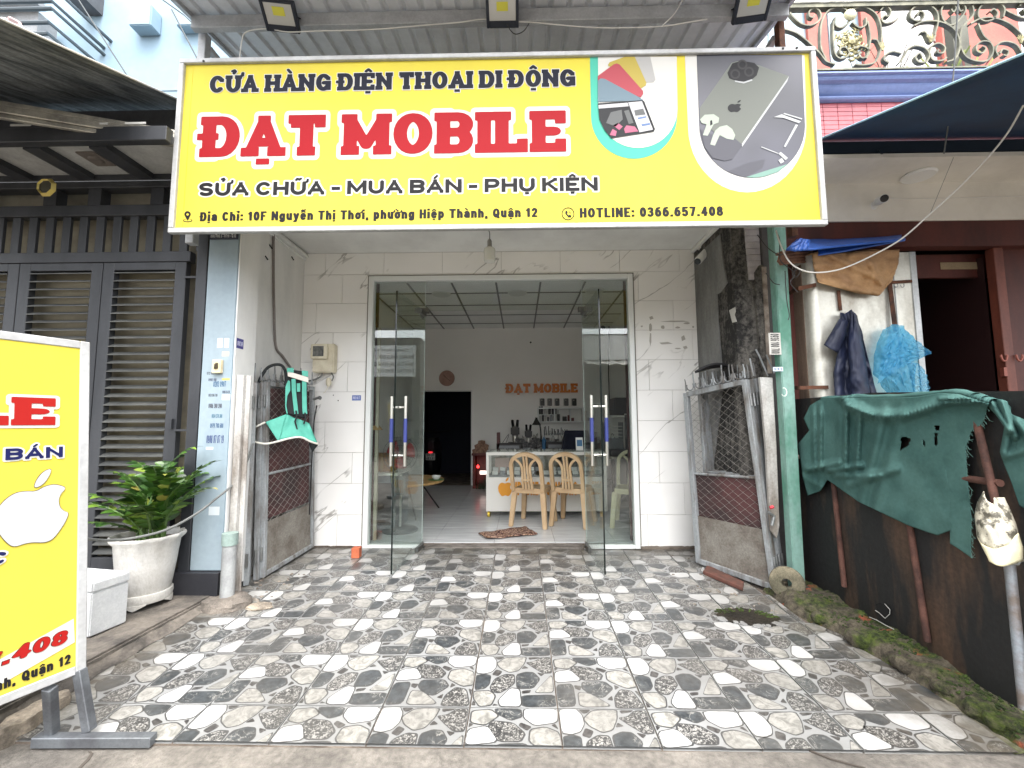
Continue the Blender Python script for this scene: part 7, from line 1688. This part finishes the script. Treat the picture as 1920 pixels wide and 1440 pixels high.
m = MB(); m.lathe([(.08,0),(.05,.05),(.025,.1),(.02,.13)], b+Vector((-.045,-.03,.42)), 16); part(dl, 'shade', m, black, smooth=True)
for px, w_, h_, mi, nm, lab in ((955,.42,.12,0,'equipment_box','flat dark hot-air station under the tall microscope'),(1020,.07,.22,4,'spray_can','blue spray can standing on the repair desk'),(935,.05,.3,2,'wall_strip','thin dark rack leaning at the shrine end of the repair desk'),(1045,.4,.14,0,'equipment_box','dark tool tray with a small rack on the repair desk'),(1110,.3,.2,5,'equipment_box','grey instrument on the repair desk behind the navy chair')):
    b = P(px, 850, 7.35); m = MB()
    if nm == 'spray_can': m.lathe([(w_/2,0),(w_/2,h_*.8),(w_*.2,h_*.9),(w_*.2,h_)], (b.x, 7.3, .737), 14)
    else: m.bx(b.x-w_/2, b.x+w_/2, 7.2, 7.4, .737, .737+h_)
    o = solo(nm, m, wcols[mi], lab, nm.replace('_', ' '), bevel=.004 if nm != 'spray_can' else 0)
    if nm == 'equipment_box': m = MB(); m.bx(b.x-w_*.4, b.x+w_*.4, 7.193, 7.199, .737+h_*.3, .737+h_*.7); m.lathe([(.012,0),(.012,.015)], (b.x+w_*.3, 7.193, .737+h_*.5), 10, 0, (0,-1,0)); part(o, 'control_panel', m, wcols[5])
rk = thing('tool_rack', 'small wire rack of tools standing on the repair desk', 'rack', (P(1045,840,7.4).x, 7.4, .88))
m = MB(); b = Vector((P(1042,840,7.45).x, 7.45, .88))
for dz in (0, .12): m.bx(b.x-.2, b.x+.2, b.y-.06, b.y+.06, b.z+dz, b.z+dz+.008)
for sx in (-.2, .19): m.bx(b.x+sx, b.x+sx+.01, b.y-.06, b.y+.06, b.z, b.z+.2)
part(rk, 'frame', m, wcols[5])
m = MB()
for k in range(14): x = b.x-.18+k*.027; m.tube([(x, b.y, b.z+.1), (x+r6.uniform(-.02,.02), b.y, b.z+.16+r6.uniform(0,.1))], .007, 6)
part(rk, 'tools', m, wcols[0])
m = MB()
for k in range(120):
    x, y = r6.uniform(-.3, 1.55), r6.uniform(7.3, 7.85); w_, d_, h_ = r6.uniform(.02,.1), r6.uniform(.02,.08), r6.uniform(.03,.2)
    if k % 3: m.bx(x, x+w_, y, y+d_, .7355, .7355+h_)
    else: m.tube(spline([(x, y, .74), (x+r6.uniform(-.1,.1), y, .74+h_*1.4), (x+r6.uniform(-.15,.15), y, .75)], 4), .005, 5)
solo('desk_clutter', m, M('dark small parts', s(56,54,54), .5, col2=s(120,116,112), scale=26, lo=.5, hi=.6), kind='stuff')
# navy office chair
oc_ = Vector((P(1078,850,6.7).x, 6.7, IF)); och = thing('office_chair', 'navy office chair behind the glass counter', 'chair', tuple(oc_))
nvc = M('navy chair cloth', s(28,32,52), .8, col2=s(20,24,40), scale=6)
m = MB(); m.grid(lambda u, v: oc_+Vector(((u-.5)*.46*(1-.25*v**3), -.22+.05*math.cos((u-.5)*3), .55+.50*v)), 12, 10); f = part(och, 'backrest', m, nvc, smooth=True); f.modifiers.new('thickness', 'SOLIDIFY').thickness = .05
m = MB(); m.bx(oc_.x-.24, oc_.x+.24, oc_.y-.2, oc_.y+.25, .42, .50); part(och, 'seat', m, nvc, bevel=.03)
m = MB(); m.tube([oc_+Vector((0,0,.08)), oc_+Vector((0,0,.40))], .03, 10); part(och, 'post', m, black)
for k in range(5): a = R(72*k); m = MB(); m.tube([oc_+Vector((0,0,.1)), oc_+Vector((.28*math.cos(a), .28*math.sin(a), .07))], .018, 8); m.lathe([(.03,-.012),(.03,.012)], oc_+Vector((.28*math.cos(a), .28*math.sin(a), .032)), 12, 0, (-math.sin(a), math.cos(a), 0)); part(och, 'base_arm', m, black)
# counter
KX0, KX1, KY0, KY1 = -.425, 1.08, 5.45, 5.95
kt = thing('glass_counter', 'white glass-topped phone counter with orange lettering on gold casters', 'counter', ((KX0+KX1)/2, 5.7, IF))
ZB, ZG, ZT = .105, .522, .845
kw = flat('white counter board', s(224,221,214), .35)
m = MB(); m.bx(KX0, KX1, KY0, KY1, ZB, ZG); part(kt, 'cabinet', m, kw, bevel=.003)
m = MB()
for x in (KX0, KX1-.035):
    for y in (KY0, KY1-.035): m.bx(x, x+.035, y, y+.035, ZG, ZT-.052)
m.bx(KX0, KX1, KY0, KY0+.035, ZT-.052, ZT-.012); m.bx(KX0, KX1, KY1-.035, KY1, ZT-.052, ZT-.012); m.bx(KX0, KX0+.035, KY0+.035, KY1-.035, ZT-.052, ZT-.012); m.bx(KX1-.035, KX1, KY0+.035, KY1-.035, ZT-.052, ZT-.012)
part(kt, 'frame', m, kw, bevel=.002)
m = MB(); m.bx(KX0+.001, KX1-.001, KY0-.01, KY1, ZT-.011, ZT); part(kt, 'glass_top', m, glass)
m = MB(); m.bx(KX0+.036, KX1-.036, KY0+.006, KY0+.012, ZG+.001, ZT-.053); part(kt, 'front_glass', m, glass)
m = MB(); m.bx(KX0+.036, KX1-.036, KY0+.05, KY1-.05, ZG+.002, ZG+.02); part(kt, 'display_tray', m, wcols[5])
m = MB(); m.bx(KX0+.036, KX1-.036, KY1-.05, KY1-.04, ZG+.02, ZT-.06); part(kt, 'back_panel', m, M('counter back', s(176,174,168), .6, col2=s(120,112,96), scale=7))
for k in range(15):
    x = KX0+.07+k*.093
    for r_ in range(2):
        if r6.random() < .12: continue
        m = MB(); y = KY0+.1+r_*.14; z = ZG+.021+r_*.03; w_ = .072
        m.hexa([(x,y,z),(x+w_,y,z),(x+w_,y+.05,z),(x,y+.05,z)], [(x,y+.02,z+.045),(x+w_,y+.02,z+.045),(x+w_,y+.05,z+.045),(x,y+.05,z+.045)])
        solo('price_card', m, wcols[1 if r6.random() < .8 else 5], 'small price stand in the %s row inside the glass counter' % ('lower front' if r_ == 0 else 'raised back'), 'price stand', 'price stands in the glass counter')
for x0, x1, mi, lab in ((-.33,-.14,3,'beige box lying above the apple emblem inside the counter'),(-.1,-.08,1,'thin white post stand inside the counter'),(.12,.26,0,'dark phone box behind the price stands in the counter'),(.5,.75,0,'wide dark box in the middle of the counter display')):
    m = MB(); m.bx(x0, x1, KY0+.3, KY0+.4, ZG+.021, ZG+.021+.19); solo('display_box', m, wcols[mi], lab, 'box', bevel=.003)
q = lambda x, y: P(880+x/5.647, 820+y/5.647, KY0)
m = MB(); p0, p1 = q(302,622), q(452,455); W_a, H_a = p1.x-p0.x, p1.z-p0.z
m.poly([[(p0.x+W_a*x, KY0-.004, p0.z+H_a*y) for x, y in chaikin(APPLE, 2)]]); m.poly([[(p0.x+W_a*(x+.04), KY0-.004, p0.z+H_a*(y+.02)) for x, y in LEAF]]); o = part(kt, 'apple_emblem', m, orange, fixn=False); o.modifiers.new('thickness', 'SOLIDIFY').thickness = .004
a, b, c_ = q(488,612), q(1145,612), q(488,470); 
for o in letters(kt, 'IPHONE - SAMSUNG', 'cond', (a.x, KY0-.004, a.z), (b.x, KY0-.004, a.z), (a.x, KY0-.004, c_.z), (0,-1,0), orange, lift=.0005, apart=True): o.modifiers.new('thickness', 'SOLIDIFY').thickness = .004
gold_c = flat('yellow caster', s(206,178,60), .4, .3)
for x in (KX0+.05, KX1-.05):
    for y in (KY0+.04, KY1-.06): m = MB(); m.lathe([(.012,-.014),(.036,-.014),(.036,.014),(.012,.014)], (x-.02, y, IF+.037), 16, 0, (1,0,0)); m.tube([(x-.02, y, IF+.04), (x-.02, y, ZB)], .012, 8); part(kt, 'caster', m, gold_c, smooth=True, ang=40)
# plastic chairs
def chair_proto(label, mat):
    t = thing('plastic_chair', label, 'chair', (0, 0, IF), 'plastic chairs at the counter')
    L0 = t.location
    W2, D2, SH = .178, .18, .42
    m = MB()
    m.grid(lambda u, v: L0+Vector(((u-.5)*2*W2*(1-.08*(v)), (v-.5)*2*D2, SH-.018*math.sin(math.pi*u)*math.sin(math.pi*v))), 12, 10); f = part(t, 'seat', m, mat, smooth=True); f.modifiers.new('thickness', 'SOLIDIFY').thickness = .012
    m = MB(); 
    for a, b in (((-W2,-D2),(W2,-D2)),((W2,-D2),(W2*.92,D2)),((W2*.92,D2),(-W2*.92,D2)),((-W2*.92,D2),(-W2,-D2))): m.beam(L0+Vector((*a,SH-.02)), L0+Vector((*b,SH-.02)), .014, .06)
    part(t, 'apron', m, mat, bevel=.004)
    for sx in (-1, 1):
        for sy in (-1, 1):
            m = MB(); x0, y0 = sx*W2*(.94), sy*D2*.94; x1, y1 = x0+sx*.035, y0+sy*.045; a = .030; b = .024
            m.hexa([L0+Vector((x1-b,y1-b,-0)), L0+Vector((x1+b,y1-b,0)), L0+Vector((x1+b,y1+b,0)), L0+Vector((x1-b,y1+b,0))], [L0+Vector((x0-a,y0-a,SH-.03)), L0+Vector((x0+a,y0-a,SH-.03)), L0+Vector((x0+a,y0+a,SH-.03)), L0+Vector((x0-a,y0+a,SH-.03))]); part(t, 'leg', m, mat, bevel=.007)
    # arched back with inner loops and slats, standing on the near edge
    def bk(x, z): return L0+Vector((x, -D2-.02-.10*(z-SH)/.4-.02*0, z))
    outer = [bk(-W2*.98, SH-.02), bk(-W2*1.0, SH+.14), bk(-W2*.98, SH+.26)]+[bk(W2*.98*math.cos(R(a)), SH+.27+.13*math.sin(R(a))) for a in range(170, 9, -16)]+[bk(W2*.98, SH+.26), bk(W2*1.0, SH+.14), bk(W2*.98, SH-.02)]
    m = MB(); m.ribbon(spline(outer, 4), (0, .035, .01), .04); part(t, 'back_frame', m, mat, smooth=True, ang=50)
    m = MB()
    for sx in (-1, 1):
        pts = [bk(sx*.055, SH), bk(sx*.05, SH+.12), bk(sx*.045, SH+.24), bk(sx*.07, SH+.30), bk(sx*.12, SH+.345)]; m.ribbon(spline(pts, 4), (0, .02, 0), .026)
        pts = [bk(sx*.018, SH), bk(sx*.018, SH+.14), bk(sx*.016, SH+.26), bk(sx*.02, SH+.385)]; m.ribbon(spline(pts, 4), (0, .02, 0), .022)
    m.ribbon([bk(-.06, SH+.11), bk(.06, SH+.11)], (0, .02, 0), .02); part(t, 'back_splat', m, mat, smooth=True, ang=50)
    return t
tan = M('tan plastic', s(196,168,132), .45, col2=s(182,152,116), scale=5, grain=.05); cream = M('cream plastic', s(206,200,164), .45, col2=s(186,180,146), scale=5, grain=.05)
ch = chair_proto('tan plastic chair directly in front of the orange counter lettering', tan); ch2 = copy_tree(ch); ch2['label'] = 'tan plastic chair half behind the open glass door with the counter card'
ch.location = (.155, 5.13, IF); ch.rotation_euler = (0, 0, R(-20)); ch2.location = (.62, 5.13, IF); ch2.rotation_euler = (0, 0, R(-24))
ch3 = chair_proto('cream plastic chair behind the side window by the corner desk', cream); ch3.location = (1.28, 5.05, IF); ch3.rotation_euler = (0, 0, R(160))
# doormat
q = [PZ(x, y, IF+.001) for x, y in ((897,1003),(912,1013),(1008,1004),(984,990))]
def matm():
    m_, t, b = base('patterned doormat'); v = noi(t, pos(t), 16, 3, .5, 2.5); c = ramp(t, v, [(.38, s(44,22,24)), (.46, s(96,50,46)), (.52, s(196,170,150)), (.57, s(120,84,50)), (.64, s(52,28,30))]); t.links.new(c, b.inputs['Base Color']); b.inputs['Roughness'].default_value = .95; return m_
m = MB(); m.grid(lambda u, v: (q[0]*(1-u)+q[3]*u)*(1-v)+(q[1]*(1-u)+q[2]*u)*v+Vector((0,0,.012+.012*nz(u*5, v*4)+.012*max(0, .2-u)*5*v)), 30, 16); f = solo('door_mat', m, matm(), 'maroon and cream patterned mat lying crooked inside the doorway', 'mat', smooth=True); f.modifiers.new('thickness', 'SOLIDIFY').thickness = .01
# round table with black legs, bowl on it
tc = Vector((P(752,900,5.75).x, 5.75, IF)); rt = thing('round_table', 'low round wooden table with splayed black legs and a bowl on it', 'table', tuple(tc)); tz = P(828,899,5.75).z; tr_ = P(831,897,5.75).x-tc.x
wood = M('light wood', s(196,160,104), .5, col2=s(170,134,84), scale=4, stretch=(1,6,1))
m = MB(); m.lathe([(tr_-.01,tz-.03-IF),(tr_,tz-.02-IF),(tr_,tz-IF),(0,tz-IF)], tc, 40); part(rt, 'table_top', m, wood, smooth=True, ang=30)
for k in range(4): a = R(45+90*k-10); d = Vector((math.cos(a), math.sin(a), 0)); m = MB(); m.tube([tc+d*tr_*.45+Vector((0,0,tz-.03-IF)), tc+d*tr_*.98], .011, 8); part(rt, 'leg', m, black)
c = P(822,893,5.7); c.z = tz+.001; m = MB(); m.lathe([(.03,0),(.055,.03),(.06,.05),(.054,.05),(.03,.012),(0,.012)], c+Vector((-.03,0,.008)), 20); m.lathe([(.0,0),(.10,0),(.105,.007),(0,.007)], c+Vector((-.03,0,0)), 24, 1); solo('bowl', m, [white_pl, flat('green saucer', s(86,120,66), .5)], 'white bowl on a green plate on the round table', 'bowl', smooth=True)
# standing fan
fc = PZ(750,995,IF); fn_ = thing('standing_fan', 'grey standing fan with red blades and a round base', 'fan', tuple(fc))
m = MB(); m.lathe([(.19,0),(.195,.012),(.17,.03),(.03,.045)], fc, 32); part(fn_, 'base', m, M('grey fan plastic', s(84,92,92), .5), smooth=True)
m = MB(); m.tube([fc+Vector((0,0,.04)), fc+Vector((0,0,.62))], .014, 10); part(fn_, 'pole', m, chrome, smooth=True)
m = MB(); m.bx(fc.x-.06, fc.x+.06, fc.y-.05, fc.y+.05, .42, .62); part(fn_, 'control_box', m, MATS['grey fan plastic'], bevel=.01)
m = MB(); c = fc+Vector((0,-.05,.86-.03))
for r_ in (.19, .15, .1, .05): m.tube([c+Vector((r_*math.cos(R(a)), -.03*(1-r_/.19), r_*math.sin(R(a)))) for a in range(0, 360, 15)], .0022, 4, closed=True)
for a in range(0, 360, 15): m.tube([c+Vector((.03*math.cos(R(a)), -.03, .03*math.sin(R(a)))), c+Vector((.19*math.cos(R(a)), 0, .19*math.sin(R(a))))], .0014, 3)
part(fn_, 'cage', m, MATS['grey fan plastic'], kind='stuff')
for k in range(3):
    m = MB(); a0 = R(120*k+20); m.grid(lambda u, v: c+Vector(((.03+.13*v)*math.cos(a0+(u-.5)*1.2), .02+.03*(u-.5), (.03+.13*v)*math.sin(a0+(u-.5)*1.2))), 6, 4); part(fn_, 'blade', m, flat('red fan blade', s(170,44,44), .4) if 'red fan blade' not in MATS else MATS['red fan blade'], smooth=True)
# left cupboard, carton, straw hat
lc = thing('side_cupboard', 'grey side cupboard under the brown carton behind the glass', 'cupboard', (-1.75, 5.2, IF))
m = MB(); m.bx(-2.04, -1.36, 4.75, 5.3, IF, .63); part(lc, 'body', m, M('grey cupboard', s(120,126,132), .5)); m = MB(); m.bx(-2.05, -1.33, 4.72, 5.32, .63, .66); part(lc, 'top', m, kw, bevel=.003)
m = MB(); m.bx(-1.6, -1.4, 4.742, 4.749, .1, .55); part(lc, 'door', m, wcols[0])
m = MB(); m.bx(-1.66, -1.43, 4.85, 5.05, .661, .86); bx_ = solo('carton', m, M('brown cardboard', s(176,126,78), .85), 'brown cardboard carton on top of the grey side cupboard', 'carton', bevel=.003); m = MB(); m.bx(-1.56, -1.53, 4.847, 4.8495, .661, .86); part(bx_, 'tape', m, wood)
m = MB(); c = P(702,806,4.46); m.lathe([(.085,0),(.045,.05),(.004,.105)], c, 24); solo('straw_hat', m, M('straw', s(198,164,112), .8, col2=s(176,140,90), scale=30), 'small conical straw hat hung on a maroon post inside', 'hat', smooth=True)
# red shrine
ac = Vector((P(902,915,7.95).x, 7.95, IF)); al = thing('floor_shrine', 'small red and gold shrine with glowing lamps on the floor by the counter', 'shrine', tuple(ac)); shr = M('red lacquer', s(122,48,40), .5, col2=s(92,36,32), scale=7)
x0, x1, z1 = P(888,880,7.95).x, P(920,880,7.95).x, P(900,853,7.95).z
m = MB(); m.bx(x0, x1, 7.8, 8.18, IF, IF+.05); m.bx(x0, x0+.04, 7.8, 8.18, IF+.05, z1); m.bx(x1-.04, x1, 7.8, 8.18, IF+.05, z1); m.bx(x0+.04, x1-.04, 8.15, 8.18, IF+.05, z1); m.bx(x0-.02, x1+.02, 7.78, 8.19, z1, z1+.04); part(al, 'case', m, shr, bevel=.004)
m = MB(); cw = (x0+x1)/2; zt = P(905,825,7.95).z
prof = [(-.16,0),(-.17,.06),(-.12,.08),(-.13,.14),(-.07,.17),(-.06,.22),(0,zt-z1-.04),(.06,.22),(.07,.17),(.13,.14),(.12,.08),(.17,.06),(.16,0)]
m.prism([(cw+x, 7.82, z1+.041+z) for x, z in prof], (0, .06, 0)); part(al, 'carved_crest', m, M('carved gilt wood', s(156,120,96), .6, col2=s(110,78,62), scale=22, bmp=.8, bscale=40))
lampr = flat('red shrine lamp', s(255,50,50), .3, 0, 1.2); lampw = flat('white shrine lamp', s(255,225,215), .3, 0, .7)
m = MB(); m.lathe([(.02,0),(.025,.03),(.0,.06)], (x0+.09, 7.84, IF+.36), 10); part(al, 'red_lamp', m, lampr); m = MB(); m.bx(x0+.12, x1-.06, 7.9, 7.92, IF+.24, IF+.30); part(al, 'lamp_strip', m, lampw)
m = MB(); 
for k in range(10): p = Vector((x0+.08+k*.03, 7.74+.03*(k % 2), IF)); m.tube([p, p+Vector((r6.uniform(-.04,.04), r6.uniform(-.04,.04), r6.uniform(.1,.24)))], lambda q: .016*(1-q*.7), 5)
solo('shrine_plant', m, M('dark house plant', s(46,62,38), .6), 'little dark potted plant in front of the red shrine', 'plant')
# motorbike parked in the dark store room
mbp = P(807,856,9.2); mk = thing('parked_motorbike', 'motorbike with a white number plate parked in the dark back room', 'motorbike', (mbp.x, 9.4, IF))
dm = flat('dark motorbike plastic', s(50,34,40), .4)
m = MB(); m.bx(mbp.x-.1, mbp.x+.1, 9.195, 9.2, mbp.z-.075, mbp.z+.065); pl2 = part(mk, 'number_plate', m, flat('plate white', s(226,226,222), .4, 0)); 
pt = flat('plate black digits', s(20,20,20), .5)
m = MB(); text_mb(m, '59-X1', 'num', (mbp.x-.08,9.194,mbp.z+.003), (mbp.x+.08,9.194,mbp.z+.003), (mbp.x-.08,9.194,mbp.z+.055)); text_mb(m, '483.61', 'num', (mbp.x-.085,9.194,mbp.z-.065), (mbp.x+.085,9.194,mbp.z-.065), (mbp.x-.085,9.194,mbp.z-.012)); part(pl2, 'digits', m, pt, fixn=False)
m = MB(); m.bx(mbp.x-.04, mbp.x+.04, 9.19, 9.23, mbp.z+.075, mbp.z+.10); part(mk, 'tail_lamp', m, flat('tail lamp red', s(220,40,50), .3, 0, .5), bevel=.005)
m = MB(); m.lathe([(.22,-.05),(.29,-.04),(.29,.04),(.22,.05)], (mbp.x, 9.5, IF+.29), 28, 0, (1,0,0)); part(mk, 'rear_wheel', m, black); m = MB(); m.lathe([(.22,-.05),(.29,-.04),(.29,.04),(.22,.05)], (mbp.x, 10.0+.25-.3, IF+.29), 4, 0, (1,0,0)) if False else m.lathe([(.21,-.04),(.27,-.03),(.27,.03),(.21,.04)], (mbp.x+.02, 9.95, IF+.29), 28, 0, (1,0,0)); part(mk, 'front_wheel', m, black)
m = MB(); m.hexa([(mbp.x-.07,9.22,.55),(mbp.x+.07,9.22,.55),(mbp.x+.12,9.9,.5),(mbp.x-.12,9.9,.5)], [(mbp.x-.06,9.2,.82),(mbp.x+.06,9.2,.82),(mbp.x+.1,9.9,.78),(mbp.x-.1,9.9,.78)]); part(mk, 'body', m, dm, bevel=.02)
m = MB(); m.bx(mbp.x-.11, mbp.x+.11, 9.25, 9.75, .80, .87); part(mk, 'seat', m, black, bevel=.03); m = MB(); m.tube([(mbp.x-.32,9.85,1.02),(mbp.x-.1,9.92,1.0),(mbp.x+.1,9.92,1.0),(mbp.x+.32,9.85,1.02)], .016, 8); part(mk, 'handlebar', m, black)
# right-hand work corner
rw = thing('corner_desk', 'cluttered grey trestle desk under the black printer', 'desk', (1.4, 5.9, IF))
m = MB(); m.bx(1.12, 1.72, 5.45, 6.7, .74, .77); part(rw, 'top', m, M('worn desk top', s(146,138,128), .6, col2=s(112,104,96), scale=7))
m = MB(); m.beam((1.16,5.5,.1), (1.62,5.5,.73), .04, .03); m.beam((1.62,5.52,.05), (1.62,5.52,.74), .04, .04); m.beam((1.16,6.6,.05), (1.16,6.6,.74), .04, .04); m.beam((1.62,6.6,.05), (1.62,6.6,.74), .04, .04); part(rw, 'trestle', m, wcols[5])
m = MB(); a, b = P(1150,775,6.3), P(1178,746,6.3); m.bx(a.x, 1.725, 6.2, 6.6, a.z, b.z); pr_ = solo('printer', m, wcols[0], 'black printer on a bracket shelf high on the shop side wall', 'printer', bevel=.012); m = MB(); m.bx(a.x-.08, a.x+.12, 6.15, 6.19, a.z-.03, a.z+.05); part(pr_, 'tray', m, wcols[0])
m = MB(); m.bx(1.3, 1.725, 6.15, 6.65, a.z-.06, a.z-.034); solo('bracket_shelf', m, kw, 'white shelf carrying the black printer', 'shelf')
st = thing('paper_rack', 'white ribbed stack rack on the corner desk behind the door handle', 'rack', (1.28, 5.9, .77)); m = MB()
for k in range(9): m.bx(1.16, 1.38, 5.85, 6.1, .78+k*.045, .788+k*.045)
part(st, 'tray', m, kw); m = MB(); m.bx(1.15, 1.16, 5.85, 6.1, .77, 1.2); m.bx(1.38, 1.39, 5.85, 6.1, .77, 1.2); part(st, 'side_frame', m, wcols[5])
m = MB(); m.bx(1.45, 1.49, 5.6, 6.0, .771, 1.3); m.bx(1.43, 1.51, 5.58, 6.02, .771, .79); mn = solo('monitor', m, wcols[0], 'dark monitor turned edge-on on the corner desk', 'monitor', bevel=.004); m = MB(); m.bx(1.444, 1.4495, 5.62, 5.98, .85, 1.27); part(mn, 'screen', m, flat('dim screen', s(40,48,56), .15))
m = MB(); m.lathe([(.035,0),(.04,.02),(.04,.15),(.015,.18),(.015,.2)], (1.58, 5.5, .771), 14); solo('water_bottle', m, flat('sky blue bottle', s(120,180,214), .2), 'light blue bottle on the corner desk beside the laptop', 'bottle', smooth=True)
m = MB(); m.bx(1.15, 1.35, 5.5, 5.7, .771, .86); lp = solo('laptop', m, wcols[0], 'dark laptop base on the near end of the corner desk', 'laptop', bevel=.004); m = MB(); m.hexa([(1.15,5.7,.86),(1.35,5.7,.86),(1.35,5.712,.86),(1.15,5.712,.86)], [(1.15,5.76,.99),(1.35,5.76,.99),(1.35,5.772,.99),(1.15,5.772,.99)]); part(lp, 'lid', m, wcols[5])
m = MB(); b = P(1088,842,5.6); m.hexa([(b.x-.05,5.6,ZT+.001),(b.x+.04,5.6,ZT+.001),(b.x+.04,5.64,ZT+.001),(b.x-.05,5.64,ZT+.001)], [(b.x-.055,5.62,ZT+.16),(b.x+.035,5.62,ZT+.16),(b.x+.035,5.63,ZT+.16),(b.x-.055,5.63,ZT+.16)]); sg_ = solo('counter_card', m, white_pl, 'white standing card with blue print on the counter top', 'card'); m = MB(); m.poly([[(b.x-.04,5.605,ZT+.05),(b.x+.03,5.605,ZT+.05),(b.x+.028,5.613,ZT+.13),(b.x-.042,5.613,ZT+.13)]]); part(sg_, 'print', m, wcols[4], fixn=False)
for px, py, lab in ((828,553,'round ceiling light above the wall clock side of the shop'),(970,551,'round ceiling light in the middle of the shop ceiling'),(1115,546,'round ceiling light above the corner desk side of the shop')):
    c = PZ(px, py, IZ-.012); t = thing('ceiling_light', lab, 'ceiling light', tuple(c), 'round ceiling lights in the shop'); m = MB(); m.lathe([(.13,.0),(.14,.012)], c, 28); part(t, 'ring', m, white_pl, smooth=True); m = MB(); m.lathe([(0,-.006),(.115,-.003),(.118,0)], c, 28); part(t, 'diffuser', m, flat('unlit diffuser', s(214,216,214), .4) if 'unlit diffuser' not in MATS else MATS['unlit diffuser'], smooth=True)
cctv('security_camera', 'white security camera with a dark lens in a back corner of the shop ceiling', P(1135,608,8.0), P(1131,614,7.9), P(1137,606,8.1), (P(1139,604,8.19).x, 8.19, P(1139,604,8.19).z), .05)
m = MB(); c = P(995,642,8.195); m.lathe([(.018,0),(.012,.01)], c, 10, 0, (0,-1,0)); solo('wall_fixing', m, black, 'small dark fixing high on the back wall of the shop', 'fixing')
m = MB(); m.tube([P(1142,612,8.05), P(1141,700,8.05), P(1143,760,8.05)], .012, 6); solo('wall_cable', m, wire_k, 'dark cable running down the back corner under the shop camera', 'cable')

# ================================================================ across the street (seen mirrored in the side windows)
op = thing('opposite_building', 'pale building across the street seen mirrored in the glass beside the doors', 'building', (0, -8.2, 0))
OY = -7.96
m = MB(); m.bx(-9, -3.95, OY-1.5, OY-.4, -.1, 4.6); m.bx(2.45, 8.5, OY-1.5, OY-.1, -.1, 4.62); part(op, 'wall', m, M('dull opposite wall', s(88,84,78), .8))
m = MB(); m.bx(2.52, 8.4, OY-.1, OY-.03, 3.6, 4.55); part(op, 'white_band', m, flat('white fascia paint', s(250,249,244), .6))
m = MB(); m.grid(lambda u, v: (lerp(2.5, 8.4, u), OY+.9*v, 3.55-.25*v+.03*math.sin(u*80)), 90, 4); part(op, 'roof_sheet', m, M('opposite roof sheet', s(200,196,188), .6))
m = MB(); m.bx(-8.9, -4.1, OY-.35, OY-.3, -.05, 2.8); m.bx(2.6, 8.4, OY-.09, OY-.05, -.05, 3.2); part(op, 'roller_shutter', m, M('dark shutter', s(70,70,70), .7))
ob = thing('banner_board', 'white banner board with black lettering seen mirrored in a side window', 'sign', (-5.5, OY, 3))
m = MB(); m.bx(-7.1, -4.05, OY-.05, OY, 2.99, 4.215); part(ob, 'board', m, flat('bright banner white', s(250,250,248), .5))
for txt, z, h_, x0, x1 in (('TRUNG TÂM TƯ VẤN - ĐÀO TẠO', 3.98, .09, -4.3, -6.6), ('DU HỌC CHLB ĐỨC, ÚC, MỸ, CANADA', 3.68, .16, -4.1, -6.95), ('NHẬT BẢN, HÀN QUỐC, ĐÀI LOAN', 3.40, .16, -4.1, -6.95), ('ĐÀO TẠO TIẾNG ĐỨC, TIẾNG ANH - IELTS', 3.14, .15, -4.1, -6.95)):
    letters(ob, txt, 'semi', (x0, OY, z), (x1, OY, z), (x0, OY, z+h_), (0,1,0), inkg, None, .09, .004)
